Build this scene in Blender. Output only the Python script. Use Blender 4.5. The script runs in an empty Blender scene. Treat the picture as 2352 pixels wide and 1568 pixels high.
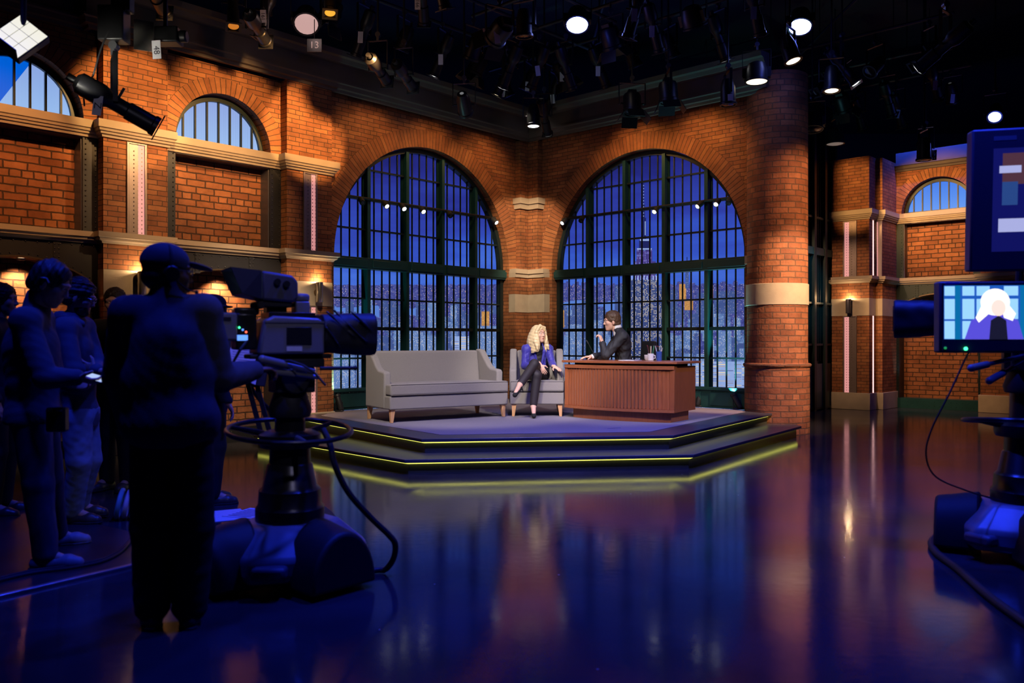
import bpy, bmesh, math, random
import numpy as np
from mathutils import Vector, Matrix, Euler
R = math.radians
PI = math.pi
scene = bpy.context.scene
COL = scene.collection
random.seed(7)

# ---------------------------------------------------------------- camera
cd = bpy.data.cameras.new('camera')
cam = bpy.data.objects.new('camera', cd)
COL.objects.link(cam)
FPX = 1950.0
EYE = 1.33
cd.sensor_width = 36.0
cd.lens = FPX / 2352.0 * 36.0
cd.clip_start = 0.05
cd.clip_end = 200
cam.location = (0, 0, EYE)
cam.rotation_euler = (R(90), 0, 0)
cd.dof.use_dof = True
cd.dof.focus_distance = 11.6
cd.dof.aperture_fstop = 2.0
scene.camera = cam

# ---------------------------------------------------------------- world, exposure
w = bpy.data.worlds.new('studio_dark')
scene.world = w
w.use_nodes = True
w.node_tree.nodes['Background'].inputs[0].default_value = (0.10, 0.12, 0.30, 1)
w.node_tree.nodes['Background'].inputs[1].default_value = 0.004
scene.view_settings.view_transform = 'Standard'
scene.view_settings.look = 'None'
scene.view_settings.exposure = 0.0
scene.view_settings.gamma = 1.0
scene.view_settings.use_curve_mapping = False
scene.cycles.use_denoising = True
scene.cycles.max_bounces = 6
scene.cycles.diffuse_bounces = 3
scene.cycles.glossy_bounces = 4
scene.cycles.sample_clamp_indirect = 4.0
scene.cycles.caustics_reflective = False
scene.cycles.caustics_refractive = False
# ---------------------------------------------------------------- helpers
def P(px, py, Y):
    """the place seen at that spot of the frame, Y metres in front of the camera"""
    return Vector(((px - 1176) / FPX * Y, Y, EYE + (784 - py) / FPX * Y))

def V(*a):
    return Vector(a)

class MB:
    def __init__(self):
        self.v = []; self.f = []; self.m = []; self.uv = []
    def add(self, pts, faces, m=0, uvs=None):
        b = len(self.v)
        self.v += [tuple(p) for p in pts]
        for i, f in enumerate(faces):
            self.f.append([b + k for k in f]); self.m.append(m)
            self.uv.append(uvs[i] if uvs else None)
        return self
    def quad(self, a, b, c, d, m=0, uv=None):
        return self.add([a, b, c, d], [(0, 1, 2, 3)], m, [uv] if uv else None)
    def poly(self, pts, m=0, uv=None):
        return self.add(pts, [tuple(range(len(pts)))], m, [uv] if uv else None)
    def box(self, x0, x1, y0, y1, z0, z1, m=0, M=None, taper=None):
        p = [V(x, y, z) for z in (z0, z1) for y in (y0, y1) for x in (x0, x1)]
        if taper:
            cx, cy = (x0 + x1) / 2, (y0 + y1) / 2
            for q in p[4:]:
                q.x = cx + (q.x - cx) * taper; q.y = cy + (q.y - cy) * taper
        if M is not None: p = [M @ q for q in p]
        return self.add(p, [(0, 2, 3, 1), (4, 5, 7, 6), (0, 1, 5, 4), (2, 6, 7, 3), (0, 4, 6, 2), (1, 3, 7, 5)], m)
    def prism(self, poly, z0, z1, m=0, M=None):
        """poly: xy outline"""
        n = len(poly)
        p = [V(x, y, z0) for x, y in poly] + [V(x, y, z1) for x, y in poly]
        if M is not None: p = [M @ q for q in p]
        f = [tuple(range(n))[::-1], tuple(range(n, 2 * n))] + [(i, (i + 1) % n, n + (i + 1) % n, n + i) for i in range(n)]
        return self.add(p, f, m)
    def cyl(self, a, b, r0, r1=None, n=16, m=0, caps=True):
        a, b = Vector(a), Vector(b)
        r1 = r0 if r1 is None else r1
        d = (b - a).normalized()
        x = d.orthogonal().normalized(); y = d.cross(x)
        p = []
        for c, r in ((a, r0), (b, r1)):
            p += [c + (x * math.cos(2 * PI * i / n) + y * math.sin(2 * PI * i / n)) * r for i in range(n)]
        f = [(i, (i + 1) % n, n + (i + 1) % n, n + i) for i in range(n)]
        if caps: f += [tuple(range(n))[::-1], tuple(range(n, 2 * n))]
        return self.add(p, f, m)
    def lathe(self, prof, a=(0, 0, 0), d=(0, 0, 1), n=24, m=0, caps=True):
        """prof: (radius, distance along d) from a"""
        a = Vector(a); d = Vector(d).normalized()
        x = d.orthogonal().normalized(); y = d.cross(x)
        p = []
        for r, h in prof:
            p += [a + d * h + (x * math.cos(2 * PI * i / n) + y * math.sin(2 * PI * i / n)) * r for i in range(n)]
        f = []
        for k in range(len(prof) - 1):
            f += [(k * n + i, k * n + (i + 1) % n, (k + 1) * n + (i + 1) % n, (k + 1) * n + i) for i in range(n)]
        if caps:
            f += [tuple(range(n))[::-1], tuple(range((len(prof) - 1) * n, len(prof) * n))]
        return self.add(p, f, m)
    def tube(self, pts, r, n=8, m=0, closed=False):
        pts = [Vector(p) for p in pts]
        k = len(pts)
        rr = r if isinstance(r, (list, tuple)) else [r] * k
        p = []
        x = None
        for i in range(k):
            if closed: t = pts[(i + 1) % k] - pts[i - 1]
            else: t = pts[min(i + 1, k - 1)] - pts[max(i - 1, 0)]
            t.normalize()
            x = t.orthogonal() if x is None else x - t * x.dot(t)
            if x.length < 1e-6: x = t.orthogonal()
            x.normalize()
            y = t.cross(x)
            p += [pts[i] + (x * math.cos(2 * PI * j / n) + y * math.sin(2 * PI * j / n)) * rr[i] for j in range(n)]
        f = []
        for i in range(k if closed else k - 1):
            a, b = i * n, ((i + 1) % k) * n
            f += [(a + j, a + (j + 1) % n, b + (j + 1) % n, b + j) for j in range(n)]
        if not closed:
            f += [tuple(range(n))[::-1], tuple(range((k - 1) * n, k * n))]
        return self.add(p, f, m)
    def ball(self, c, r, n=16, k=10, m=0, M=None):
        """r: radius or three radii"""
        c = Vector(c)
        rx, ry, rz = r if isinstance(r, (list, tuple)) else (r, r, r)
        p = [V(0, 0, -rz)]
        for i in range(1, k):
            a = PI * i / k
            p += [V(rx * math.sin(a) * math.cos(2 * PI * j / n), ry * math.sin(a) * math.sin(2 * PI * j / n), -rz * math.cos(a)) for j in range(n)]
        p.append(V(0, 0, rz))
        f = [(0, 1 + (j + 1) % n, 1 + j) for j in range(n)]
        for i in range(k - 2):
            a, b = 1 + i * n, 1 + (i + 1) * n
            f += [(a + j, a + (j + 1) % n, b + (j + 1) % n, b + j) for j in range(n)]
        e = len(p) - 1; a = 1 + (k - 2) * n
        f += [(a + j, a + (j + 1) % n, e) for j in range(n)]
        if M is not None: p = [M @ q for q in p]
        return self.add([q + c for q in p], f, m)
    def sweep(self, prof, path, m=0, closed=False):
        """prof: (out, z) outline swept along a path of (point, out-vector) ; used for mouldings"""
        n = len(prof)
        p = []
        for c, o in path:
            p += [Vector(c) + Vector(o) * q[0] + V(0, 0, q[1]) for q in prof]
        f = []
        for i in range(len(path) - 1):
            a, b = i * n, (i + 1) * n
            f += [(a + j, a + (j + 1) % n, b + (j + 1) % n, b + j) for j in range(n)]
        f += [tuple(range(n)), tuple(range((len(path) - 1) * n, len(path) * n))[::-1]]
        return self.add(p, f, m)
    def build(self, name, mats, parent=None, fm=None, bevel=0, smooth=35, segs=2, normals=True, sub=0):
        me = bpy.data.meshes.new(name)
        loc = [Vector(p) for p in self.v]
        me.from_pydata([fm(*p) for p in loc] if fm else loc, [], self.f)
        if not isinstance(mats, (list, tuple)): mats = [mats]
        for x in mats: me.materials.append(x)
        me.polygons.foreach_set('material_index', self.m)
        uvl = me.uv_layers.new(name='UVMap')
        for pi, pl in enumerate(me.polygons):
            if self.uv[pi]:
                for li, t in zip(pl.loop_indices, self.uv[pi]): uvl.data[li].uv = t
                continue
            q = [loc[k] for k in self.f[pi]]
            nn = Vector((0, 0, 0))
            for i in range(len(q)):
                a, b = q[i], q[(i + 1) % len(q)]
                nn += a.cross(b)
            ax, ay, az = abs(nn.x), abs(nn.y), abs(nn.z)
            for li, c in zip(pl.loop_indices, q):
                if ay >= ax and ay >= az: uvl.data[li].uv = (c.x, c.z)
                elif ax >= az: uvl.data[li].uv = (c.y, c.z)
                else: uvl.data[li].uv = (c.x, c.y)
        if normals:
            bm = bmesh.new(); bm.from_mesh(me)
            bmesh.ops.recalc_face_normals(bm, faces=bm.faces)
            bm.to_mesh(me); bm.free()
        if smooth:
            me.polygons.foreach_set('use_smooth', [True] * len(me.polygons))
            me.set_sharp_from_angle(angle=R(smooth))
        me.update()
        o = bpy.data.objects.new(name, me)
        COL.objects.link(o)
        if parent is not None: o.parent = parent
        if bevel:
            b = o.modifiers.new('edge', 'BEVEL'); b.width = bevel; b.segments = segs
            b.limit_method = 'ANGLE'; b.angle_limit = R(40)
            b.harden_normals = False
        if sub:
            s = o.modifiers.new('sub', 'SUBSURF'); s.levels = sub; s.render_levels = sub
        return o

def tag(o, label=None, cat=None, group=None, kind=None):
    if label: o['label'] = label
    if cat: o['category'] = cat
    if group: o['group'] = group
    if kind: o['kind'] = kind
    return o

def thing(name, label, cat, loc=(0, 0, 0), rz=0, group=None, rot=None):
    o = bpy.data.objects.new(name, None)
    o.empty_display_size = 0.1
    COL.objects.link(o)
    o.location = loc
    o.rotation_euler = rot if rot else (0, 0, rz)
    return tag(o, label, cat, group)

def struct(o, label=None):
    o['kind'] = 'structure'
    if label: o['label'] = label
    return o

def copy_tree(o, parent=None):
    c = o.copy(); COL.objects.link(c)
    if parent is not None: c.parent = parent
    for ch in list(o.children): copy_tree(ch, c)
    return c

def text(name, s, size, mat, parent, loc, rot=(0, 0, 0), extrude=0.0008, scale=(1, 1, 1)):
    cu = bpy.data.curves.new(name, 'FONT')
    cu.body = s; cu.size = size; cu.extrude = extrude
    cu.align_x = 'CENTER'; cu.align_y = 'CENTER'
    cu.materials.append(mat)
    f = bpy.data.objects.new('lettering', cu)
    me = bpy.data.meshes.new_from_object(f)
    bpy.data.objects.remove(f)
    o = bpy.data.objects.new(name, me); COL.objects.link(o)
    o.parent = parent; o.location = loc; o.rotation_euler = rot; o.scale = scale
    return o

def aim(loc, target):
    """rotation whose -Z looks from loc to target"""
    return (Vector(target) - Vector(loc)).to_track_quat('-Z', 'Y').to_euler()

def spot(name, loc, target, color, power, angle, blend=0.5, radius=0.08):
    l = bpy.data.lights.new(name, 'SPOT')
    l.color = color; l.energy = power; l.spot_size = R(angle); l.spot_blend = blend; l.shadow_soft_size = radius
    o = bpy.data.objects.new(name, l); COL.objects.link(o)
    o.location = loc; o.rotation_euler = aim(loc, target)
    return o

def point(name, loc, color, power, radius=0.03):
    l = bpy.data.lights.new(name, 'POINT')
    l.color = color; l.energy = power; l.shadow_soft_size = radius
    o = bpy.data.objects.new(name, l); COL.objects.link(o)
    o.location = loc
    return o

# ---------------------------------------------------------------- materials
def srgb(r, g, b):
    f = lambda c: (c / 255 / 12.92) if c / 255 <= 0.04045 else ((c / 255 + 0.055) / 1.055) ** 2.4
    return (f(r), f(g), f(b), 1)

def nodes(name):
    m = bpy.data.materials.new(name); m.use_nodes = True
    nt = m.node_tree
    return m, nt, nt.nodes, nt.links, nt.nodes['Principled BSDF']

def mat(name, col, rough=0.5, metal=0.0, noise=0.12, nscale=30, bump=0.0, bscale=200, spec=0.5, sheen=0.0, coat=0.0, stretch=None):
    m, nt, N, L, bs = nodes(name)
    c = col if len(col) == 4 else (*col, 1)
    tc = N.new('ShaderNodeTexCoord')
    nz = N.new('ShaderNodeTexNoise'); nz.inputs['Scale'].default_value = nscale; nz.inputs['Detail'].default_value = 4
    src = tc.outputs['Object']
    if stretch:
        mp = N.new('ShaderNodeMapping'); mp.inputs['Scale'].default_value = stretch
        L.new(src, mp.inputs[0]); src = mp.outputs[0]
    L.new(src, nz.inputs['Vector'])
    mx = N.new('ShaderNodeMix'); mx.data_type = 'RGBA'
    lo = tuple(x * (1 - noise) for x in c[:3]) + (1,); hi = tuple(min(1, x * (1 + noise)) for x in c[:3]) + (1,)
    mx.inputs[6].default_value = lo; mx.inputs[7].default_value = hi
    L.new(nz.outputs[0], mx.inputs[0]); L.new(mx.outputs[2], bs.inputs['Base Color'])
    bs.inputs['Roughness'].default_value = rough; bs.inputs['Metallic'].default_value = metal
    bs.inputs['Specular IOR Level'].default_value = spec
    if sheen: bs.inputs['Sheen Weight'].default_value = sheen
    if coat: bs.inputs['Coat Weight'].default_value = coat
    if bump:
        n2 = N.new('ShaderNodeTexNoise'); n2.inputs['Scale'].default_value = bscale; n2.inputs['Detail'].default_value = 3
        L.new(src, n2.inputs['Vector'])
        bp = N.new('ShaderNodeBump'); bp.inputs['Strength'].default_value = bump; bp.inputs['Distance'].default_value = 0.004
        L.new(n2.outputs[0], bp.inputs['Height']); L.new(bp.outputs[0], bs.inputs['Normal'])
    return m

def emit(name, col, strength, base=None):
    m, nt, N, L, bs = nodes(name)
    c = col if len(col) == 4 else (*col, 1)
    bs.inputs['Base Color'].default_value = base if base else (0.02, 0.02, 0.02, 1)
    bs.inputs['Emission Color'].default_value = c
    bs.inputs['Emission Strength'].default_value = strength
    return m

def brick_mat(name, c1, c2, mortar, bw=0.235, rh=0.062, ms=0.005, bump=0.6, dist=0.006, wob=0.006, rough=0.75, squash=0.5, sf=6, dirt=0.45, off=0.5):
    m, nt, N, L, bs = nodes(name)
    uv = N.new('ShaderNodeUVMap'); uv.uv_map = 'UVMap'
    nz = N.new('ShaderNodeTexNoise'); nz.inputs['Scale'].default_value = 9; nz.inputs['Detail'].default_value = 3
    L.new(uv.outputs[0], nz.inputs['Vector'])
    sb = N.new('ShaderNodeVectorMath'); sb.operation = 'SUBTRACT'; sb.inputs[1].default_value = (.5, .5, .5)
    L.new(nz.outputs['Color'], sb.inputs[0])
    sc = N.new('ShaderNodeVectorMath'); sc.operation = 'SCALE'; sc.inputs['Scale'].default_value = wob * 2
    L.new(sb.outputs[0], sc.inputs[0])
    ad = N.new('ShaderNodeVectorMath'); ad.operation = 'ADD'
    L.new(uv.outputs[0], ad.inputs[0]); L.new(sc.outputs[0], ad.inputs[1])
    br = N.new('ShaderNodeTexBrick')
    br.offset = off; br.squash = squash; br.squash_frequency = sf
    br.inputs['Scale'].default_value = 1
    br.inputs['Brick Width'].default_value = bw; br.inputs['Row Height'].default_value = rh
    br.inputs['Mortar Size'].default_value = ms; br.inputs['Mortar Smooth'].default_value = 0.3
    br.inputs['Color1'].default_value = (*c1, 1); br.inputs['Color2'].default_value = (*c2, 1); br.inputs['Mortar'].default_value = (*mortar, 1)
    L.new(ad.outputs[0], br.inputs['Vector'])
    n2 = N.new('ShaderNodeTexNoise'); n2.inputs['Scale'].default_value = 3.5; n2.inputs['Detail'].default_value = 6; n2.inputs['Roughness'].default_value = .65
    L.new(uv.outputs[0], n2.inputs['Vector'])
    rp = N.new('ShaderNodeMapRange'); rp.inputs['From Min'].default_value = .3; rp.inputs['From Max'].default_value = .7
    rp.inputs['To Min'].default_value = 1 - dirt; rp.inputs['To Max'].default_value = 1.1
    L.new(n2.outputs[0], rp.inputs[0])
    mu = N.new('ShaderNodeVectorMath'); mu.operation = 'SCALE'
    L.new(br.outputs['Color'], mu.inputs[0]); L.new(rp.outputs[0], mu.inputs['Scale'])
    L.new(mu.outputs[0], bs.inputs['Base Color'])
    bs.inputs['Roughness'].default_value = rough
    bs.inputs['Specular IOR Level'].default_value = 0.3
    n3 = N.new('ShaderNodeTexNoise'); n3.inputs['Scale'].default_value = 28; n3.inputs['Detail'].default_value = 5
    L.new(uv.outputs[0], n3.inputs['Vector'])
    s1 = N.new('ShaderNodeMath'); s1.operation = 'MULTIPLY_ADD'; s1.inputs[1].default_value = 0.5
    inv = N.new('ShaderNodeMath'); inv.operation = 'SUBTRACT'; inv.inputs[0].default_value = 1
    L.new(br.outputs['Fac'], inv.inputs[1])
    L.new(n3.outputs[0], s1.inputs[0]); L.new(inv.outputs[0], s1.inputs[2])
    bp = N.new('ShaderNodeBump'); bp.inputs['Strength'].default_value = bump; bp.inputs['Distance'].default_value = dist
    L.new(s1.outputs[0], bp.inputs['Height']); L.new(bp.outputs[0], bs.inputs['Normal'])
    return m

M = {}
M['brick'] = brick_mat('brick_fine', (.38, .155, .062), (.25, .088, .036), (.07, .04, .027))
M['brick_rough'] = brick_mat('brick_rough', (.38, .150, .066), (.24, .082, .036), (.06, .032, .022), bw=.25, rh=.088, ms=.009, bump=1.0, dist=.016, wob=.011)
M['brick_column'] = brick_mat('brick_column', (.39, .150, .070), (.23, .080, .038), (.15, .085, .055), bw=.227, rh=.083, ms=.008, bump=1.0, dist=.013, wob=.009)
M['brick_arch'] = brick_mat('brick_arch', (.38, .155, .062), (.26, .092, .037), (.07, .04, .027), bw=.24, rh=.066, ms=.005, squash=1, sf=1, off=0.0)
M['stone'] = mat('limestone', (.42, .36, .27), .8, noise=.2, nscale=6, bump=.25, bscale=60)
M['stone_pale'] = mat('painted_moulding', (.33, .27, .205), .55, noise=.12, nscale=5)
M['cornice'] = mat('cornice_paint', (.085, .068, .056), .7, noise=.2, nscale=4)
M['steel'] = mat('green_black_steel', (.010, .022, .024), .42, .2, noise=.25, nscale=8, bump=.1, bscale=30)
M['steel_green'] = mat('sea_green_steel', (.013, .068, .070), .38, .15, noise=.25, nscale=8, bump=.1, bscale=30)
M['steel_dark'] = mat('charcoal_steel', (.022, .024, .03), .45, .3, noise=.2, nscale=8)
M['steel_grey'] = mat('slate_steel', (.10, .10, .13), .4, .4, noise=.15, nscale=8)
M['black'] = mat('matt_black', (.008, .008, .009), .75, noise=.2)
M['black_gloss'] = mat('satin_black', (.012, .012, .014), .3, noise=.2)
M['chrome'] = mat('brushed_metal', (.6, .55, .48), .25, .9, noise=.1)
M['alu'] = mat('aluminium', (.5, .5, .52), .35, .9, noise=.1)
M['bronze'] = mat('bronze_metal', (.30, .22, .14), .3, .9, noise=.1)
# ---------------------------------------------------------------- studio lamps (beams only; the added fills have no lamp)
def W2_(t, p, z): return V(.286, 15.5, z) - V(.678, .735, 0) * t + V(.735, -.678, 0) * p
def W3_(t, p, z): return V(.286, 15.5, z) + V(.735, -.678, 0) * t + V(-.678, -.735, 0) * p
def W4_(t, p, z): return V(7.57, 17.36, z) + V(.735, -.678, 0) * t + V(-.678, -.735, 0) * p
AMB = (1, .50, .16); AMB2 = (1, .58, .26); WARM = (1, .70, .44); KEY = (1, .90, .78); BLUE = (.02, .045, 1)
# blue wash over the crew and the front floor
for (x, y, tx, ty, pw, an) in ((-1.75, 3.45, -1.65, 3.9, 330, 50), (-1.0, 6.2, -1.2, 5.2, 450, 75), (.8, 5.2, .8, 6.0, 1150, 85), (3.0, 5.4, 2.8, 5.2, 800, 80),
                              (-3.3, 4.5, -2.9, 5.5, 420, 50), (3.6, 8.0, 3.4, 9.0, 900, 80)):
    spot('blue_wash', (x, y, 5.9 if x > -1.5 else 5.2), (tx, ty, 0), BLUE, pw, an, .8, .15)
spot('camera_spill', (.3, 2.0, 3.8), (-1.15, 4.75, 1.45), (.62, .58, 1), 75, 27, .6, .1)
spot('added_script_fill', (-1.6, 4.1, 4.6), (-1.66, 5.35, 1.2), (.36, .30, 1), 170, 12, .5, .05)  # added narrow fill to brighten the script sheet, no lamp there
spot('added_face_fill', (-1.7, 5.4, 3.6), (-3.55, 7.6, 1.68), (1, .6, .4), 60, 9, .6, .05)  # added fill on the background face, no lamp there
# stage key and fill
spot('stage_key', (-1.6, 6.4, 5.0), (-.6, 11.6, .8), KEY, 1320, 32, .5, .2)
spot('stage_key', (2.4, 6.8, 5.0), (.5, 11.8, 1.0), KEY, 1150, 22, .6, .2)
spot('stage_key', (-.6, 6.4, 5.0), (1.5, 11.2, .9), KEY, 1000, 22, .6, .2)
spot('stage_blue', (.4, 8.4, 5.4), (.4, 9.9, .3), (.48, .44, 1), 560, 66, .7, .2)
spot('stage_back', (.3, 13.6, 5.0), (.6, 11.6, 1.0), (1, .93, .85), 300, 50, .6, .1)
spot('step_blue', (.4, 5.2, 4.6), (.4, 8.9, .2), (.14, .15, 1), 700, 46, .7, .1)
spot('added_number_fill', (-1.2, 2.2, 3.0), (-3.1, 6.6, 3.1), (.75, .7, 1), 45, 10, .5, .05)  # added fill to make the hanging spotlight's Z tag visible
# amber wall washes, close to the brick
spot('amber_wash', W2_(5.0, 2.3, 4.95), W2_(4.76, 0, 4.25), AMB, 700, 34, .35, .05)
spot('amber_wash', W2_(6.1, 2.3, 4.95), W2_(5.97, 0, 4.2), AMB, 400, 46, .5, .05)
spot('amber_wash', W2_(7.3, 2.3, 4.95), W2_(7.2, 0, 4.1), AMB, 500, 36, .4, .05)
spot('amber_wash', W2_(8.8, 2.3, 4.95), W2_(8.7, 0, 3.3), (1, .42, .13), 420, 48, .6, .05)
spot('amber_wash', W2_(6.4, 2.6, 4.4), W2_(6.4, 0, 3.1), (1, .56, .24), 400, 60, .7, .05)
for t in (1.2, 2.4, 3.6): spot('amber_wash', W2_(t, .9, 4.95), W2_(t, -.1, 3.6), AMB, 42, 108, .8, .05)
for t in (1.2, 2.4, 3.6): spot('amber_wash', W3_(t, .9, 4.95), W3_(t, -.1, 3.6), AMB, 58, 108, .8, .05)
spot('corner_wash', V(.18, 11.2, 4.9), V(.28, 15.4, 3.1), (1, .70, .42), 1500, 22, .6, .05)
spot('corner_wash', V(.18, 11.2, 4.9), V(.28, 15.4, 1.9), (1, .78, .55), 900, 18, .7, .05)
spot('column_wash', (5.3, 9.2, 4.0), (3.95, 12.4, 1.5), (1, .62, .36), 1700, 38, .6, .08)
spot('column_wash', (5.6, 10.4, 4.4), (4.0, 12.4, 2.6), (1, .50, .22), 420, 60, .6, .08)
spot('wall_low', (-1.7, 8.6, 4.6), W2_(5.6, 0, 1.0), WARM, 900, 36, .6, .08)
spot('far_right_wash', W4_(1.0, 3.0, 4.6), W4_(1.05, 0, 4.0), AMB, 560, 44, .5, .08)
spot('far_right_wash', W4_(.6, 3.4, 4.4), W4_(1.05, 0, 3.1), (1, .55, .24), 520, 36, .6, .08)
spot('far_right_wash', W4_(-.6, 4.6, 4.7), W4_(-.2, 1.1, 4.2), AMB, 560, 26, .5, .08)
spot('far_right_wash', W4_(-.2, 5.0, 4.2), W4_(-.2, 1.1, 1.8), (1, .56, .30), 420, 40, .6, .08)
spot('far_right_low', W4_(1.0, 3.2, 3.8), W4_(1.1, -.3, .9), (1, .52, .22), 420, 46, .6, .08)
al = bpy.data.lights.new('far_right_cornice', 'AREA'); al.shape = 'RECTANGLE'; al.size = 3.0; al.size_y = .04; al.energy = 75; al.color = (.03, .08, 1)
ao = bpy.data.objects.new('far_right_cornice', al); COL.objects.link(ao); ao.location = W4_(1.6, .34, 5.5)
ax_, az_ = V(.735, -.678, 0).normalized(), -(V(.678, .735, 0) * .62 + V(0, 0, -.78)).normalized()
ao.rotation_euler = Matrix((ax_, az_.cross(ax_), az_)).transposed().to_euler()
for t in (.42, 1.69): spot('post_uplight', W4_(t, .14, .26), W4_(t, .02, 1.4), (.45, .72, 1), 16, 40, .6, .02)
spot('monitor_blue', (2.7, 4.0, 4.4), (3.2, 5.0, 1.8), BLUE, 260, 44, .6, .1)
spot('desk_side', (4.4, 7.4, 4.4), (2.3, 10.9, .8), KEY, 520, 17, .6, .1)
spot('recess_teal', (6.5, 13.4, 4.6), (5.7, 16.2, 2.4), (.2, .75, 1), 420, 24, .7, .08)
# downlights in the flat arches of the niches
for t, pw in ((5.967, 60), (8.40, 60)):
    q = W2_(t - .06, -.13, 2.19)
    spot('niche_beam', q, q + V(0, 0, -1) + V(-.735, .678, 0) * .25, (1, .62, .32), pw, 115, .7, .03)
# ---------------------------------------------------------------- wall frames (metres)
CX, CY = 0.286, 15.5                       # inner corner of the two arched walls
d2 = V(.678, .735, 0); n2 = V(.735, -.678, 0)
d3 = V(.735, -.678, 0); n3 = V(-.678, -.735, 0)
A4 = V(7.57, 17.36, 0)
def F2(t, p, z): return V(CX, CY, z) - d2 * t + n2 * p
def F3(t, p, z): return V(CX, CY, z) + d3 * t + n3 * p
def F4(s, p, z): return A4 + d3 * s + n3 * p + V(0, 0, z)
STAGE = .31
TOP = 4.92

# floor
def floor_mat():
    m, nt, N, L, bs = nodes('studio_floor_paint')
    tc = N.new('ShaderNodeTexCoord')
    nz = N.new('ShaderNodeTexNoise'); nz.inputs['Scale'].default_value = .9; nz.inputs['Detail'].default_value = 6
    L.new(tc.outputs['Object'], nz.inputs['Vector'])
    cr = N.new('ShaderNodeValToRGB')
    cr.color_ramp.elements[0].position = .3; cr.color_ramp.elements[0].color = (.016, .016, .020, 1)
    cr.color_ramp.elements[1].position = .75; cr.color_ramp.elements[1].color = (.05, .048, .055, 1)
    L.new(nz.outputs[0], cr.inputs[0])
    # small scuffs and flecks
    vo = N.new('ShaderNodeTexVoronoi'); vo.inputs['Scale'].default_value = 3.2
    L.new(tc.outputs['Object'], vo.inputs['Vector'])
    lt = N.new('ShaderNodeMath'); lt.operation = 'LESS_THAN'; lt.inputs[1].default_value = .022
    L.new(vo.outputs['Distance'], lt.inputs[0])
    mx = N.new('ShaderNodeMix'); mx.data_type = 'RGBA'; mx.inputs[7].default_value = (.3, .3, .32, 1)
    L.new(lt.outputs[0], mx.inputs[0]); L.new(cr.outputs[0], mx.inputs[6])
    L.new(mx.outputs[2], bs.inputs['Base Color'])
    n2_ = N.new('ShaderNodeTexNoise'); n2_.inputs['Scale'].default_value = 2.2; n2_.inputs['Detail'].default_value = 8; n2_.inputs['Roughness'].default_value = .7
    L.new(tc.outputs['Object'], n2_.inputs['Vector'])
    mr = N.new('ShaderNodeMapRange'); mr.inputs['To Min'].default_value = .05; mr.inputs['To Max'].default_value = .19
    L.new(n2_.outputs[0], mr.inputs[0]); L.new(mr.outputs[0], bs.inputs['Roughness'])
    n3_ = N.new('ShaderNodeTexNoise'); n3_.inputs['Scale'].default_value = 14; n3_.inputs['Detail'].default_value = 3
    L.new(tc.outputs['Object'], n3_.inputs['Vector'])
    bp = N.new('ShaderNodeBump'); bp.inputs['Strength'].default_value = .10; bp.inputs['Distance'].default_value = .004
    L.new(n3_.outputs[0], bp.inputs['Height']); L.new(bp.outputs[0], bs.inputs['Normal'])
    bs.inputs['Specular IOR Level'].default_value = .22
    return m
M['floor'] = floor_mat()
b = MB(); b.box(-13, 16, -4, 24, -.1, 0)
struct(b.build('floor', M['floor']), 'dark glossy painted studio floor')
b = MB(); b.box(-13, 16, -4, 24, 7.2, 7.4)
struct(b.build('ceiling', M['black']), 'black studio ceiling above the lighting grid')
# dark outer shell of the studio
for nm, bx in (('wall_front', (-13, 16, -4.1, -4)), ('wall_back', (-13, 16, 24, 24.1)), ('wall_west', (-13.1, -13, -4, 24)), ('wall_east', (16, 16.1, -4, 24))):
    b = MB(); b.box(bx[0], bx[1], bx[2], bx[3], 0, 7.2)
    struct(b.build(nm, M['black']))

# ---------------------------------------------------------------- brick walls with arches
def arch_wall(b, t0, t1, z0, z1, tc, r, zs, zb, th, n=40, p=0.0, m=0, rev=None):
    """wall t0..t1, z0..z1 with an arched opening: centre tc, radius r, springing zs, opening bottom zb; th = depth of the reveal"""
    rv = m if rev is None else rev
    b.quad((t0, p, z0), (tc - r, p, z0), (tc - r, p, z1), (t0, p, z1), m)
    b.quad((tc + r, p, z0), (t1, p, z0), (t1, p, z1), (tc + r, p, z1), m)
    if zb > z0: b.quad((tc - r, p, z0), (tc + r, p, z0), (tc + r, p, zb), (tc - r, p, zb), m)
    ang = [PI - PI * i / n for i in range(n + 1)]
    pts = [(tc + r * math.cos(a), zs + r * math.sin(a)) for a in ang]
    for (xa, za), (xb, zb_) in zip(pts[:-1], pts[1:]):
        b.quad((xa, p, za), (xb, p, zb_), (xb, p, z1), (xa, p, z1), m)
        L0 = 0
        b.quad((xa, p, za), (xa, p - th, za), (xb, p - th, zb_), (xb, p, zb_), rv)
    if zs > zb:
        for s in (-1, 1):
            b.quad((tc + s * r, p, zb), (tc + s * r, p - th, zb), (tc + s * r, p - th, zs), (tc + s * r, p, zs), rv)

def voussoirs(b, tc, r, zs, wd, p, out, n=48, a0=0, a1=PI, m=0, row=.066):
    """ring of bricks standing on the arch, proud of the wall by out"""
    seg = [a0 + (a1 - a0) * i / n for i in range(n + 1)]
    for a, c in zip(seg[:-1], seg[1:]):
        q = lambda rr, an, pp: (tc + rr * math.cos(an), pp, zs + rr * math.sin(an))
        ua, uc = a * r * 1.06, c * r * 1.06
        b.quad(q(r, a, p + out), q(r, c, p + out), q(r + wd, c, p + out), q(r + wd, a, p + out), m, [(0.003, ua), (0.003, uc), (.237, uc), (.237, ua)])
        b.quad(q(r + wd, a, p + out), q(r + wd, c, p + out), q(r + wd, c, p), q(r + wd, a, p), m, [(0.01, ua), (.01, uc), (.03, uc), (.03, ua)])
        b.quad(q(r, a, p - .02), q(r, c, p - .02), q(r, c, p + out), q(r, a, p + out), m, [(0.2, ua), (.2, uc), (.23, uc), (.23, ua)])

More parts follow.
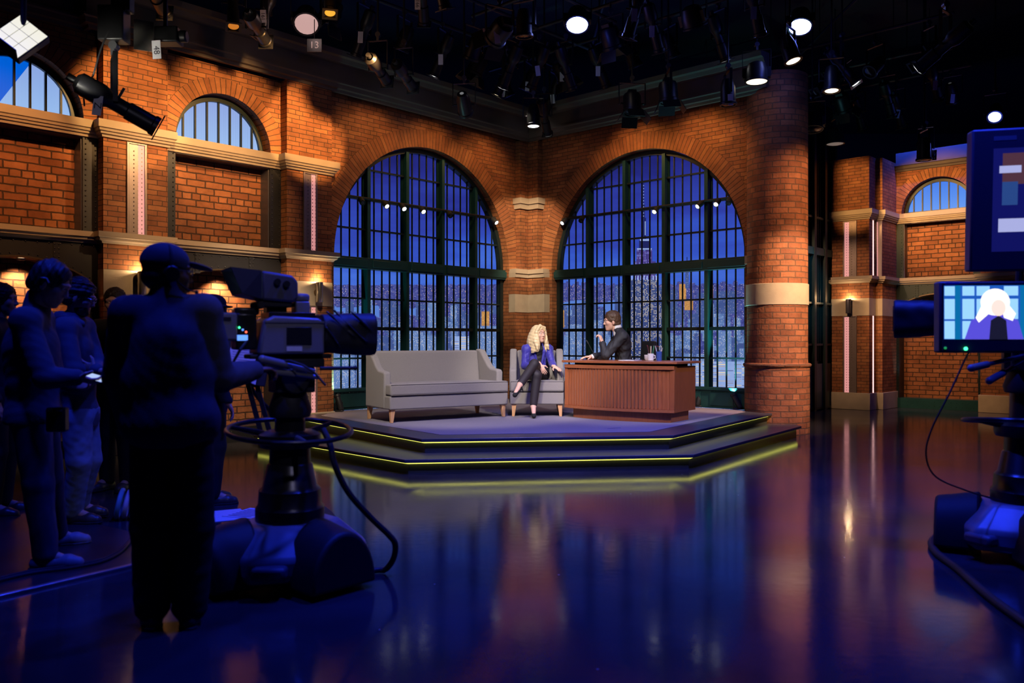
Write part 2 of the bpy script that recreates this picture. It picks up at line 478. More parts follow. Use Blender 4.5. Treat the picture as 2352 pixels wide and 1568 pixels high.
LEDGE_A = [(0, 3.70), (.02, 3.70), (.025, 3.725), (.045, 3.735), (.05, 3.76), (.065, 3.765), (.07, 3.79), (.085, 3.80), (.085, 3.89), (0, 3.89)]
LEDGE_B = [(0, 2.47), (.02, 2.47), (.03, 2.49), (.06, 2.505), (.065, 2.53), (.085, 2.54), (.085, 2.60), (0, 2.60)]
def ledge(b, prof, path, m=0):
    """path in wall coordinates: list of (t, p); out direction mitred"""
    pts = [V(t, p, 0) for t, p in path]
    res = []
    for i, c in enumerate(pts):
        o = V(0, 0, 0); ns = []
        for a, e in ((i - 1, i), (i, i + 1)):
            if a < 0 or e >= len(pts): continue
            dd = (pts[e] - pts[a]).normalized()
            ns.append(V(-dd.y, dd.x, 0))
        if len(ns) == 1: o = ns[0]
        else:
            h = (ns[0] + ns[1]).normalized(); o = h / max(.3, h.dot(ns[0]))
        res.append((c, o))
    return b.sweep(prof, res, m)

# left arched wall and right arched wall
WIN = {'left': dict(F=F2, tc=2.385, r=1.87, t1=4.40), 'right': dict(F=F3, tc=2.45, r=1.87, t1=4.46)}
ZS = 2.58
for k, (nm, W) in enumerate(WIN.items()):
    b = MB(); arch_wall(b, 0, W['t1'], 0, TOP + .5, W['tc'], W['r'], ZS, STAGE, .30, 56)
    o = struct(b.build('wall_back_' + nm, M['brick'], fm=W['F'], normals=False), 'brick wall pierced by the %s tall arched window' % nm)
    b = MB(); voussoirs(b, W['tc'], W['r'], ZS, .28, 0, .012, 90)
    struct(b.build('trim_%d' % (k + 1), M['brick_arch'], fm=W['F'], normals=False), 'ring of bricks around the %s tall arched window' % nm)

# folded corner pilaster
b = MB()
def corner(b, w, p, z0, z1, m=0):
    """L shaped pier in the corner, in world metres"""
    q = [F2(w, 0, 0), F2(w, p, 0), None, F3(w + .02, p, 0), F3(w + .02, 0, 0)]
    c = V(CX, CY, 0) + (n2 + n3) * p
    q[2] = c
    for i in range(4):
        a, e = q[i], q[i + 1]
        L_ = (e - a).length
        u0 = .1 * i + (0 if i in (1, 0) else .4)
        b.quad(a + V(0, 0, z0), e + V(0, 0, z0), e + V(0, 0, z1), a + V(0, 0, z1), m, [(u0, z0), (u0 + L_, z0), (u0 + L_, z1), (u0, z1)])
    b.poly([x + V(0, 0, z1) for x in q] + [V(CX, CY, z1)], m)
    b.poly([x + V(0, 0, z0) for x in q] + [V(CX, CY, z0)], m)
corner(b, .33, .12, 2.6, TOP)
corner(b, .50, .14, STAGE, 2.5)
struct(b.build('pilaster_corner', M['brick'], normals=False), 'folded brick pier in the corner between the two arches')
b = MB()
corner(b, .40, .19, 3.79, 3.89); corner(b, .37, .16, 3.70, 3.79)
struct(b.build('trim_3', M['stone_pale'], bevel=.008), 'stone capital on the corner pier')
b = MB(); corner(b, .505, .18, 2.54, 2.62); corner(b, .503, .16, 2.47, 2.54)
struct(b.build('trim_4', M['stone_pale'], bevel=.006), 'stone ledge halfway up the corner pier')
b = MB(); corner(b, .504, .15, 1.85, 2.17)
struct(b.build('trim_5', M['stone'], bevel=.004), 'plain stone band on the corner pier')

# ---------------------------------------------------------------- bay wall on the left and its twin at the far right
def pierced_plate():
    m, nt, N, L, bs = nodes('pierced_pink_plate')
    uv = N.new('ShaderNodeUVMap'); uv.uv_map = 'UVMap'
    sx = N.new('ShaderNodeSeparateXYZ'); L.new(uv.outputs[0], sx.inputs[0])
    def cell(out, step, nm):
        d = N.new('ShaderNodeMath'); d.operation = 'DIVIDE'; d.inputs[1].default_value = step; L.new(out, d.inputs[0])
        f = N.new('ShaderNodeMath'); f.operation = 'FRACT'; L.new(d.outputs[0], f.inputs[0])
        s = N.new('ShaderNodeMath'); s.operation = 'SUBTRACT'; s.inputs[1].default_value = .5; L.new(f.outputs[0], s.inputs[0])
        k = N.new('ShaderNodeMath'); k.operation = 'MULTIPLY'; k.inputs[1].default_value = step; L.new(s.outputs[0], k.inputs[0])
        return k.outputs[0]
    cx, cz = cell(sx.outputs[0], .05, 'x'), cell(sx.outputs[1], .05, 'z')
    cb = N.new('ShaderNodeCombineXYZ'); L.new(cx, cb.inputs[0]); L.new(cz, cb.inputs[1])
    ln = N.new('ShaderNodeVectorMath'); ln.operation = 'LENGTH'; L.new(cb.outputs[0], ln.inputs[0])
    gt = N.new('ShaderNodeMath'); gt.operation = 'GREATER_THAN'; gt.inputs[1].default_value = .0085; L.new(ln.outputs['Value'], gt.inputs[0])
    mx = N.new('ShaderNodeMix'); mx.data_type = 'RGBA'
    mx.inputs[6].default_value = (.10, .03, .03, 1); mx.inputs[7].default_value = (1, .40, .40, 1)
    L.new(gt.outputs[0], mx.inputs[0])
    bs.inputs['Base Color'].default_value = (.3, .2, .2, 1)
    L.new(mx.outputs[2], bs.inputs['Emission Color']); bs.inputs['Emission Strength'].default_value = .62
    return m
M['pierced'] = pierced_plate()
M['strip_white'] = emit('pink_white_tube', (1, .52, .50), 1.7)
M['channel'] = mat('pale_channel_metal', (.26, .21, .20), .4, .5, noise=.1)
M['lens_warm'] = emit('lit_lamp_warm', (1, .78, .5), 9)

def lit_strip(F, tc, p, z0, z1, w, idx, label, flip=1):
    """a channel of metal let into a pier with a back-lit pierced plate"""
    root = thing('light_channel', label, 'light', F(tc, p, z0), 0, 'lit metal channels in the brick piers')
    inv = Vector(root.location)
    fm = lambda t, q, z: F(t, q, z) - inv
    b = MB()
    for s in (-1, 1):
        b.box(tc + s * w / 2 - .014, tc + s * w / 2 + .014, p - .01, p + .018, z0, z1)
    b.box(tc - w / 2, tc + w / 2, p - .01, p + .018, z1 - .02, z1)
    b.build('channel_frame', M['channel'], root, fm, bevel=.004)
    b = MB()
    s = flip
    b.box(tc - s * .015 - (w / 2 - .015) * (s > 0), tc - s * .015 + (w / 2 - .015) * (s < 0), p, p + .004, z0, z1 - .02)
    b.build('pierced_plate', M['pierced'], root, fm)
    b = MB()
    b.box(min(tc - s * .015, tc + s * (w / 2 - .014)), max(tc - s * .015, tc + s * (w / 2 - .014)), p, p + .007, z0, z1 - .02)
    for i in range(int((z1 - z0 - .05) / .05)):
        b.ball(F_id(tc + s * .035, p + .009, z0 + .04 + i * .05), .008, 8, 5)
    b.build('riveted_plate', M['channel'], root, fm)
    return root
def F_id(t, p, z): return V(t, p, z)

def rivets(b, pts, r=.011, ax=(0, 1, 0)):
    for q in pts: b.ball(q, r, 8, 5)

M['screen_glass'] = None
def arch_screen(nm='arch_screen', ca=(150, 190, 240), cb=(140, 165, 225)):
    m, nt, N, L, bs = nodes(nm)
    uv = N.new('ShaderNodeUVMap'); uv.uv_map = 'UVMap'
    sx = N.new('ShaderNodeSeparateXYZ'); L.new(uv.outputs[0], sx.inputs[0])
    mr = N.new('ShaderNodeMapRange'); mr.inputs['From Min'].default_value = 3.9; mr.inputs['From Max'].default_value = 4.5
    L.new(sx.outputs[1], mr.inputs[0])
    mx = N.new('ShaderNodeMix'); mx.data_type = 'RGBA'
    mx.inputs[6].default_value = srgb(*ca); mx.inputs[7].default_value = srgb(*cb)
    L.new(mr.outputs[0], mx.inputs[0])
    # broad blue graphic on the far left screen : t - .5z rule
    ma = N.new('ShaderNodeMath'); ma.operation = 'MULTIPLY_ADD'; ma.inputs[1].default_value = .62; L.new(sx.outputs[1], ma.inputs[0]); L.new(sx.outputs[0], ma.inputs[2])
    gt = N.new('ShaderNodeMath'); gt.operation = 'GREATER_THAN'; gt.inputs[1].default_value = 11.0; L.new(ma.outputs[0], gt.inputs[0])
    m2 = N.new('ShaderNodeMix'); m2.data_type = 'RGBA'; m2.inputs[7].default_value = srgb(0, 95, 215)
    L.new(gt.outputs[0], m2.inputs[0]); L.new(mx.outputs[2], m2.inputs[6])
    # fine led columns
    w = N.new('ShaderNodeTexWave'); w.inputs['Scale'].default_value = 22; w.bands_direction = 'X'
    L.new(uv.outputs[0], w.inputs['Vector'])
    wr = N.new('ShaderNodeMapRange'); wr.inputs['To Min'].default_value = .85; wr.inputs['To Max'].default_value = 1.1; L.new(w.outputs[1], wr.inputs[0])
    L.new(m2.outputs[2], bs.inputs['Emission Color']); L.new(wr.outputs[0], bs.inputs['Emission Strength'])
    bs.inputs['Base Color'].default_value = (.01, .01, .015, 1); bs.inputs['Roughness'].default_value = .7; bs.inputs['Specular IOR Level'].default_value = .1
    return m
M['screen_glass'] = arch_screen()
M['screen_blue'] = arch_screen('arch_screen_blue', (95, 155, 245), (60, 125, 235))

def arch_frame(b, tc, r, zs, p0, p1, wd, n=40):
    seg = [PI * i / n for i in range(n + 1)]
    q = lambda rr, a, pp: (tc + rr * math.cos(a), pp, zs + rr * math.sin(a))
    for a, c in zip(seg[:-1], seg[1:]):
        b.quad(q(r, a, p1), q(r, c, p1), q(r - wd, c, p1), q(r - wd, a, p1))
        b.quad(q(r - wd, a, p1), q(r - wd, c, p1), q(r - wd, c, p0), q(r - wd, a, p0))
        b.quad(q(r, a, p1), q(r, c, p1), q(r, c, p0), q(r, a, p0))

NWIN = [2]
TRIM = [5]
def lunette(F, tc, r, zs, p, label, nb=8):
    """half-round window: frame, bars and the lit screen in it"""
    NWIN[0] += 1
    b = MB(); arch_frame(b, tc, r, zs, p, p + .05, .055); b.box(tc - r, tc + r, p, p + .05, zs, zs + .045)
    win = struct(b.build('window_%d' % NWIN[0], M['steel'], fm=F, normals=False), label)
    b = MB()
    for i in range(1, nb):
        t = tc - r + 2 * r * i / nb
        h = math.sqrt(max(0, (r - .03) ** 2 - (t - tc) ** 2))
        b.box(t - .011, t + .011, p, p + .035, zs, zs + h)
    b.build('glazing_bars', M['steel'], win, F)
    b = MB(); n = 32
    pts = [(tc + (r - .02) * math.cos(PI * i / n), p + .005, zs + (r - .02) * math.sin(PI * i / n)) for i in range(n + 1)]
    b.poly(pts, uv=[(x, z) for x, _, z in pts])
    b.build('lit_pane', M['screen_blue' if F is F4 else 'screen_glass'], win, F, normals=False)
    return win

def segment_top(tc, hw, z0, rise, n=16):
    """points of a flat arch from tc-hw to tc+hw"""
    rr = (hw * hw + rise * rise) / (2 * rise)
    out = []
    for i in range(n + 1):
        x = -hw + 2 * hw * i / n
        out.append((tc + x, z0 + rise - rr + math.sqrt(rr * rr - x * x)))
    return out

def bay(F, t0, t1, where, side, green=False, rough=True, ztop=TOP):
    """one bay between two piers: lunette above, rough panel with steel posts, flat-arched niche below"""
    tc = (t0 + t1) / 2
    b = MB(); arch_wall(b, t0, t1, 3.89, ztop, tc, .67, 3.89, 3.89, .20, 32)
    wall = struct(b.build('wall_' + side, M['brick'], fm=F, normals=False), 'brick bay wall, %s' % where)
    b = MB(); voussoirs(b, tc, .67, 3.89, .20, 0, .012, 36); b.build('brick_arch', M['brick_arch'], wall, F, normals=False)
    b = MB(); b.quad((t0, -.22, 2.6), (t1, -.22, 2.6), (t1, -.22, 3.72), (t0, -.22, 3.72)); b.build('brick_panel', M['brick_rough'], wall, F)
    st = M['steel'] if green else M['steel_dark']
    pw = .17
    for (a, e, inner) in ((t0, t0 + pw, t0 + pw), (t1 - pw, t1, t1 - pw)):
        b = MB(); b.box(a, e, -.03, 0, 2.60, 3.70); b.box((a + e) / 2 - .012, (a + e) / 2 + .012, -.2, -.03, 2.6, 3.7)
        for i in range(18):
            for tt in (a + .03, e - .03): b.ball((tt, .004, 2.66 + i * .06), .009, 8, 5)
        b.build('steel_post', st, wall, F)
        b = MB(); s = 1 if inner > tc else -1
        b.box(min(inner, inner - s * .012), max(inner, inner - s * .012), -.22, -.03, 2.6, 3.7)
        b.build('post_web', M['steel_grey'], wall, F)
    b = MB(); b.box(t0, t1, -.22, 0, 3.69, 3.705); b.build('soffit', M['steel_grey'], wall, F)
    # steel plate with a flat arch, niche
    arc = segment_top(tc, (t1 - t0) / 2 - .09, 2.03, .23)
    b = MB()
    for (xa, za), (xb, zb) in zip(arc[:-1], arc[1:]):
        b.quad((xa, 0, za), (xb, 0, zb), (xb, 0, 2.48), (xa, 0, 2.48))
        b.quad((xa, 0, za), (xa, -.02, za), (xb, -.02, zb), (xb, 0, zb))
    b.box(t0, t0 + .09, -.03, 0, .2, 2.48); b.box(t1 - .09, t1, -.03, 0, .2, 2.48)
    for (xa, za) in arc[::1]: b.ball((xa, .004, za + .045), .008, 8, 5)
    for i in range(14):
        b.ball((t0 + .05 + i * (t1 - t0 - .1) / 13, .004, 2.44), .008, 8, 5)
    for k in (-.38, .38):
        b.box(tc + k - .035, tc + k + .035, 0, .012, 2.2, 2.46)
        for i in range(5):
            for s in (-.022, .022): b.ball((tc + k + s, .014, 2.24 + i * .048), .008, 8, 5)
    for i in range(30):
        for tt in (t0 + .025, t0 + .07, t1 - .025, t1 - .07): b.ball((tt, .004, .28 + i * .06), .008, 8, 5)
    b.build('steel_arch', M['steel'] if green else M['steel_dark'], wall, F, normals=False)
    b = MB()
    for (xa, za), (xb, zb) in zip(arc[:-1], arc[1:]):
        b.quad((xa, -.02, za), (xa, -.3, za), (xb, -.3, zb), (xb, -.02, zb))
        b.quad((xa, .006, za), (xb, .006, zb), (xb, .006, zb + .018), (xa, .006, za + .018))
    b.build('arch_lip', M['bronze'], wall, F, normals=False)
    b = MB(); b.quad((t0, -.3, .2), (t1, -.3, .2), (t1, -.3, 2.3), (t0, -.3, 2.3)); b.build('niche_brick', M['brick_rough'], wall, F)
    b = MB(); b.box(t0 + .06, t0 + .09, -.3, -.03, .2, 2.3); b.box(t1 - .09, t1 - .06, -.3, -.03, .2, 2.3); b.build('niche_side', M['steel_dark'], wall, F)
    b = MB(); b.box(t0, t1, -.3, .03, 0, .2)
    rivets(b, [(t0 + .06 + i * .1, .03, z) for i in range(int((t1 - t0 - .1) / .1)) for z in (.06, .14)], .008)
    b.build('plinth', M['steel_green'] if green else M['steel_dark'], wall, F)
    # downlight in the crown
    g = thing('niche_downlight', 'small round lit downlight in the flat arch crown, %s' % where, 'light', F(tc - .06 if F is F2 else tc, -.13, 2.235))
    b = MB(); b.lathe([(.045, 0), (.045, .02), (.032, .02), (.03, .006)], n=16); b.build('trim_ring', M['alu'], g)
    b = MB(); b.lathe([(.03, .004), (.03, .007)], n=16); b.build('lamp_face', M['lens_warm'], g)
    return wall

def pier(F, t0, t1, p, back, where, side, ztop=TOP, strips=True, flip=1, plinth=False, low=True):
    """brick pier with stone ledges, band, base and lit channels"""
    tc = (t0 + t1) / 2
    b = MB(); b.box(t0, t1, back, p, 0, ztop)
    w_ = struct(b.build('pilaster_' + side, M['brick'], fm=F), 'brick pier, %s' % where)
    b = MB(); b.box(t0 - .004, t1 + .004, back, p + .012, 1.83, 2.17); b.build('stone_band', M['stone'], w_, F, bevel=.004)
    b = MB(); b.box(t0 - .03, t1 + .03, back, p + .04, 0, .33); b.build('stone_base', M['stone'], w_, F, bevel=.006)
    return w_

P1 = (6.804, 7.568); P2 = (4.394, 5.13); P0 = (9.24, 10.0)
pier(F2, *P2, .15, -.2, 'beside the left tall arched window', 'left_inner')
pier(F2, *P1, .15, -.2, 'between the two half-round windows at left', 'left_middle')
pier(F2, *P0, .15, -.2, 'at the far left end of the bay wall', 'left_outer')
bay(F2, P2[1], P1[0], 'between the two left piers', 'left_inner')
bay(F2, P1[1], P0[0], 'at the left edge behind the crew', 'left_outer')
lunette(F2, (P2[1] + P1[0]) / 2, .65, 3.89, -.19, 'half-round window with eight lit panes between the left piers')
lunette(F2, (P1[1] + P0[0]) / 2, .65, 3.89, -.19, 'half-round lit window at the left edge with a strong blue patch')

def run(prof, F, path, m, label):
    TRIM[0] += 1
    b = MB(); ledge(b, prof, path)
    return struct(b.build('trim_%d' % TRIM[0], M[m], fm=F, smooth=20), label)
def zig(ps):
    """path along the bays with breaks around piers; from high t to low t so that out points to the room"""
    out = []
    for t, p in ps: out.append((t, p))
    return out
path = [(P0[0] + .6, .15), (P0[0], .15), (P0[0], .0), (P1[1], 0), (P1[1], .15), (P1[0], .15), (P1[0], 0), (P2[1], 0), (P2[1], .15), (P2[0], .15), (P2[0], -.1)]
def flipn(pth): return [(-t, p) for t, p in pth]
F2m = lambda t, p, z: F2(-t, p, z)
F4m = lambda t, p, z: F4(-t, p, z)
F3m = lambda t, p, z: F3(-t, p, z)
run(LEDGE_A, F2m, flipn(path), 'stone_pale', 'moulded ledge below the half-round windows of the left wall')
run(LEDGE_B, F2m, flipn(path), 'stone_pale', 'moulded ledge above the niches of the left wall')
CORN = [(0, TOP), (.05, TOP), (.06, TOP + .035), (.10, TOP + .045), (.11, TOP + .10), (.13, TOP + .115), (.13, TOP + .14), (.09, TOP + .15), (.09, TOP + .38), (.16, TOP + .40), (.19, TOP + .45), (.25, TOP + .46), (.27, TOP + .53), (0, TOP + .55)]
cp = [(P1[1] + .12, .0), (P1[1] + .12, .12), (0.12, .12)]
run(CORN, F2m, flipn(cp), 'cornice', 'dark cornice over the left walls')
cp = [(P0[1] + .6, -.05), (P1[1] + .06, -.05)]
run(CORN, F2m, flipn(cp), 'cornice', 'set-back dark cornice at the left edge')
cp = [(.12, .12), (4.75, .12)]
run([(-q[0], q[1]) for q in CORN] if False else CORN, F3, [(t, p) for t, p in cp], 'cornice', 'dark cornice over the right arched wall')

lit_strip(F2, sum(P1) / 2, .155, 2.60, 3.69, .21, 0, 'lit metal channel high on the brick pier between the half-round windows', 1)
lit_strip(F2, sum(P2) / 2, .155, 2.60, 3.69, .20, 0, 'lit metal channel high on the pier beside the left tall arch', 1)
lit_strip(F2, sum(P2) / 2, .155, .33, 1.83, .20, 0, 'lower lit metal channel behind the camera pedestal at left', 1)

def sconce(F, t, p, z, label):
    o = F(t, p, z)
    g = thing('wall_sconce', label, 'wall lamp', o, 0, 'metal up-lights on the stone bands')
    nrm = (F(t, 1, 0) - F(t, 0, 0)).normalized()
    b = MB(); c = nrm * .07
    b.lathe([(.048, -.14), (.05, -.135), (.05, .135), (.048, .14), (.042, .14), (.042, .12), (.01, .12)], c, (0, 0, 1), 24, caps=False); b.cyl(c + V(0, 0, -.139), c + V(0, 0, -.132), .047, n=24)
    b.build('shade', M['chrome'] if F is F2 else M['steel_grey'], g)
    b = MB(); b.cyl(V(0, 0, 0), nrm * .03, .045, n=20); b.build('back_plate', M['bronze'], g)
    b = MB(); b.lathe([(.038, .118), (.038, .122)], c); b.build('lamp', M['lens_warm'], g)
    point('sconce_glow', o + c + V(0, 0, .150), (1, .62, .3), 9, .014)
    return g
sconce(F2, sum(P1) / 2 - .03, .165, 2.02, 'metal up-light on the stone band behind the operator cap')
sconce(F2, sum(P2) / 2 - .1, .165, 2.02, 'metal up-light on the stone band beside the left tall arch')

# ---------------------------------------------------------------- round brick column
b = MB(); ccx, ccy, cr = 3.90, 12.50, .435
n = 64
def ring(r, z0, z1):
    for i in range(n):
        a, c = 2 * PI * i / n, 2 * PI * (i + 1) / n
        q = lambda an, z: (ccx + r * math.cos(an), ccy + r * math.sin(an), z)
        b.quad(q(a, z0), q(c, z0), q(c, z1), q(a, z1), 0, [(a * .452, z0), (c * .452, z0), (c * .452, z1), (a * .452, z1)])
ring(cr, 1.0, 5.2); ring(cr + .025, 0, .97)
colm = struct(b.build('column', M['brick_column'], normals=False), 'round brick column at the right end of the stage')
b = MB(); b.lathe([(cr + .025, .95), (cr + .045, .97), (cr + .05, .99), (cr + .04, 1.01), (cr, 1.02)], (ccx, ccy, 0), n=64, caps=False); b.build('brick_collar', M['brick_column'], colm)
b = MB(); b.lathe([(cr, 1.855), (cr + .012, 1.86), (cr + .012, 2.16), (cr, 2.165)], (ccx, ccy, 0), n=64, caps=False); b.build('stone_band', M['stone'], colm)
# short return between arch and column
b = MB(); b.box(4.32, 4.5, -.35, .02, 0, TOP)
struct(b.build('pilaster_right', M['brick'], fm=F3), 'narrow brick return between the right arch and the column')
b = MB(); b.box(4.315, 4.48, -.35, .03, 2.47, 2.6); b.box(4.315, 4.48, -.35, .03, 1.85, 2.17)
struct(b.build('trim_20', M['stone'], fm=F3, bevel=.004), 'stone bands beside the round column')

# ---------------------------------------------------------------- tall arched steel windows
def tall_window(F, tc, r, label, idx):
    p0, p1 = -.22, -.12
    b = MB(); arch_frame(b, tc, r, ZS, p0, p1, .07, 56)
    for s in (-1, 1): b.box(min(tc + s * r, tc + s * (r - .07)), max(tc + s * r, tc + s * (r - .07)), p0, p1, STAGE, ZS)
    win = struct(b.build('window_%d' % idx, M['steel'], fm=F, normals=False), label)
    for k in (-1.155, -.385, .385, 1.155):
        h = ZS + math.sqrt(r * r - k * k) - .05
        b = MB(); b.box(tc + k - .030, tc + k + .030, p0 - .02, p1 + .03, STAGE, h); b.box(tc + k - .05, tc + k + .05, p0, p0 + .03, STAGE, h)
        b.build('mullion', M['steel_green'], win, F)
    b = MB(); b.box(tc - r, tc + r, p0, p1 + .06, 2.43, 2.60)
    for k in (-1.54, -.77, 0, .77, 1.54):
        b.box(tc + k - .34, tc + k + .34, p1 + .06, p1 + .075, 2.46, 2.57)
    b.build('transom', M['steel_green'], win, F, bevel=.004)
    b = MB(); b.box(tc - r, tc + r, p0, p1 + .04, STAGE, .60); b.box(tc - r, tc + r, p0, p1 + .075, .585, .63)
    for k in (-1.54, -.77, 0, .77, 1.54):
        b.box(tc + k - .30, tc + k + .30, p1 + .04, p1 + .055, .35, .55)
        rivets(b, [(tc + k - .28 + i * .07, p1 + .055, .565) for i in range(9)], .008)
    b.build('sill_panel', M['steel_green'], win, F, bevel=.003)
    b = MB()
    for z, hh in ((1.075, .013), (1.53, .026), (1.985, .013), (3.04, .013), (3.50, .016), (3.96, .013)):
        x = r - .03 if z < ZS else math.sqrt(max(0, (r - .03) ** 2 - (z - ZS) ** 2))
        b.box(tc - x, tc + x, p0 + .02, p1 - .02, z - hh, z + hh)
    b.build('cross_bars', M['steel'], win, F)
    b = MB()
    lo = [-r] + [-1.155, -.385, .385, 1.155] + [r]
    for a, c in zip([-1.925, -1.155, -.385, .385, 1.155], [-1.155, -.385, .385, 1.155, 1.925]):
        for i in range(1, 5):
            k = a + (c - a) * i / 5
            if abs(k) > r - .03: continue
            h = ZS + math.sqrt((r - .03) ** 2 - k * k)
            b.box(tc + k - .0095, tc + k + .0095, p0 + .04, p1 - .04, .6, h)
    b.build('glazing_bars', M['steel'], win, F)
    return win
tall_window(F2, 2.385, 1.86, 'tall arched steel window left of the corner pier', 1)
tall_window(F3, 2.45, 1.86, 'tall arched steel window right of the corner pier', 2)

# ---------------------------------------------------------------- far right of the room
pier(F4, -.58, .158, 1.16, .80, 'standing free at the far right', 'right_inner')
pier(F4, -.1, .28, .80, -.1, 'set back behind the free pier at far right', 'right_set_back')
pier(F4, 1.86, 2.62, .2, -.2, 'behind the monitor at the right edge', 'right_outer')
bay(F4, .24, 1.86, 'at the far right behind the monitor', 'right', green=True)
lunette(F4, 1.05, .65, 3.89, -.19, 'small half-round blue window at the far right')
pth = [(-.58, .80), (-.58, 1.16), (.158, 1.16), (.158, .80), (.28, .80), (.28, 0), (1.86, 0), (1.86, .2), (2.62, .2)]
FL = lambda b: None
def run4(prof, m, label):
    TRIM[0] += 1
    b = MB(); ledge(b, prof, [(-t, p) for t, p in pth][::-1])
    return struct(b.build('trim_%d' % (TRIM[0] + 20), M[m], fm=F4m, smooth=20), label)
run4(LEDGE_A, 'stone_pale', 'moulded ledge below the far right half-round window')
run4(LEDGE_B, 'stone_pale', 'moulded ledge above the far right niche')
CORN4 = [(0, 4.74), (.05, 4.74), (.06, 4.775), (.09, 4.79), (.10, 4.84), (.13, 4.85), (.13, 4.885), (.04, 4.90), (.04, 5.12), (0, 5.12)]
b = MB(); ledge(b, CORN4, [(-t, p) for t, p in [(.28, .0), (3.2, .0)]][::-1])
struct(b.build('trim_40', M['cornice'], fm=F4m, smooth=20), 'cornice over the far right bay')
lit_strip(F4, -.21, 1.165, 2.60, 3.69, .24, 0, 'upper lit pink channel on the free pier at far right', 1)
lit_strip(F4, -.21, 1.165, .33, 1.83, .24, 0, 'lower lit pink channel on the free pier at far right', 1)
F4s = lambda q, t, z: F4(.158 + t, .98 - q, z)   # side face of the free pier
for z0, z1, nm in ((2.60, 3.69, 'upper'), (.33, 1.83, 'lower')):
    b = MB(); b.box(.16, .166, .935, .985, z0, z1)
    o = b.build('light_tube', M['strip_white'], fm=F4)
    tag(o, '%s narrow bright pink light line on the side of the far right free pier' % nm, 'light', 'light lines on the free pier')
lit_strip(F4, .215, .805, 2.60, 3.69, .10, 0, 'narrow lit pink channel in the set-back pier at far right', 1)
sconce(F4, -.21, 1.175, 2.02, 'dark metal up-light on the stone band of the far right free pier')
# steel window wall running back between the column and the free pier
A5 = F4(-.60, .95, 0)
def F5(t, p, z): return A5 - d2 * t + n2 * p + V(0, 0, z)
b = MB(); b.box(0, 3.2, -.06, -.03, 0, 6)
W5 = struct(b.build('wall_right_recess', M['steel'], fm=F5), 'dark steel-framed wall in the gap right of the round column')
b = MB()
for t in (.05, .55, 1.05, 1.55, 2.05, 2.6): b.box(t - .05, t + .05, -.03, .06, 0, 5.6)
for z in (.02, 1.25, 2.05, 3.7): b.box(0, 3.2, -.03, .03, z, z + .04)
for t in range(32): b.box(.1 * t - .006, .1 * t + .006, -.03, .0, .95, 5.4)
b.build('frame_bars', M['steel'], W5, F5)
b = MB(); b.box(0, 3.2, -.03, .045, 3.0, 3.14); b.box(0, 3.2, -.03, .02, .05, .9); b.build('transom', M['steel_green'], W5, F5)
# ---------------------------------------------------------------- lit night skyline on a curved backdrop behind the arches
RB = 17.0
def bd(px, py, off=0.0):
    a = math.atan2(px - 1176, FPX); r = RB - off
    y = r * math.cos(a)
    return V(r * math.sin(a), y, EYE + (784 - py) / FPX * y)

def sky_mat():
    m, nt, N, L, bs = nodes('backdrop_dusk_sky')
    uv = N.new('ShaderNodeUVMap'); uv.uv_map = 'UVMap'
    sx = N.new('ShaderNodeSeparateXYZ'); L.new(uv.outputs[0], sx.inputs[0])
    mp = N.new('ShaderNodeMapping'); mp.inputs['Scale'].default_value = (.5, 2.2, 1); L.new(uv.outputs[0], mp.inputs[0])
    nz = N.new('ShaderNodeTexNoise'); nz.inputs['Scale'].default_value = .8; nz.inputs['Detail'].default_value = 6; nz.inputs['Distortion'].default_value = .4
    L.new(mp.outputs[0], nz.inputs['Vector'])
    ad = N.new('ShaderNodeMath'); ad.operation = 'MULTIPLY_ADD'; ad.inputs[1].default_value = 2.6; L.new(nz.outputs[0], ad.inputs[0]); L.new(sx.outputs[1], ad.inputs[2])
    mr = N.new('ShaderNodeMapRange'); mr.inputs['From Min'].default_value = 3.65; mr.inputs['From Max'].default_value = 6.6; L.new(ad.outputs[0], mr.inputs[0])
    cr = N.new('ShaderNodeValToRGB'); e = cr.color_ramp.elements
    e[0].position = 0; e[0].color = srgb(66, 104, 205)
    e[1].position = 1; e[1].color = srgb(26, 28, 92)
    x = e.new(.22); x.color = srgb(50, 80, 186)
    x = e.new(.45); x.color = srgb(46, 62, 162)
    x = e.new(.75); x.color = srgb(36, 42, 128)
    L.new(mr.outputs[0], cr.inputs[0])
    L.new(cr.outputs[0], bs.inputs['Emission Color']); bs.inputs['Emission Strength'].default_value = 1.1
    bs.inputs['Base Color'].default_value = (0, 0, 0, 1); bs.inputs['Roughness'].default_value = 1; bs.inputs['Specular IOR Level'].default_value = 0
    return m

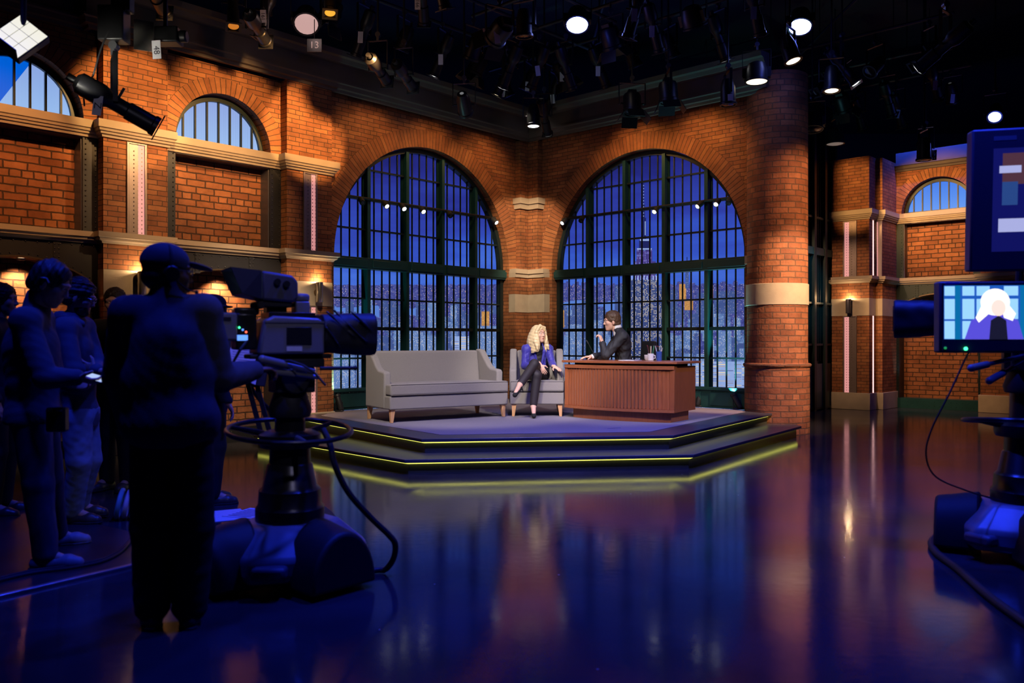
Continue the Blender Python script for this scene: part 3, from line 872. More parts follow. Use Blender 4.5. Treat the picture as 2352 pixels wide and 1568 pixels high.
def lights_mat(name, tint, tint2, cell, fill, dens, warm, cool, glow=1.0):
    """photographed buildings: cells that are lit or not"""
    m, nt, N, L, bs = nodes(name)
    uv = N.new('ShaderNodeUVMap'); uv.uv_map = 'UVMap'
    dv = N.new('ShaderNodeVectorMath'); dv.operation = 'DIVIDE'; dv.inputs[1].default_value = (cell[0], cell[1], 1); L.new(uv.outputs[0], dv.inputs[0])
    fl = N.new('ShaderNodeVectorMath'); fl.operation = 'FLOOR'; L.new(dv.outputs[0], fl.inputs[0])
    fr = N.new('ShaderNodeVectorMath'); fr.operation = 'FRACTION'; L.new(dv.outputs[0], fr.inputs[0])
    wn = N.new('ShaderNodeTexWhiteNoise'); wn.noise_dimensions = '2D'; L.new(fl.outputs[0], wn.inputs['Vector'])
    sx = N.new('ShaderNodeSeparateXYZ'); L.new(fr.outputs[0], sx.inputs[0])
    l1 = N.new('ShaderNodeMath'); l1.operation = 'LESS_THAN'; l1.inputs[1].default_value = fill[0]; L.new(sx.outputs[0], l1.inputs[0])
    l2 = N.new('ShaderNodeMath'); l2.operation = 'LESS_THAN'; l2.inputs[1].default_value = fill[1]; L.new(sx.outputs[1], l2.inputs[0])
    mm = N.new('ShaderNodeMath'); mm.operation = 'MULTIPLY'; L.new(l1.outputs[0], mm.inputs[0]); L.new(l2.outputs[0], mm.inputs[1])
    nz = N.new('ShaderNodeTexNoise'); nz.inputs['Scale'].default_value = 5; nz.inputs['Detail'].default_value = 8; nz.inputs['Roughness'].default_value = .7; L.new(uv.outputs[0], nz.inputs['Vector'])
    # denser lights where the noise is high
    th = N.new('ShaderNodeMapRange'); th.inputs['From Min'].default_value = .35; th.inputs['From Max'].default_value = .65
    th.inputs['To Min'].default_value = dens * .3; th.inputs['To Max'].default_value = min(1, dens * 1.8); L.new(nz.outputs[0], th.inputs[0])
    ls = N.new('ShaderNodeMath'); ls.operation = 'LESS_THAN'; L.new(wn.outputs['Value'], ls.inputs[0]); L.new(th.outputs[0], ls.inputs[1])
    m3 = N.new('ShaderNodeMath'); m3.operation = 'MULTIPLY'; L.new(mm.outputs[0], m3.inputs[0]); L.new(ls.outputs[0], m3.inputs[1])
    sc = N.new('ShaderNodeSeparateXYZ'); L.new(wn.outputs['Color'], sc.inputs[0])
    cm = N.new('ShaderNodeMix'); cm.data_type = 'RGBA'; cm.inputs[6].default_value = warm; cm.inputs[7].default_value = cool
    L.new(sc.outputs[1], cm.inputs[0])
    tm = N.new('ShaderNodeMix'); tm.data_type = 'RGBA'; tm.inputs[6].default_value = tint; tm.inputs[7].default_value = tint2
    L.new(nz.outputs[0], tm.inputs[0])
    fm_ = N.new('ShaderNodeMix'); fm_.data_type = 'RGBA'; L.new(m3.outputs[0], fm_.inputs[0]); L.new(tm.outputs[2], fm_.inputs[6]); L.new(cm.outputs[2], fm_.inputs[7])
    L.new(fm_.outputs[2], bs.inputs['Emission Color']); bs.inputs['Emission Strength'].default_value = glow
    bs.inputs['Base Color'].default_value = (0, 0, 0, 1); bs.inputs['Roughness'].default_value = 1; bs.inputs['Specular IOR Level'].default_value = 0
    return m
def far_mat(name, t1, t2, scale, dens, warm, cool):
    m, nt, N, L, bs = nodes(name)
    uv = N.new('ShaderNodeUVMap'); uv.uv_map = 'UVMap'
    vo = N.new('ShaderNodeTexVoronoi'); vo.inputs['Scale'].default_value = scale; vo.voronoi_dimensions = '2D'; L.new(uv.outputs[0], vo.inputs['Vector'])
    lt = N.new('ShaderNodeMath'); lt.operation = 'LESS_THAN'; L.new(vo.outputs['Distance'], lt.inputs[0])
    sc = N.new('ShaderNodeSeparateXYZ'); L.new(vo.outputs['Color'], sc.inputs[0])
    th = N.new('ShaderNodeMath'); th.operation = 'MULTIPLY_ADD'; th.inputs[1].default_value = .24; th.inputs[2].default_value = .08; L.new(sc.outputs[2], th.inputs[0]); L.new(th.outputs[0], lt.inputs[1])
    l2 = N.new('ShaderNodeMath'); l2.operation = 'LESS_THAN'; l2.inputs[1].default_value = dens; L.new(sc.outputs[0], l2.inputs[0])
    mm = N.new('ShaderNodeMath'); mm.operation = 'MULTIPLY'; L.new(lt.outputs[0], mm.inputs[0]); L.new(l2.outputs[0], mm.inputs[1])
    nz = N.new('ShaderNodeTexNoise'); nz.inputs['Scale'].default_value = 14; nz.inputs['Detail'].default_value = 8; nz.inputs['Roughness'].default_value = .75; L.new(uv.outputs[0], nz.inputs['Vector'])
    rp = N.new('ShaderNodeMapRange'); rp.inputs['From Min'].default_value = .35; rp.inputs['From Max'].default_value = .65; L.new(nz.outputs[0], rp.inputs[0])
    tm = N.new('ShaderNodeMix'); tm.data_type = 'RGBA'; tm.inputs[6].default_value = t1; tm.inputs[7].default_value = t2; L.new(rp.outputs[0], tm.inputs[0])
    cm = N.new('ShaderNodeMix'); cm.data_type = 'RGBA'; cm.inputs[6].default_value = warm; cm.inputs[7].default_value = cool; L.new(sc.outputs[1], cm.inputs[0])
    fm_ = N.new('ShaderNodeMix'); fm_.data_type = 'RGBA'; L.new(mm.outputs[0], fm_.inputs[0]); L.new(tm.outputs[2], fm_.inputs[6]); L.new(cm.outputs[2], fm_.inputs[7])
    L.new(fm_.outputs[2], bs.inputs['Emission Color']); bs.inputs['Emission Strength'].default_value = 1
    bs.inputs['Base Color'].default_value = (0, 0, 0, 1); bs.inputs['Roughness'].default_value = 1; bs.inputs['Specular IOR Level'].default_value = 0
    return m
W_, C_ = srgb(228, 195, 145), srgb(160, 188, 235)
BM = [sky_mat(),
      far_mat('backdrop_far_city', srgb(44, 50, 118), srgb(86, 94, 166), 48, .22, srgb(245, 190, 145), srgb(190, 205, 245)),
      far_mat('backdrop_near_city', srgb(52, 78, 140), srgb(112, 144, 198), 52, .30, srgb(225, 205, 175), C_),
      emit('backdrop_river', srgb(88, 126, 208), 1.0, (0, 0, 0, 1)),
      lights_mat('backdrop_tower', srgb(42, 54, 102), srgb(74, 90, 146), (.021, .026), (.5, .55), .42, srgb(250, 215, 150), srgb(215, 220, 220)),
      lights_mat('backdrop_block_dark', srgb(44, 60, 116), srgb(84, 106, 166), (.015, .019), (.5, .45), .10, W_, C_),
      lights_mat('backdrop_block_blue', srgb(70, 100, 162), srgb(122, 150, 200), (.015, .021), (.5, .5), .16, srgb(255, 230, 190), srgb(225, 235, 255)),
      lights_mat('backdrop_block_gold', srgb(120, 85, 70), srgb(235, 170, 90), (.016, .022), (.5, .6), .4, srgb(255, 200, 110), srgb(120, 80, 50)),
      lights_mat('backdrop_block_pale', srgb(120, 148, 208), srgb(165, 188, 235), (.15, .040), (.9, .35), .7, srgb(70, 88, 150), srgb(255, 225, 160)),
      emit('backdrop_spire', srgb(30, 36, 92), 1.0, (0, 0, 0, 1)), emit('backdrop_floodlight', srgb(150, 172, 226), 1.0, (0, 0, 0, 1)),
      lights_mat('backdrop_crown', srgb(46, 44, 108), srgb(84, 70, 144), (.022, .05), (.4, .75), .35, srgb(150, 130, 215), srgb(120, 150, 235))]
b = MB()
x0, x1 = 640, 1775
def strip(y0, y1, m, off, xa=x0, xb=x1, nseg=40):
    for i in range(nseg):
        pa, pb = xa + (xb - xa) * i / nseg, xa + (xb - xa) * (i + 1) / nseg
        ua, ub = [RB * math.atan2(q - 1176, FPX) for q in (pa, pb)]
        q = [bd(pa, y0, off), bd(pb, y0, off), bd(pb, y1, off), bd(pa, y1, off)]
        b.quad(*q, m, [(ua, q[0].z), (ub, q[1].z), (ub, q[2].z), (ua, q[3].z)])
def blk(xa, ya, xb, yb, m, off):
    ua, ub = [RB * math.atan2(q - 1176, FPX) for q in (xa, xb)]
    q = [bd(xa, yb, off), bd(xb, yb, off), bd(xb, ya, off), bd(xa, ya, off)]
    b.quad(*q, m, [(ua, q[0].z), (ub, q[1].z), (ub, q[2].z), (ua, q[3].z)])
strip(1000, 250, 0, 0)
strip(780, 655, 1, .01)
rnd = random.Random(3)
# ragged far skyline
for i in range(170):
    x = rnd.uniform(700, 1760); h = rnd.uniform(0, 3) + (8 * rnd.random() ** 2 if x > 1250 else 0)
    blk(x, 655 - h, x + rnd.uniform(4, 12), 662, 1, .012)
# river, hills of light
for x in range(700, 1010, 12):
    t = (x - 700) / 310
    blk(x, 700 + 10 * t + 4 * math.sin(x * .05), x + 12.5, 738 - 18 * t + 3 * math.sin(x * .08), 3, .014)
for x in range(1264, 1440, 11): blk(x, 692 + 3 * math.sin(x * .07), x + 11.5, 716, 3, .014)
strip(1000, 770, 2, .016)
# mid-distance blocks
for i in range(330):
    x = rnd.uniform(700, 1760); y = rnd.uniform(700, 800); wd = rnd.uniform(7, 24); hh = rnd.uniform(10, 50)
    blk(x, y - hh * .4, x + wd, y + hh, rnd.choice([5, 5, 2, 6, 5, 1]), .018 + .0001 * i)
for i in range(190):
    x = rnd.uniform(700, 1760); y = rnd.uniform(775, 900); wd = rnd.uniform(14, 44); hh = rnd.uniform(24, 100)
    blk(x, y, x + wd, y + hh + 60, rnd.choice([5, 6, 6, 2, 6, 5]), .045 + .0001 * i)
# left window landmarks
for xa, ya, xb, yb, m in ((905, 752, 960, 930, 6), (866, 770, 902, 930, 5), (962, 770, 1000, 930, 6), (1040, 772, 1090, 900, 8), (1004, 760, 1036, 930, 5), (1094, 748, 1140, 900, 6),
                          (1106, 715, 1124, 752, 7), (760, 800, 815, 935, 6), (818, 812, 858, 935, 6)):
    blk(xa, ya, xb, yb, m, .06 + .0002 * xa / 10)
# right window landmarks
for xa, ya, xb, yb, m in ((1284, 712, 1296, 752, 7), (1296, 725, 1336, 760, 5), (1345, 708, 1354, 745, 7), (1336, 690, 1372, 830, 5), (1300, 745, 1345, 860, 6), (1350, 735, 1382, 850, 6),
                          (1412, 655, 1446, 830, 5), (1524, 640, 1531, 690, 7), (1512, 660, 1524, 760, 5), (1560, 652, 1576, 690, 7), (1572, 690, 1592, 712, 7), (1534, 665, 1556, 730, 5),
                          (1620, 655, 1638, 690, 7), (1602, 672, 1622, 750, 5), (1640, 668, 1690, 720, 5), (1540, 705, 1566, 740, 5), (1598, 830, 1716, 890, 8), (1622, 780, 1640, 830, 8), (1650, 760, 1680, 830, 6)):
    blk(xa, ya, xb, yb, m, .07 + .0002 * xa / 10)
# tall stepped tower with a mast
blk(1448, 640, 1512, 830, 4, .12); blk(1456, 600, 1506, 642, 11, .121); blk(1462, 572, 1498, 602, 11, .122); blk(1468, 552, 1493, 574, 9, .123)
blk(1473, 500, 1484, 554, 9, .124); blk(1475, 470, 1481, 502, 9, .125); blk(1477.2, 415, 1479.4, 472, 9, .126)
for k in range(9): blk(1450 + k * 7, 633, 1453 + k * 7, 643, 10, .1255)
for xa, ya, xb, yb in ((1463, 570, 1497, 573), (1470, 549, 1491, 553), (1474, 508, 1476, 540), (1481, 508, 1483, 540)): blk(xa, ya, xb, yb, 10, .1257)
for k in range(12): blk(1477.4, 418 + k * 7, 1479.2, 420 + k * 7, 10, .1264)
blk(1440, 660, 1450, 830, 4, .1265); blk(1510, 668, 1522, 830, 4, .1266)
blk(1577, 590, 1579, 660, 9, .127); blk(1574, 620, 1582, 662, 5, .128)
struct(b.build('backdrop', BM, normals=False, smooth=0), 'lit night skyline backdrop behind the tall arched windows')
# ---------------------------------------------------------------- two-step stage
def xy(px, py, z):
    """floor-plan place of a point at height z seen at that spot"""
    Y = (EYE - z) * FPX / (py - 784)
    return ((px - 1176) / FPX * Y, Y)
M['carpet'] = mat('grey_stage_carpet', (.22, .20, .235), .95, noise=.22, nscale=90, bump=.4, bscale=350, spec=.1)
M['tread'] = mat('black_stage_tread', (.05, .05, .06), .36, noise=.3, nscale=3)
M['riser'] = mat('black_stage_riser', (.06, .065, .055), .32, noise=.2)
M['led'] = emit('yellow_green_led', (.92, .90, .14), 1.7)
lowr = [(-3.25, 10.69), (-1.065, 8.44), (1.89, 8.83), (4.03, 11.82)]
uppr = [(-2.95, 11.55), (-.95, 8.89), (1.76, 9.24), (3.71, 12.10)]
back = [(4.0, 12.3), (3.52, 12.5), (.29, 15.45), (-2.75, 12.2), (-3.35, 11.2)]
def inset(pts, d):
    """offset an open front polyline inwards"""
    out = []
    for i, q in enumerate(pts):
        ns = []
        for a, c in ((i - 1, i), (i, i + 1)):
            if a < 0 or c >= len(pts): continue
            t = V(pts[c][0] - pts[a][0], pts[c][1] - pts[a][1], 0).normalized()
            ns.append(V(-t.y, t.x, 0))
        h = ns[0] if len(ns) == 1 else (ns[0] + ns[1]).normalized() / max(.3, (ns[0] + ns[1]).normalized().dot(ns[0]))
        out.append((q[0] + h.x * d, q[1] + h.y * d))
    return out
stage = thing('stage', 'two-step black stage with yellow light lines and grey carpet', 'stage', (0.3, 11, 0))
off = V(.3, 11, 0)
fmS = lambda x, y, z: V(x, y, z) - off
def slab(front, z0, z1, over, nm):
    r_ = inset(front, .07)
    b = MB(); b.prism(r_ + back, z0, z1 - .035); b.build(nm + '_riser', M['riser'], stage, fmS)
    b = MB(); b.prism(front + back, z1 - .035, z1); b.build(nm + '_tread', M['tread'], stage, fmS, bevel=.006)
    s = inset(front, .052)
    b = MB()
    for a, c in zip(s[:-1], s[1:]):
        a_, c_ = V(*a, 0), V(*c, 0); t = (c_ - a_).normalized(); nrm = V(-t.y, t.x, 0)
        q = [a_, c_, c_ + nrm * .018, a_ + nrm * .018]
        b.prism([(k.x, k.y) for k in q], z1 - .05, z1 - .036)
    b.build('light_line', M['led'], stage, fmS)
slab(lowr, 0, .155, .07, 'step')
slab(uppr, .155, .31, .07, 'platform')
cf = inset(uppr, .36)
b = MB(); b.prism([(-2.62, 11.65)] + cf[1:3] + [(3.38, 12.3), (3.36, 12.62), (.29, 15.4), (-2.6, 12.3)], .3, .314)
b.build('carpet', M['carpet'], stage, fmS)
b = MB(); q = P(1410, 982, 9.72); q = V(*xy(1410, 983, .315), .316)
b.box(-.09, .09, -.008, .008, 0, .001, M=Matrix.Translation(q - off) @ Matrix.Rotation(.5, 4, 'Z'))
b.build('blue_tape_mark', mat('blue_tape', (.02, .03, .25), .5), stage)

# ---------------------------------------------------------------- sofa and armchair
M['tweed'] = mat('grey_tweed', (.26, .235, .225), .92, noise=.18, nscale=160, bump=.35, bscale=420, spec=.12, sheen=.15)
M['piping'] = mat('dark_piping', (.10, .09, .09), .9, noise=.1)
M['oak'] = mat('pale_oak', (.62, .33, .16), .45, noise=.2, nscale=12, stretch=(8, 8, 1))
def rbox(x0, x1, y0, y1, z0, z1, nm, m, parent, r=.03, **k):
    b = MB(); b.box(x0, x1, y0, y1, z0, z1)
    return b.build(nm, m, parent, bevel=r, segs=4, smooth=60, **k)
def seat(name, label, cat, loc, rz, Wd, arm=.085):
    """settee in the same style for both lengths: local x along it, -y is the front"""
    g = thing(name, label, cat, loc, rz)
    h = Wd / 2; D = .40
    # base and T shaped cushion, seams between
    rbox(-h, h, -D, D - .12, .165, .335, 'base', M['tweed'], g, .018)
    b = MB()
    outl = [(-h, -D - .015), (h, -D - .015), (h, -D + .15), (h - arm, -D + .15), (h - arm, D - .22), (-h + arm, D - .22), (-h + arm, -D + .15), (-h, -D + .15)]
    b.prism(outl, .337, .485)
    cu = b.build('seat_cushion', M['tweed'], g, bevel=.028, segs=4, smooth=60)
    b = MB()
    for z in (.345, .474): b.tube([(-h + .01, -D - .012, z), (h - .01, -D - .012, z)], .005, 6)
    b.build('piping', M['piping'], cu)
    # back, slightly raked, rounded
    b = MB()
    Mx = Matrix.Translation(V(0, D - .22, .45)) @ Matrix.Rotation(R(-9), 4, 'X')
    b.box(-h + arm, h - arm, 0, .13, -.05, .455, M=Mx)
    b.build('backrest', M['tweed'], g, bevel=.035, segs=4, smooth=60)
    # winged side panels: high at the back, sloping to a low arm
    for s in (-1, 1):
        prof = [(-D + .16, .33), (-D + .145, .60), (-D + .17, .635), (-D + .33, .65), (-D + .40, .69), (D - .19, .90), (D - .07, .915), (D - .06, .165), (-D + .16, .165)]
        b = MB()
        x0, x1 = (h - arm, h + .012) if s > 0 else (-h - .012, -h + arm)
        p = [V(x0, y, z) for y, z in prof] + [V(x1, y, z) for y, z in prof]
        n = len(prof)
        b.add(p, [tuple(range(n))[::-1], tuple(range(n, 2 * n))] + [(i, (i + 1) % n, n + (i + 1) % n, n + i) for i in range(n)])
        b.build('arm', M['tweed'], g, bevel=.024, segs=4, smooth=60)
    b = MB(); b.box(-h + .02, h - .02, D - .10, D - .055, .18, .86); b.build('back_panel', M['tweed'], g, bevel=.02)
    for sx in (-1, 1):
        for sy in (-1, 1):
            x, y = sx * (h - .055), sy * (D - .06) - .01 * (sy > 0)
            b = MB()
            p = []
            for z, w2, ox in ((.0, .018, .012), (.168, .032, 0)):
                cx_, cy_ = x + sx * ox, y + sy * ox
                p += [V(cx_ - w2, cy_ - w2, z), V(cx_ + w2, cy_ - w2, z), V(cx_ + w2, cy_ + w2, z), V(cx_ - w2, cy_ + w2, z)]
            b.add(p, [(3, 2, 1, 0), (4, 5, 6, 7)] + [(i, (i + 1) % 4, 4 + (i + 1) % 4, 4 + i) for i in range(4)])
            b.build('leg', M['oak'], g, bevel=.004)
    return g
ZF = .314
seat('sofa', 'long grey tweed sofa with low arms and oak legs, empty', 'sofa', (-1.0, 11.33, ZF), R(33), 1.74)
CHX, CHY, CHR = .345, 11.88, R(-1)
seat('armchair', 'grey tweed armchair the blonde guest sits in', 'armchair', (CHX, CHY, ZF), CHR, .73)

# ---------------------------------------------------------------- desk
M['mahog'] = mat('reddish_brown_wood', (.30, .088, .034), .33, noise=.45, nscale=7, stretch=(14, 14, 1.0), spec=.45, coat=.15)
M['mahog_h'] = mat('reddish_brown_wood_top', (.32, .10, .040), .3, noise=.35, nscale=7, stretch=(1, 14, 14), spec=.45, coat=.2)
M['groove'] = mat('polished_groove', (.38, .20, .14), .3, .3, noise=.1)
dl, dr = V(.72, 11.46, 0), V(2.02, 10.52, 0)
dx = (dr - dl).normalized(); dn = V(dx.y, -dx.x, 0)          # dn points to the room
DC = (dl + dr) / 2; DW = (dr - dl).length / 2; DANG = math.atan2(dx.y, dx.x)
desk = thing('desk', 'curved reddish brown wooden desk with ribbed front', 'desk', (DC.x, DC.y, ZF), DANG)
# local: x along the front, -y is the room side
def bow(hw, y, bulge, n=28):
    return [(-hw + 2 * hw * i / n, y - bulge * (1 - ((-hw + 2 * hw * i / n) / hw) ** 2)) for i in range(n + 1)]
BU = .15
body = bow(DW - .02, 0, BU) + [(DW - .02, .66), (-DW + .02, .66)]
b = MB(); b.prism(body, .13, .70); b.build('body', M['mahog'], desk, smooth=20)
b = MB(); b.prism(bow(DW - .09, .06, BU) + [(DW - .09, .60), (-DW + .09, .60)], 0, .13); b.build('plinth', M['mahog'], desk, smooth=20)
b = MB()
fr = bow(DW - .02, -.012, BU)
def band(z0, z1, out):
    o1, o0 = bow(DW + .0, -.012 - out, BU), bow(DW + .0, .06, BU)
    b.prism(o1 + o0[::-1], z0, z1)
band(.13, .165, .012); band(.665, .71, .012)
b.build('front_rail', M['mahog_h'], desk, smooth=20)
for s in (-1, 1):
    x = s * (DW - .03)
    b = MB(); b.box(x - .03, x + .03, -.02, .03, .165, .665)
    b.build('corner_post', M['mahog'], desk, bevel=.004)
b = MB(); n = 31
pts = bow(DW - .06, -.008, BU, n)
for i in range(n):
    (xa, ya), (xb, yb) = pts[i], pts[i + 1]
    t = V(xb - xa, yb - ya, 0).normalized(); nn = V(t.y, -t.x, 0)
    g0 = .004
    a_, c_ = V(xa, ya, 0) + t * g0, V(xb, yb, 0) - t * g0
    prof = [a_, a_ + nn * .010 + t * .006, c_ + nn * .010 - t * .006, c_]
    p = [k + V(0, 0, .167) for k in prof] + [k + V(0, 0, .663) for k in prof]
    b.add(p, [(0, 1, 5, 4), (1, 2, 6, 5), (2, 3, 7, 6), (0, 3, 2, 1), (4, 5, 6, 7)])
b.build('ribbed_front', M['mahog'], desk, smooth=20)
b = MB()
for i in range(2, n - 2):
    (xa, ya) = pts[i]
    b.box(xa - .0022, xa + .0022, ya - .0065, ya, .18, .65)
b.build('groove_lines', M['groove'], desk, smooth=0)
b = MB(); b.prism(bow(DW - .10, .08, BU) + [(DW - .1, .60), (-DW + .1, .60)], .70, .735); b.build('shadow_gap', M['black'], desk)
b = MB(); b.prism(bow(DW + .04, -.03, BU) + [(DW + .04, .70), (-DW - .04, .70)], .735, .765); b.build('top', M['mahog_h'], desk, bevel=.004, smooth=20)
DT = ZF + .765

# office chair behind the desk
M['mesh'] = mat('black_chair_cloth', (.006, .006, .007), .9)
def dloc(x, y, z=0): return V(DC.x, DC.y, ZF) + dx * x - dn * y + V(0, 0, z)
oc = thing('office_chair', 'black high-backed office chair behind the desk', 'chair', (1.63, 11.86, ZF), R(-60))
b = MB(); b.box(-.25, .25, -.25, .25, .42, .51); b.build('seat', M['mesh'], oc, bevel=.04, segs=4)
b = MB(); b.box(-.06, .06, .25, .31, .45, .7); b.build('back_bracket', M['black_gloss'], oc)
b = MB(); b.box(-.15, .15, .24, .31, .55, 1.05, M=Matrix.Rotation(R(-5), 4, 'X')); b.build('backrest', M['mesh'], oc, bevel=.03, segs=4)
b = MB(); b.cyl((0, 0, .1), (0, 0, .42), .03); b.build('gas_column', M['black_gloss'], oc)
for k in range(5):
    a = 2 * PI * k / 5
    b = MB(); b.tube([(0, 0, .12), (.29 * math.cos(a), .29 * math.sin(a), .07)], .022); c = V(.29 * math.cos(a), .29 * math.sin(a), .03)
    lg = b.build('leg', M['black_gloss'], oc)
    b = MB(); b.ball(c, .03, 10, 6); b.build('caster', M['black_gloss'], lg)
# ---------------------------------------------------------------- smooth bodies from signed distances (numpy), meshed with surface nets
class Field:
    def __init__(self): self.ops = []
    def rc(self, a, b, ra, rb=None, k=.02, sub=False):
        self.ops.append(('rc', np.array(a, float), np.array(b, float), ra, ra if rb is None else rb, k, sub)); return self
    def el(self, c, r, rot=None, k=.02, sub=False):
        r = np.array(r if hasattr(r, '__len__') else (r, r, r), float)
        self.ops.append(('el', np.array(c, float), r, np.array(rot if rot is not None else np.eye(3), float), k, sub)); return self
    def cut(self, p, n):
        n = np.array(n, float); self.ops.append(('cut', np.array(p, float), n / np.linalg.norm(n))); return self
    def noise(self, amp, freq, seed=0):
        self.ops.append(('ns', amp, freq, seed)); return self
    def bounds(self):
        lo, hi = [], []
        for o in self.ops:
            if o[0] == 'rc' and not o[6]:
                r = max(o[3], o[4]); lo.append(np.minimum(o[1], o[2]) - r); hi.append(np.maximum(o[1], o[2]) + r)
            if o[0] == 'el' and not o[5]:
                r = o[2].max(); lo.append(o[1] - r); hi.append(o[1] + r)
        return np.min(lo, 0), np.max(hi, 0)
    def mesh(self, h):
        lo, hi = self.bounds(); lo = lo - 3 * h - .015; hi = hi + 3 * h + .015
        n = np.ceil((hi - lo) / h).astype(int) + 1
        ax = [lo[i] + h * np.arange(n[i]) for i in range(3)]
        F = np.full(n, .2)
        for o in self.ops:
            if o[0] in ('rc', 'el'):
                if o[0] == 'rc': r = max(o[3], o[4]); a, b = np.minimum(o[1], o[2]) - r, np.maximum(o[1], o[2]) + r; k, sub = o[5], o[6]
                else: r = o[2].max(); a, b = o[1] - r, o[1] + r; k, sub = o[4], o[5]
                mg = max(k, .0) + 3 * h + .02
                i0 = np.clip(np.floor((a - mg - lo) / h).astype(int), 0, n); i1 = np.clip(np.ceil((b + mg - lo) / h).astype(int) + 1, 0, n)
                if np.any(i1 <= i0): continue
                sl = tuple(slice(i0[q], i1[q]) for q in range(3))
                X, Y, Z = np.meshgrid(*[ax[q][sl[q]] for q in range(3)], indexing='ij')
                if o[0] == 'rc':
                    ba = o[2] - o[1]; l2 = max(ba @ ba, 1e-9)
                    px, py, pz = X - o[1][0], Y - o[1][1], Z - o[1][2]
                    t = np.clip((px * ba[0] + py * ba[1] + pz * ba[2]) / l2, 0, 1)
                    d = np.sqrt((px - t * ba[0]) ** 2 + (py - t * ba[1]) ** 2 + (pz - t * ba[2]) ** 2) - (o[3] + (o[4] - o[3]) * t)
                else:
                    px, py, pz = X - o[1][0], Y - o[1][1], Z - o[1][2]
                    Q = o[3]
                    q = [(px * Q[0, j] + py * Q[1, j] + pz * Q[2, j]) / o[2][j] for j in range(3)]
                    k0 = np.sqrt(q[0] ** 2 + q[1] ** 2 + q[2] ** 2)
                    k1 = np.sqrt((q[0] / o[2][0]) ** 2 + (q[1] / o[2][1]) ** 2 + (q[2] / o[2][2]) ** 2)
                    d = k0 * (k0 - 1) / np.maximum(k1, 1e-6)
                f = F[sl]
                if sub:
                    g = -d; hh = np.maximum(k - np.abs(f - g), 0) / max(k, 1e-6); F[sl] = np.maximum(f, g) + hh * hh * k * .25
                else:
                    hh = np.maximum(k - np.abs(f - d), 0) / max(k, 1e-6); F[sl] = np.minimum(f, d) - hh * hh * k * .25
            elif o[0] == 'cut':
                s = (ax[0][:, None, None] - o[1][0]) * o[2][0] + (ax[1][None, :, None] - o[1][1]) * o[2][1] + (ax[2][None, None, :] - o[1][2]) * o[2][2]
                F = np.maximum(F, s)
            elif o[0] == 'ns':
                rs = np.random.RandomState(o[3])
                N_ = np.zeros_like(F)
                for j in range(5):
                    kv = rs.normal(size=3) * o[2] * (1 + .5 * j); ph = rs.rand() * 6.28
                    N_ += np.sin(kv[0] * ax[0][:, None, None] + kv[1] * ax[1][None, :, None] + kv[2] * ax[2][None, None, :] + ph) / (1 + .5 * j)
                F = F + o[1] * N_
        return nets(F, lo, h)

def nets(F, lo, h):
    S = F < 0
    c = np.zeros([q - 1 for q in F.shape], int)
    offs = [(i, j, k) for i in (0, 1) for j in (0, 1) for k in (0, 1)]
    def at(A, o): return A[o[0]:A.shape[0] - 1 + o[0], o[1]:A.shape[1] - 1 + o[1], o[2]:A.shape[2] - 1 + o[2]]
    for o in offs: c += at(S, o)
    act = (c > 0) & (c < 8)
    idx = np.full(c.shape, -1); idx[act] = np.arange(act.sum())
    I = np.argwhere(act)
    pos = np.zeros((len(I), 3)); cnt = np.zeros(len(I))
    for a in offs:
        for d in range(3):
            if a[d]: continue
            b = list(a); b[d] = 1
            fa = F[I[:, 0] + a[0], I[:, 1] + a[1], I[:, 2] + a[2]]; fb = F[I[:, 0] + b[0], I[:, 1] + b[1], I[:, 2] + b[2]]
            m = (fa < 0) != (fb < 0)
            t = np.where(m, fa / np.where(m, fa - fb, 1), 0)
            p = np.array(a, float)[None] + t[:, None] * (np.array(b) - np.array(a))[None]
            pos += np.where(m[:, None], p, 0); cnt += m
    v = lo + h * (I + pos / np.maximum(cnt, 1)[:, None])
    faces = []
    for d in range(3):
        e, f = (d + 1) % 3, (d + 2) % 3
        A = np.moveaxis(S, (d, e, f), (0, 1, 2)); B = np.moveaxis(idx, (d, e, f), (0, 1, 2))
        s0, s1 = A[:-1, 1:-1, 1:-1], A[1:, 1:-1, 1:-1]
        for mk, fl in ((s0 & ~s1, False), (~s0 & s1, True)):
            w = np.argwhere(mk)
            if not len(w): continue
            x, y, z = w[:, 0], w[:, 1] + 1, w[:, 2] + 1
            q = np.stack([B[x, y - 1, z - 1], B[x, y, z - 1], B[x, y, z], B[x, y - 1, z]], 1)
            if fl: q = q[:, ::-1]
            faces.append(q)
    f = np.concatenate(faces) if faces else np.zeros((0, 4), int)
    f = f[(f >= 0).all(1)]
    return v, f

def skin_obj(name, fields, mats, parent=None, origin=(0, 0, 0), midx=None):
    """fields: list of (Field, cell size) meshed into one object"""
    if not isinstance(fields, list): fields = [fields]
    vs, fs, ms, b = [], [], [], 0
    for i, (fd, h) in enumerate(fields):
        v, f = fd.mesh(h); vs.append(v); fs.append(f + b); b += len(v); ms += [midx[i] if midx else 0] * len(f)
    v = np.concatenate(vs) - np.array(origin, float); f = np.concatenate(fs)
    me = bpy.data.meshes.new(name)
    me.from_pydata(v.tolist(), [], f.tolist())
    if not isinstance(mats, (list, tuple)): mats = [mats]
    for m in mats: me.materials.append(m)
    me.polygons.foreach_set('material_index', ms)
    me.polygons.foreach_set('use_smooth', [True] * len(f))
    me.update()
    o = bpy.data.objects.new(name, me); COL.objects.link(o)
    if parent is not None: o.parent = parent
    return o

def unit(v): v = np.array(v, float); return v / max(np.linalg.norm(v), 1e-9)
def frame_of(fwd, up=(0, 0, 1)):
    """columns: right, forward, up"""
    f = unit(fwd); r = unit(np.cross(f, up)); u = np.cross(r, f)
    return np.stack([r, f, u], 1)

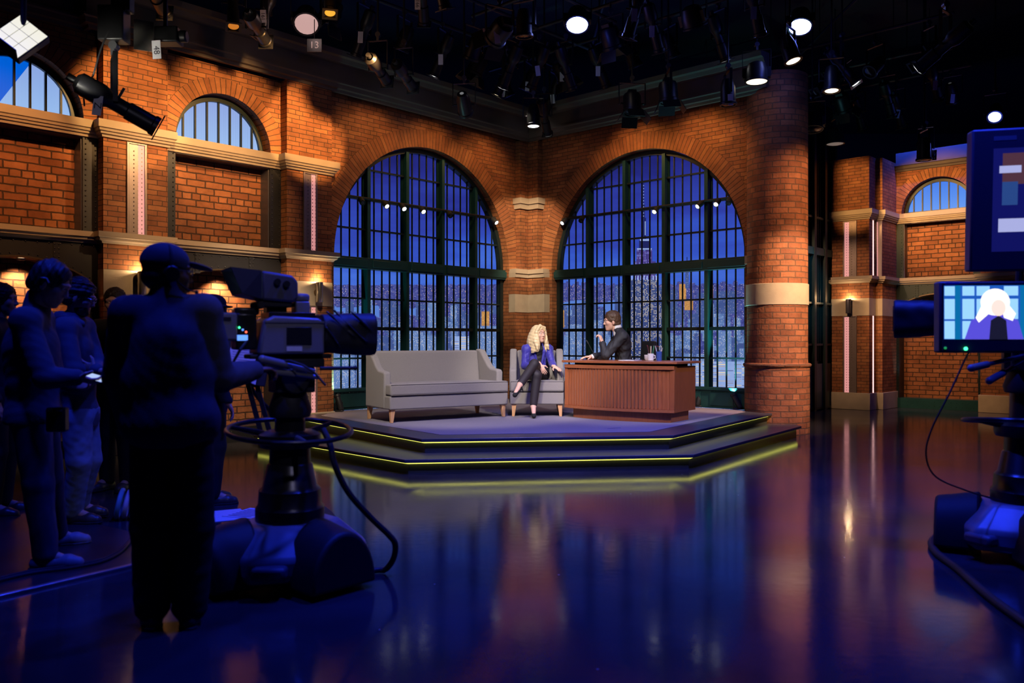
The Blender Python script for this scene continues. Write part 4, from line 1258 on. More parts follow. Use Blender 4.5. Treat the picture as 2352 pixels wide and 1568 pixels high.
def head_field(F, c, Q, s=1.0, jaw=1.0, fem=False):
    g = lambda x, y, z: np.array(c) + Q @ (np.array([x, y, z]) * s)
    F.el(g(0, -.014, .034), np.array((.075, .096, .086)) * s, Q, .02)
    F.el(g(0, .026, -.035), np.array((.060 * jaw, .066, .083)) * s, Q, .03)
    F.el(g(0, .060, -.100), np.array((.026 * jaw, .024, .020)) * s, Q, .03)
    for x in (-1, 1):
        F.el(g(x * .038, .058, -.022), np.array((.026, .026, .024)) * s, Q, .02)
        F.rc(g(x * .010, .089, .028), g(x * .046, .074, .026), .011 * s, .010 * s, .012)
        F.el(g(x * .031, .099, .008), np.array((.018, .016, .012)) * s, Q, .012, sub=True)
        F.el(g(x * .077, -.006, -.012), np.array((.010, .020, .032)) * s, frame_of(Q @ np.array([x * .3, 1, .1]), Q[:, 2]), .006)
    for x in (-1, 1):
        F.rc(g(x * .018, .0885, .0165), g(x * .044, .079, .0150), .0055 * s, .0055 * s, .004).rc(g(x * .020, .0885, .000), g(x * .042, .081, .000), .005 * s, .005 * s, .005)
    F.rc(g(0, .088, .014), g(0, .104, -.028), .007 * s, .0105 * s, .010)
    for x in (-1, 1): F.el(g(x * .010, .096, -.032), .008 * s, None, .008)
    F.rc(g(-.018, .083, -.059), g(.018, .083, -.059), .0070 * s, .0070 * s, .008)
    F.rc(g(-.015, .082, -.072), g(.015, .082, -.072), .0080 * s, .0080 * s, .008)
    F.rc(g(-.022, .093, -.0655), g(.022, .093, -.0655), .003 * s, .003 * s, .003, sub=True)
    return g

def hand_field(F, w, d, n, thumb, s=1.0, curl=.5, spread=.6):
    """w wrist, d pointing direction, n palm direction, thumb = +1/-1 side"""
    d = unit(d); n = unit(np.array(n) - d * np.dot(n, d)); sd = np.cross(d, n) * thumb
    w = np.array(w, float)
    F.rc(w - d * .03, w + d * .02, .025 * s, .027 * s, .01)
    Qm = np.stack([sd, d, n], 1)
    F.el(w + d * .052 * s, np.array((.041, .055, .017)) * s, Qm, .012)
    for off, L_, r in ((.030, .078, .0085), (.010, .086, .009), (-.011, .079, .0085), (-.030, .062, .0075)):
        p = w + d * (.092 - abs(off) * .25) * s + sd * off * s
        a = .0; dd = d + sd * off * 3.0 * spread
        for j, fr in enumerate((.45, .32, .23)):
            a += curl * (.7 if j == 0 else 1.0)
            v = unit(dd) * math.cos(a) + n * math.sin(a)
            q = p + v * L_ * fr * s
            F.rc(p, q, r * s * (1 - .08 * j), r * s * (.92 - .08 * j), .004)
            p = q
    p = w + d * .030 * s + sd * .032 * s
    v = unit(d * .55 + sd * .75 + n * .35)
    q = p + v * .045 * s; F.rc(p, q, .0125 * s, .0105 * s, .008)
    v = unit(d * .85 + sd * .25 + n * (.3 + curl * .5)); F.rc(q, q + v * .034 * s, .010 * s, .008 * s, .004)

def skin_mat(name, c, rough=.5):
    m = mat(name, c, rough, noise=.08, nscale=40, bump=.05, bscale=400, spec=.4)
    b = m.node_tree.nodes['Principled BSDF']
    b.inputs['Subsurface Weight'].default_value = .08; b.inputs['Subsurface Radius'].default_value = (.01, .004, .002)
    return m
M['skin'] = skin_mat('skin_fair', (.62, .36, .26))
M['skin_rosy'] = skin_mat('skin_powdered', (.72, .43, .32))
M['skin_deep'] = skin_mat('skin_brown', (.16, .08, .05))
M['eye'] = mat('eye_dark', (.03, .025, .02), .2)
M['eye_white'] = mat('eye_white', (.6, .58, .56), .25, noise=.03)
M['lip'] = mat('lip_rose', (.50, .13, .12), .35)
M['navy_cloth'] = mat('navy_cloth', (.055, .055, .075), .85, noise=.2, nscale=20, bump=.3, bscale=120)
M['black_cloth'] = mat('black_cloth', (.012, .012, .014), .85, noise=.2, nscale=20, bump=.3, bscale=120)
M['hood_cloth'] = mat('hooded_top_cloth', (.10, .10, .13), .85, noise=.2, nscale=20, bump=.3, bscale=120)
M['denim'] = mat('denim', (.24, .29, .37), .8, noise=.3, nscale=25, bump=.3, bscale=300)
M['denim_dark'] = mat('dark_denim', (.05, .06, .085), .8, noise=.3, nscale=25, bump=.3, bscale=300)
M['suit'] = mat('charcoal_suit', (.016, .017, .022), .7, noise=.15, nscale=60, bump=.15, bscale=300)
M['shirt'] = mat('white_shirt', (.75, .75, .78), .7, noise=.05)
M['blazer'] = mat('cobalt_blazer', (.035, .028, .34), .55, noise=.2, nscale=40, bump=.2, bscale=200, sheen=.2)
M['lace'] = mat('black_lace', (.012, .010, .012), .6, noise=.6, nscale=120)
M['leggings'] = mat('black_leggings', (.016, .011, .016), .65, noise=.15)
M['suede'] = mat('black_suede', (.006, .006, .007), .8)
M['hair_dark'] = mat('dark_brown_hair', (.022, .014, .010), .5, noise=.5, nscale=60, bump=.6, bscale=160)
M['hair_brown'] = mat('brown_hair', (.085, .045, .025), .45, noise=.45, nscale=60, bump=.6, bscale=140)
M['hair_blond'] = mat('pale_blond_hair', (.80, .60, .34), .4, noise=.3, nscale=1, bump=.7, bscale=1, stretch=(130, 130, 12))
M['leather'] = mat('shoe_leather', (.05, .045, .045), .35, noise=.2)
M['leather_pale'] = mat('pale_shoe', (.25, .23, .25), .5, noise=.2)
M['white_plastic'] = mat('white_plastic', (.7, .7, .7), .4)

def figure(label, J, skin, hs=1.0, bulk=1.0, head_dir=(0, 1, 0), head_up=(0, 0, 1), hands=None, cell=.009, jaw=1.0, female=False, hand_cell=.004):
    """J: joints in metres of the room. Returns the body object (one continuous skin) and helpers."""
    J = {k: np.array(v, float) for k, v in J.items()}
    org = np.array([(J['pelvis'][0]), (J['pelvis'][1]), J.get('base', np.zeros(3))[2] if 'base' in J else 0.0])
    lat = unit(J['shR'] - J['shL']); up = unit(J['neck'] - J['pelvis']); fw = unit(np.cross(up, lat)); lat2 = np.cross(fw, up)
    T = np.stack([lat2, fw, up], 1)
    hl = unit(J['hipR'] - J['hipL']); PF = np.stack([hl, unit(np.cross((0, 0, 1), hl)), np.array((0, 0, 1.0))], 1)
    sw = np.linalg.norm(J['shR'] - J['shL']) / 2
    B = Field()
    B.el(J['chest'], (sw * .86, .105 * bulk, .17), T, .05)
    B.el((J['chest'] + J['pelvis']) / 2, (.135 * bulk, .095 * bulk, .17), T, .06)
    B.el(J['pelvis'], (.155 * bulk, .11 * bulk, .12), PF, .06)
    B.rc(J['shL'], J['shR'], .058, .058, .05)
    B.rc(J['neck'] - up * .03, J['head'] - frame_of(head_dir, head_up)[:, 2] * .05 - frame_of(head_dir, head_up)[:, 1] * .012, .056 * (1 if not female else .86), .05 * (1 if not female else .86), .04)
    for s in 'LR':
        B.rc(J['sh' + s], J['el' + s], .050, .038, .03).rc(J['el' + s], J['wr' + s], .038, .026, .01)
        B.rc(J['hip' + s], J['kn' + s], .082, .052, .04).rc(J['kn' + s], J['an' + s], .050, .034, .02)
        m = J['kn' + s] * .72 + J['an' + s] * .28
        B.el(m, .047, None, .04)
        B.rc(J['an' + s], J['toe' + s], .036, .026, .03)
    Q = frame_of(head_dir, head_up)
    Hd = Field(); g = head_field(Hd, J['head'], Q, hs, jaw, female)
    flds = [(B, cell), (Hd, .0045)]
    if hands:
        for s, (d, n, curl) in hands.items():
            Hf = Field(); hand_field(Hf, J['wr' + s], d, n, 1 if s == 'R' else -1, 1.0 if not female else .88, curl); flds.append((Hf, hand_cell))
    o = skin_obj('person', flds, skin, None, org)
    o.location = org
    tag(o, label, 'person')
    o['_'] = 0; del o['_']
    for x in (-1, 1):
        b = MB(); b.ball(Vector(g(x * .031, .0795, .0085)) - Vector(org), .0118 * hs, 12, 8)
        ey = b.build('eye', M['eye_white'], o)
        b = MB(); b.ball(Vector(g(x * .031, .0862, .0085)) - Vector(org), .0062 * hs, 10, 6); b.build('iris', M['eye'], ey)
    return o, J, org, T, PF, Q, g

def top_field(J, T, PF, bulk=1.0, ease=.014, sleeve=1.0, hem=.10, collar=.0, sleeve_ease=1.0, hemflare=1.0):
    F = Field(); up = T[:, 2]; sw = np.linalg.norm(J['shR'] - J['shL']) / 2
    F.el(J['chest'], (sw * .90 + ease, .110 * bulk + ease, .185), T, .05)
    F.el((J['chest'] + J['pelvis']) / 2, (.145 * bulk + ease, .104 * bulk + ease, .19), T, .07)
    F.el(J['pelvis'] - np.array((0, 0, .02)), ((.158 * bulk + ease) * hemflare, (.116 * bulk + ease) * hemflare, .17), PF, .06)
    F.rc(J['shL'], J['shR'], .060 + ease, .060 + ease, .05)
    if collar: F.rc(J['neck'] - up * .02, J['neck'] + up * collar, .066 + ease * .5, .064, .03)
    else: F.rc(J['shL'] * .3 + J['shR'] * .7, J['neck'] + up * .01, .05, .058, .03).rc(J['shR'] * .3 + J['shL'] * .7, J['neck'] + up * .01, .05, .058, .03)
    for s in 'LR':
        F.rc(J['sh' + s], J['el' + s], .053 + ease * sleeve_ease, .043 + ease * sleeve_ease, .025)
        e = J['el' + s] + (J['wr' + s] - J['el' + s]) * sleeve
        F.rc(J['el' + s], e, .043 + ease * sleeve_ease, .032 + ease * sleeve_ease * .8, .012)
    return F
def leg_field(J, PF, ease=.012, length=.96, wide=1.0, top=.04):
    F = Field()
    F.el(J['pelvis'], (.158 + ease, .115 + ease, .13), PF, .05)
    for s in 'LR':
        F.rc(J['hip' + s], J['kn' + s], .086 + ease, (.056 + ease) * wide, .04)
        e = J['kn' + s] + (J['an' + s] - J['kn' + s]) * length
        F.rc(J['kn' + s], e, (.055 + ease) * wide, (.042 + ease) * wide, .02)
    F.cut(J['pelvis'] + np.array((0, 0, top)), (0, 0, 1))
    return F
def shoe(J, s, parent, org, m, nm='shoe', heel=False):
    F = Field(); a, t = J['an' + s], J['toe' + s]
    f = unit((t - a) * np.array((1, 1, 0)))
    if heel:
        back = a + np.array((0, 0, -.045)) - unit(t - a) * .01
        F.rc(back, t, .031, .026, .02).rc(t - unit(t - a) * .03, t + unit(t - a) * .015, .028, .018, .02)
        F.cut(a + np.array((0, 0, -.028)) , unit(np.cross(np.cross(unit(t - a), (0, 0, 1)), unit(t - a))))
        hd = unit(np.array((0, 0, -1.0)) if abs(unit(t - a)[2]) > .55 else np.array((0, 0, -1.0)))
        return skin_obj(nm, [(F, .004)], m, parent, org)
    base = np.array((0, 0, a[2] - .085))
    z = a[2] - .05
    h0 = np.array((a[0], a[1], z)) - f * .045; h1 = np.array((a[0], a[1], z - .006)) + f * .12; h2 = np.array((a[0], a[1], z - .012)) + f * .17
    F.rc(h0, h1, .040, .044, .02).rc(h1, h2, .044, .036, .02).rc(np.array((a[0], a[1], z)), a, .044, .042, .03)
    F.cut((0, 0, a[2] - .078), (0, 0, -1))
    so = skin_obj(nm, [(F, .006)], m, parent, org)
    S_ = Field(); dz = np.array((0, 0, a[2] - .076 - z)); S_.rc(h0 + dz, h1 + np.array((0, 0, a[2] - .076 - h1[2])), .045, .049, .01).rc(h1 + np.array((0, 0, a[2] - .076 - h1[2])), h2 + np.array((0, 0, a[2] - .076 - h2[2])), .049, .040, .01)
    S_.cut((0, 0, a[2] - .070), (0, 0, 1)).cut((0, 0, a[2] - .088), (0, 0, -1))
    skin_obj('sole', [(S_, .006)], M['leather'] if m is not M['leather'] else M['black'], so, org)
    L_ = MB()
    for i in range(4):
        c = h0 + f * (.09 + .022 * i); sd = np.cross(f, (0, 0, 1)); hz = a[2] - .050 + .046 - .010 * i
        L_.tube([Vector(c + sd * .026 - org) + V(0, 0, hz - c[2] - .008), Vector(c - org) + V(0, 0, hz - c[2]), Vector(c - sd * .026 - org) + V(0, 0, hz - c[2] - .008)], .003, 6)
    L_.build('laces', M['black'] if m is not M['leather'] else M['leather_pale'], so)
    return so
def short_hair(Q, g, hs, parent, org, m, thick=.012, fringe=.045, nape=-.06, top=0.0, seed=1, cell=.005, wave=.003):
    F = Field(); q = lambda x, y, z: g(x, y, z)
    F.el(q(0, -.016, .036 + top), np.array((.078 + thick, .098 + thick, .088 + thick + top)) * hs, Q, .01)
    F.el(q(0, -.05, -.02), np.array((.066 + thick, .060 + thick, .07)) * hs, Q, .03)
    F.noise(wave, 90, seed)
    F.el(q(0, .115, -.055), np.array((.085, .085, .125)) * hs, Q, .01, sub=True)
    F.el(q(0, .03, -.075), np.array((.11, .055, .075)) * hs, Q, .01, sub=True)
    F.cut(q(0, -.05, nape), -Q[:, 2] * 1.0 + Q[:, 1] * .0)
    return skin_obj('hair', [(F, cell)], m, parent, org)

# ---------------------------------------------------------------- the guest in the armchair
def build_guest():
    J = dict(pelvis=P(1233, 857, 11.93), chest=P(1232, 817, 11.96), neck=P(1233, 793, 11.95), head=P(1237, 768, 11.88),
             shR=P(1209, 802, 11.86), shL=P(1259, 801, 11.98), elR=P(1205, 840, 11.80), wrR=P(1241, 838, 11.52), elL=P(1268, 834, 11.86), wrL=P(1273, 842, 11.63),
             hipL=P(1246, 862, 11.92), knL=P(1227, 836, 11.43), anL=P(1195, 882, 11.16), toeL=P(1184, 903, 11.02),
             hipR=P(1221, 862, 11.90), knR=P(1233, 862, 11.40), anR=P(1225, 931, 11.36), toeR=P(1226, 951, 11.22), base=(0, 0, ZF))
    o, J, org, T, PF, Q, g = figure('person with long blond hair in a cobalt blue blazer, legs crossed in the grey armchair', J, M['skin_rosy'], hs=.98, bulk=.80,
                                   head_dir=(.66, -.74, .10), hands={'R': ((.45, -.25, -.85), (.2, .9, -.1), .35), 'L': ((.55, -.75, -.25), (0, .1, -1), .2)}, female=True, jaw=.9, cell=.007, hand_cell=.0035)
    F = top_field(J, T, PF, .80, .010, .80, sleeve_ease=.8, hemflare=1.06)
    F.noise(.0022, 45, 3)
    F.cut(J['pelvis'] - np.array((0, 0, .06)), (0, 0, -1))
    ch = J['chest'] + T[:, 1] * .13
    F.el(J['neck'] + T[:, 1] * .12 - T[:, 2] * .06, (.055, .12, .10), T, .01, sub=True)
    F.el(J['chest'] + T[:, 1] * .14 - T[:, 2] * .0, (.060, .09, .15), T, .01, sub=True)
    F.el(J['neck'] + T[:, 2] * .06, (.062, .062, .09), T, .01, sub=True)
    bz = skin_obj('blazer', [(F, .007)], M['blazer'], o, org)
    # lapels
    for s in (-1, 1):
        L_ = Field(); a = J['neck'] + T[:, 1] * .055 + T[:, 0] * s * .06 + T[:, 2] * .015
        m_ = J['chest'] + T[:, 1] * .105 + T[:, 0] * s * .075 + T[:, 2] * .06; e = J['chest'] + T[:, 1] * .112 + T[:, 0] * s * .03 - T[:, 2] * .13
        L_.rc(a, m_, .018, .022, .02).rc(m_, e, .022, .010, .02)
        skin_obj('lapel', [(L_, .006)], M['blazer'], bz, org)
    F = Field(); F.el(J['chest'], (.135, .098, .17), T, .04).el((J['chest'] + J['pelvis']) / 2, (.12, .092, .16), T, .05).rc(J['neck'] - T[:, 2] * .06, J['neck'] + T[:, 2] * .035, .062, .056, .04).rc(J['shL'] * .72 + J['shR'] * .28, J['shR'] * .72 + J['shL'] * .28, .066, .066, .04)
    F.noise(.0015, 120, 4)
    skin_obj('lace_top', [(F, .007)], M['lace'], o, org)
    F = leg_field(J, PF, .010, .94, 1.0, .4); skin_obj('leggings', [(F, .007)], M['leggings'], o, org)
    for s in 'LR':
        a, t = J['an' + s], J['toe' + s]
        d = unit(t - a); dn_ = unit(np.array((0, 0, -1.0)) - d * d[2] * -1)
        sh = Field(); hb = a - d * .008 + np.cross(np.cross(d, (0, 0, -1)), d) * .03
        nrm = unit(np.cross(np.cross(d, (0, 0, 1.0)), d))
        heelp = a - d * .012 - nrm * .014
        sh.rc(heelp, a + d * .06 - nrm * .018, .036, .030, .02).rc(a + d * .06 - nrm * .018, t + d * .03 - nrm * .006, .036, .030, .02)
        sh.el(a + nrm * .03 + d * .03, np.array((.030, .050, .030)), np.stack([np.cross(d, nrm), d, nrm], 1), .008, sub=True)
        so = skin_obj('high_heel', [(sh, .004)], M['suede'], o, org)
        hv = -nrm * .4 + np.array((0, 0, -.9)) if s == 'R' else -nrm
        b = MB(); q = Vector(heelp - org); e = q + Vector(unit(hv)) * (.115 if s == 'L' else max(.02, heelp[2] - ZF - .004))
        b.cyl(q, e, .012, .005, 10); b.build('stiletto', M['suede'], so)
    # hair : cap plus long wavy locks
    F = Field()
    F.el(g(0, -.020, .042), np.array((.090, .108, .096)), Q, .01)
    F.el(g(0, -.05, -.03), np.array((.088, .075, .09)), Q, .03)
    rs = random.Random(11)
    for i in range(22):
        a = -2.35 + 4.7 * i / 21          # around the head, 0 = back
        x, y = .080 * math.sin(a), -.02 - .088 * math.cos(a)
        p = g(x, y, .03)
        L_ = .29 + .03 * rs.random() - .04 * abs(math.sin(a))
        out = Q[:, 0] * math.sin(a) - Q[:, 1] * math.cos(a); sdw = np.cross(out, (0, 0, 1))
        ph = rs.random() * 1.2 + i * .35
        prev = p; r = .026
        for j in range(1, 11):
            t = j / 10
            q = p + out * (.040 * math.sin(t * 2.4) + .012 * t * math.sin(ph + t * 6)) + np.array((0, 0, -L_ * t)) + sdw * .012 * math.sin(ph + t * 5)
            r2 = .026 - .014 * t * t
            F.rc(prev, q, r, r2, .020); prev, r = q, r2
    for s in (-1, 1):                    # swept front sections
        prev = g(.012, .055, .118)
        for q, r in ((g(s * .058, .066, .088), .021), (g(s * .086, .048, .03), .020), (g(s * .090, .030, -.05), .022), (g(s * .112, .040, -.11), .024), (g(s * .104, .062, -.17), .020), (g(s * .112, .070, -.22), .010)):
            F.rc(prev, q, .022, r, .012); prev = q
    F.noise(.0012, 60, 5)
    F.el(g(-.012, .118, -.035), np.array((.072, .098, .112)), Q, .012, sub=True)
    skin_obj('hair', [(F, .0055)], M['hair_blond'], o, org)
    b = MB(); b.tube([Vector(g(x, .0965 - abs(x) * .30, -.0635 - .0 * x) - org) for x in (-.020, -.010, 0, .010, .020)], [.002, .0055, .006, .0055, .002], 8)
    b.build('lips', M['lip'], o)
    for x in (-1, 1):
        b = MB(); b.tube([Vector(g(x * q, .094 - q * .28, .0135 + .006 * math.sin((q - .016) / .032 * PI)) - org) for q in (.016, .024, .032, .040, .048)], .0024, 6)
        b.build('eyelash', M['eye'], o)
        b = MB(); b.tube([Vector(g(x * q, .101 - q * .34, .030 + .006 * math.sin((q - .012) / .036 * PI)) - org) for q in (.012, .024, .036, .048)], .0022, 6)
        b.build('eyebrow', M['hair_brown'], o)
build_guest()

# ---------------------------------------------------------------- the host at the desk
def build_host():
    Y = 11.80
    J = dict(pelvis=P(1436, 872, Y), chest=P(1429, 790, Y), neck=P(1418, 757, Y), head=P(1405, 738, Y), base=(0, 0, ZF),
             shL=P(1430, 772, Y - .19), shR=P(1424, 768, Y + .19), elL=P(1391, 817, Y - .24), wrL=P(1383, 787, Y - .16), elR=P(1392, 815, Y + .12), wrR=P(1360, 819, Y - .10),
             hipL=P(1434, 880, Y - .10), hipR=P(1432, 880, Y + .10), knL=P(1362, 880, Y - .10), knR=P(1362, 880, Y + .12), anL=P(1365, 936, Y - .08), anR=P(1372, 936, Y + .12), toeL=P(1350, 942, Y - .1), toeR=P(1356, 942, Y + .12))
    o, J, org, T, PF, Q, g = figure('person with short brown hair in a dark suit at the desk, hand at chin', J, M['skin_rosy'], hs=1.06, bulk=.98,
                                   head_dir=(-1, -.12, -.06), hands={'L': ((-.25, .1, .95), (-.8, .5, 0), .95), 'R': ((-1, -.25, -.02), (0, 0, -1), .25)}, cell=.008, hand_cell=.0035)
    F = top_field(J, T, PF, 1.0, .016, .90, collar=0)
    F.noise(.0025, 32, 8)
    F.el(J['neck'] + T[:, 1] * .10, (.05, .10, .12), T, .01, sub=True)
    F.el(J['neck'] + T[:, 2] * .06, (.066, .066, .06), T, .01, sub=True)
    sj = skin_obj('suit_jacket', [(F, .007)], M['suit'], o, org)
    F = Field(); F.rc(J['neck'] - T[:, 2] * .05, J['neck'] + T[:, 2] * .035, .066, .063, .02).el(J['chest'] + T[:, 1] * .02, (.14, .10, .16), T, .03)
    F.cut(J['neck'] + T[:, 2] * .05 + T[:, 1] * .05, T[:, 2] * .9 + T[:, 1] * .35)
    sh = skin_obj('shirt', [(F, .006)], M['shirt'], o, org)
    for s in 'LR':
        d = unit(J['wr' + s] - J['el' + s]); c = Field(); c.rc(J['wr' + s] - d * .035, J['wr' + s] - d * .008, .036, .035, .005)
        skin_obj('shirt_cuff', [(c, .005)], M['shirt'], sh, org)
    F = leg_field(J, PF, .016); skin_obj('trousers', [(F, .01)], M['suit'], o, org)
    for s in 'LR': shoe(J, s, o, org, M['leather'])
    short_hair(Q, g, 1.06, o, org, M['hair_brown'], .010, nape=-.05, top=.008, seed=4, wave=.0022)
    for x in (-1, 1):
        b = MB(); b.tube([Vector(g(x * q, .101 - q * .34, .029) - org) for q in (.012, .024, .036, .048)], .003, 6); b.build('eyebrow', M['hair_brown'], o)
build_host()
# ---------------------------------------------------------------- studio crew at the left
def standing(x, y, H=1.8, yaw=0.0, z0=0.0, arms='down', spread=.09):
    """joint set of an upright figure; yaw 0 looks along +y"""
    k = H / 1.8
    c, s = math.cos(yaw), math.sin(yaw)
    def p(a, b, h): return np.array((x + a * c - b * s, y + a * s + b * c, z0 + h * k))
    J = dict(pelvis=p(0, 0, .98), chest=p(0, 0, 1.30), neck=p(0, -.01, 1.50), head=p(0, .03, 1.665), shR=p(.185, 0, 1.44), shL=p(-.185, 0, 1.44),
             hipR=p(spread, 0, .92), hipL=p(-spread, 0, .92), knR=p(spread + .01, .02, .50), knL=p(-spread - .01, .02, .50), anR=p(spread + .01, -.01, .09), anL=p(-spread - .01, -.01, .09),
             toeR=p(spread + .03, .16, .03), toeL=p(-spread - .03, .16, .03))
    if arms == 'down': J.update(elR=p(.25, -.03, 1.14), elL=p(-.25, -.03, 1.14), wrR=p(.25, .08, .90), wrL=p(-.25, .08, .90))
    else: J.update(elR=p(.24, .04, 1.15), elL=p(-.24, .04, 1.15), wrR=p(.02, .24, 1.14), wrL=p(-.04, .25, 1.12))
    f = np.array((-s, c, 0))
    return J, f
def dress(o, J, org, T, PF, top, legs, bulk=1.0, ease=.02, hemz=-.09, shoes=None, collar=.03, seed=2, cell=.009, wide=1.1, sleeve=.97, nm='jacket'):
    F = top_field(J, T, PF, bulk, ease, sleeve, collar=collar); F.noise(.0016, 24, seed)
    F.cut(J['pelvis'] + np.array((0, 0, hemz)), (0, 0, -1))
    F.el(J['neck'] + T[:, 2] * .10 + T[:, 1] * .03, (.058, .058, .09), T, .01, sub=True)
    jk = skin_obj(nm, [(F, cell)], top, o, org)
    F = leg_field(J, PF, .02, .98, wide); F.noise(.0018, 22, seed + 5)
    tr = skin_obj('trousers', [(F, cell)], legs, o, org)
    for s in 'LR': shoe(J, s, o, org, shoes or M['leather'])
    return jk, tr
def headset(Q, g, org, o, hs=1.0, mic=True, side=1):
    b = MB(); pts = [Vector(g(.094 * math.sin(a), -.01, .03 + .094 * math.cos(a)) - org) for a in [(-1.7 + 3.4 * i / 18) for i in range(19)]]
    b.tube(pts, .008, 8); hd = b.build('headset', M['black'], o)
    for x in (-1, 1):
        b = MB(); c = Vector(g(x * .092, -.008, -.012) - org); ax_ = Vector(Q[:, 0])
        b.cyl(c - ax_ * .016, c + ax_ * .016, .038, n=20); b.build('ear_cup', M['black_gloss'], hd, bevel=.006)
    if mic:
        b = MB(); b.tube([Vector(g(side * .095, .0, -.03) - org), Vector(g(side * .09, .06, -.075) - org), Vector(g(side * .05, .115, -.08) - org)], .004, 6); b.ball(Vector(g(side * .05, .115, -.08) - org), .010, 10, 6)
        b.build('microphone', M['black'], hd)
    return hd

def build_operator():
    Y = 3.97
    J = dict(pelvis=P(392, 955, Y), chest=P(383, 790, Y), neck=P(380, 685, Y), head=P(384, 626, Y + .02), shL=P(296, 722, Y - .06), shR=P(468, 716, Y + .07),
             elL=P(272, 868, Y + .02), wrL=P(300, 980, Y + .2), elR=P(505, 868, Y + .12), wrR=P(583, 850, Y + .43), hipL=P(352, 985, Y), hipR=P(436, 985, Y),
             knL=P(350, 1210, Y), knR=P(443, 1210, Y + .02), anL=P(350, 1394, Y), anR=P(436, 1394, Y + .02), toeL=P(346, 1402, Y + .18), toeR=P(446, 1402, Y + .2))
    o, J, org, T, PF, Q, g = figure('person in a dark jacket and peaked cap seen from behind, steering the studio camera', J, M['skin_deep'], hs=1.06, bulk=1.25,
                                   head_dir=(.78, .62, -.04), hands={'R': ((.62, .78, .02), (.1, 0, -1), .75)}, cell=.009)
    jk, tr = dress(o, J, org, T, PF, M['navy_cloth'], M['black_cloth'], 1.28, .028, -.14, collar=.07, seed=12, wide=1.3)
    F = leg_field(J, PF, .05, .99, 1.18)
    # cap
    F = Field(); F.el(g(0, -.012, .045), (.092, .112, .092), Q, .01); F.cut(g(0, 0, .022), -Q[:, 2] - Q[:, 1] * .12)
    cp = skin_obj('cap', [(F, .005)], M['navy_cloth'], o, org)
    F = Field(); F.el(g(0, .130, .040), (.072, .075, .010), frame_of(Q[:, 1] - Q[:, 2] * .22, Q[:, 2]), .01); F.el(g(0, .04, .03), (.07, .06, .08), Q, .01, sub=True)
    skin_obj('peak', [(F, .005)], M['navy_cloth'], cp, org)
    F = Field(); F.el(g(0, -.03, -.02), (.080, .085, .07), Q, .01); F.el(g(0, .06, -.04), (.1, .08, .1), Q, .01, sub=True); skin_obj('hair', [(F, .006)], M['hair_dark'], o, org)
    headset(Q, g, org, o, mic=True)
    b = MB()
    for x in (-1, 1):
        b.tube([Vector(g(x * .031 + .018 * math.cos(a), .106 - abs(x * .031 + .018 * math.cos(a)) * .2, .008 + .016 * math.sin(a)) - org) for a in [2 * PI * i / 16 for i in range(16)]], .0018, 6, closed=True)
        b.tube([Vector(g(x * .052, .094, .01) - org), Vector(g(x * .078, .0, .012) - org)], .0018, 6)
    b.build('glasses', M['alu'], o)
build_operator()

def build_phone_man():
    Y = 5.0
    J = dict(pelvis=P(78, 948, Y), chest=P(72, 800, Y), neck=P(84, 704, Y + .02), head=P(117, 652, Y), shR=P(58, 738, Y - .19), shL=P(92, 736, Y + .18),
             elR=P(104, 868, Y - .24), wrR=P(176, 866, Y - .16), elL=P(122, 860, Y + .22), wrL=P(176, 886, Y + .08), hipR=P(74, 968, Y - .09), hipL=P(90, 968, Y + .09),
             knR=P(88, 1110, Y - .09), knL=P(112, 1095, Y + .26), anR=P(104, 1272, Y - .06), anL=P(128, 1222, Y + .50), toeR=P(165, 1290, Y - .02), toeL=P(180, 1240, Y + .55))
    o, J, org, T, PF, Q, g = figure('person in a dark fleece looking down at a phone, nearest the left edge', J, M['skin'], hs=1.05, bulk=1.12,
                                   head_dir=(.88, .12, -.42), hands={'R': ((.93, .2, -.28), (0, .35, .9), .55), 'L': ((.9, -.25, 0), (0, -.4, .8), .5)}, cell=.009)
    jk, tr = dress(o, J, org, T, PF, M['navy_cloth'], M['denim_dark'], 1.16, .022, -.06, shoes=M['leather_pale'], collar=.055, seed=21)
    short_hair(Q, g, 1.05, o, org, M['hair_dark'], .012, nape=-.07, seed=7)
    b = MB(); b.tube([Vector(q - org) for q in (g(.088, -.03, .02), g(.088, .0, .028), g(.086, .02, .01))], .006, 8); b.build('earpiece', M['white_plastic'], o)
    b = MB()
    c = Vector(J['shR'] * .5 + J['elR'] * .1 + J['chest'] * .4 - org)
    b = MB(); q = Vector(P(44, 714, 4.86)) - Vector(org); b.tube([q, q + V(.03, .02, -.035)], .006, 6); b.build('reflective_tab', M['white_plastic'], jk)
    # belt pouch with metal clips
    q = Vector(P(132, 955, 4.84)) - Vector(org)
    b = MB(); b.box(-.055, .055, -.03, .03, -.09, .05, M=Matrix.Translation(q)); pc = b.build('belt_pouch', M['black_gloss'], o, bevel=.012)
    b = MB()
    for x in (-.03, .025): b.box(x - .018, x + .018, -.036, -.03, .028, .040, M=Matrix.Translation(q))
    b.build('clip', M['alu'], pc)
    # phone in the hand
    hp = J['wrR'] + unit((.93, .2, -.28)) * .105 + np.array((0, .01, .022))
    ph = thing('phone', 'lit phone held in one hand by the person in the dark fleece', 'phone', tuple(hp), 0, rot=(R(18), R(12), R(-18)))
    b = MB(); b.box(-.07, .07, -.036, .036, -.004, .004); b.build('body', M['black_gloss'], ph, bevel=.004)
    b = MB(); b.box(-.064, .064, -.032, .032, .004, .0048); b.build('screen', emit('phone_screen', (.5, .65, 1), .9), ph)
build_phone_man()

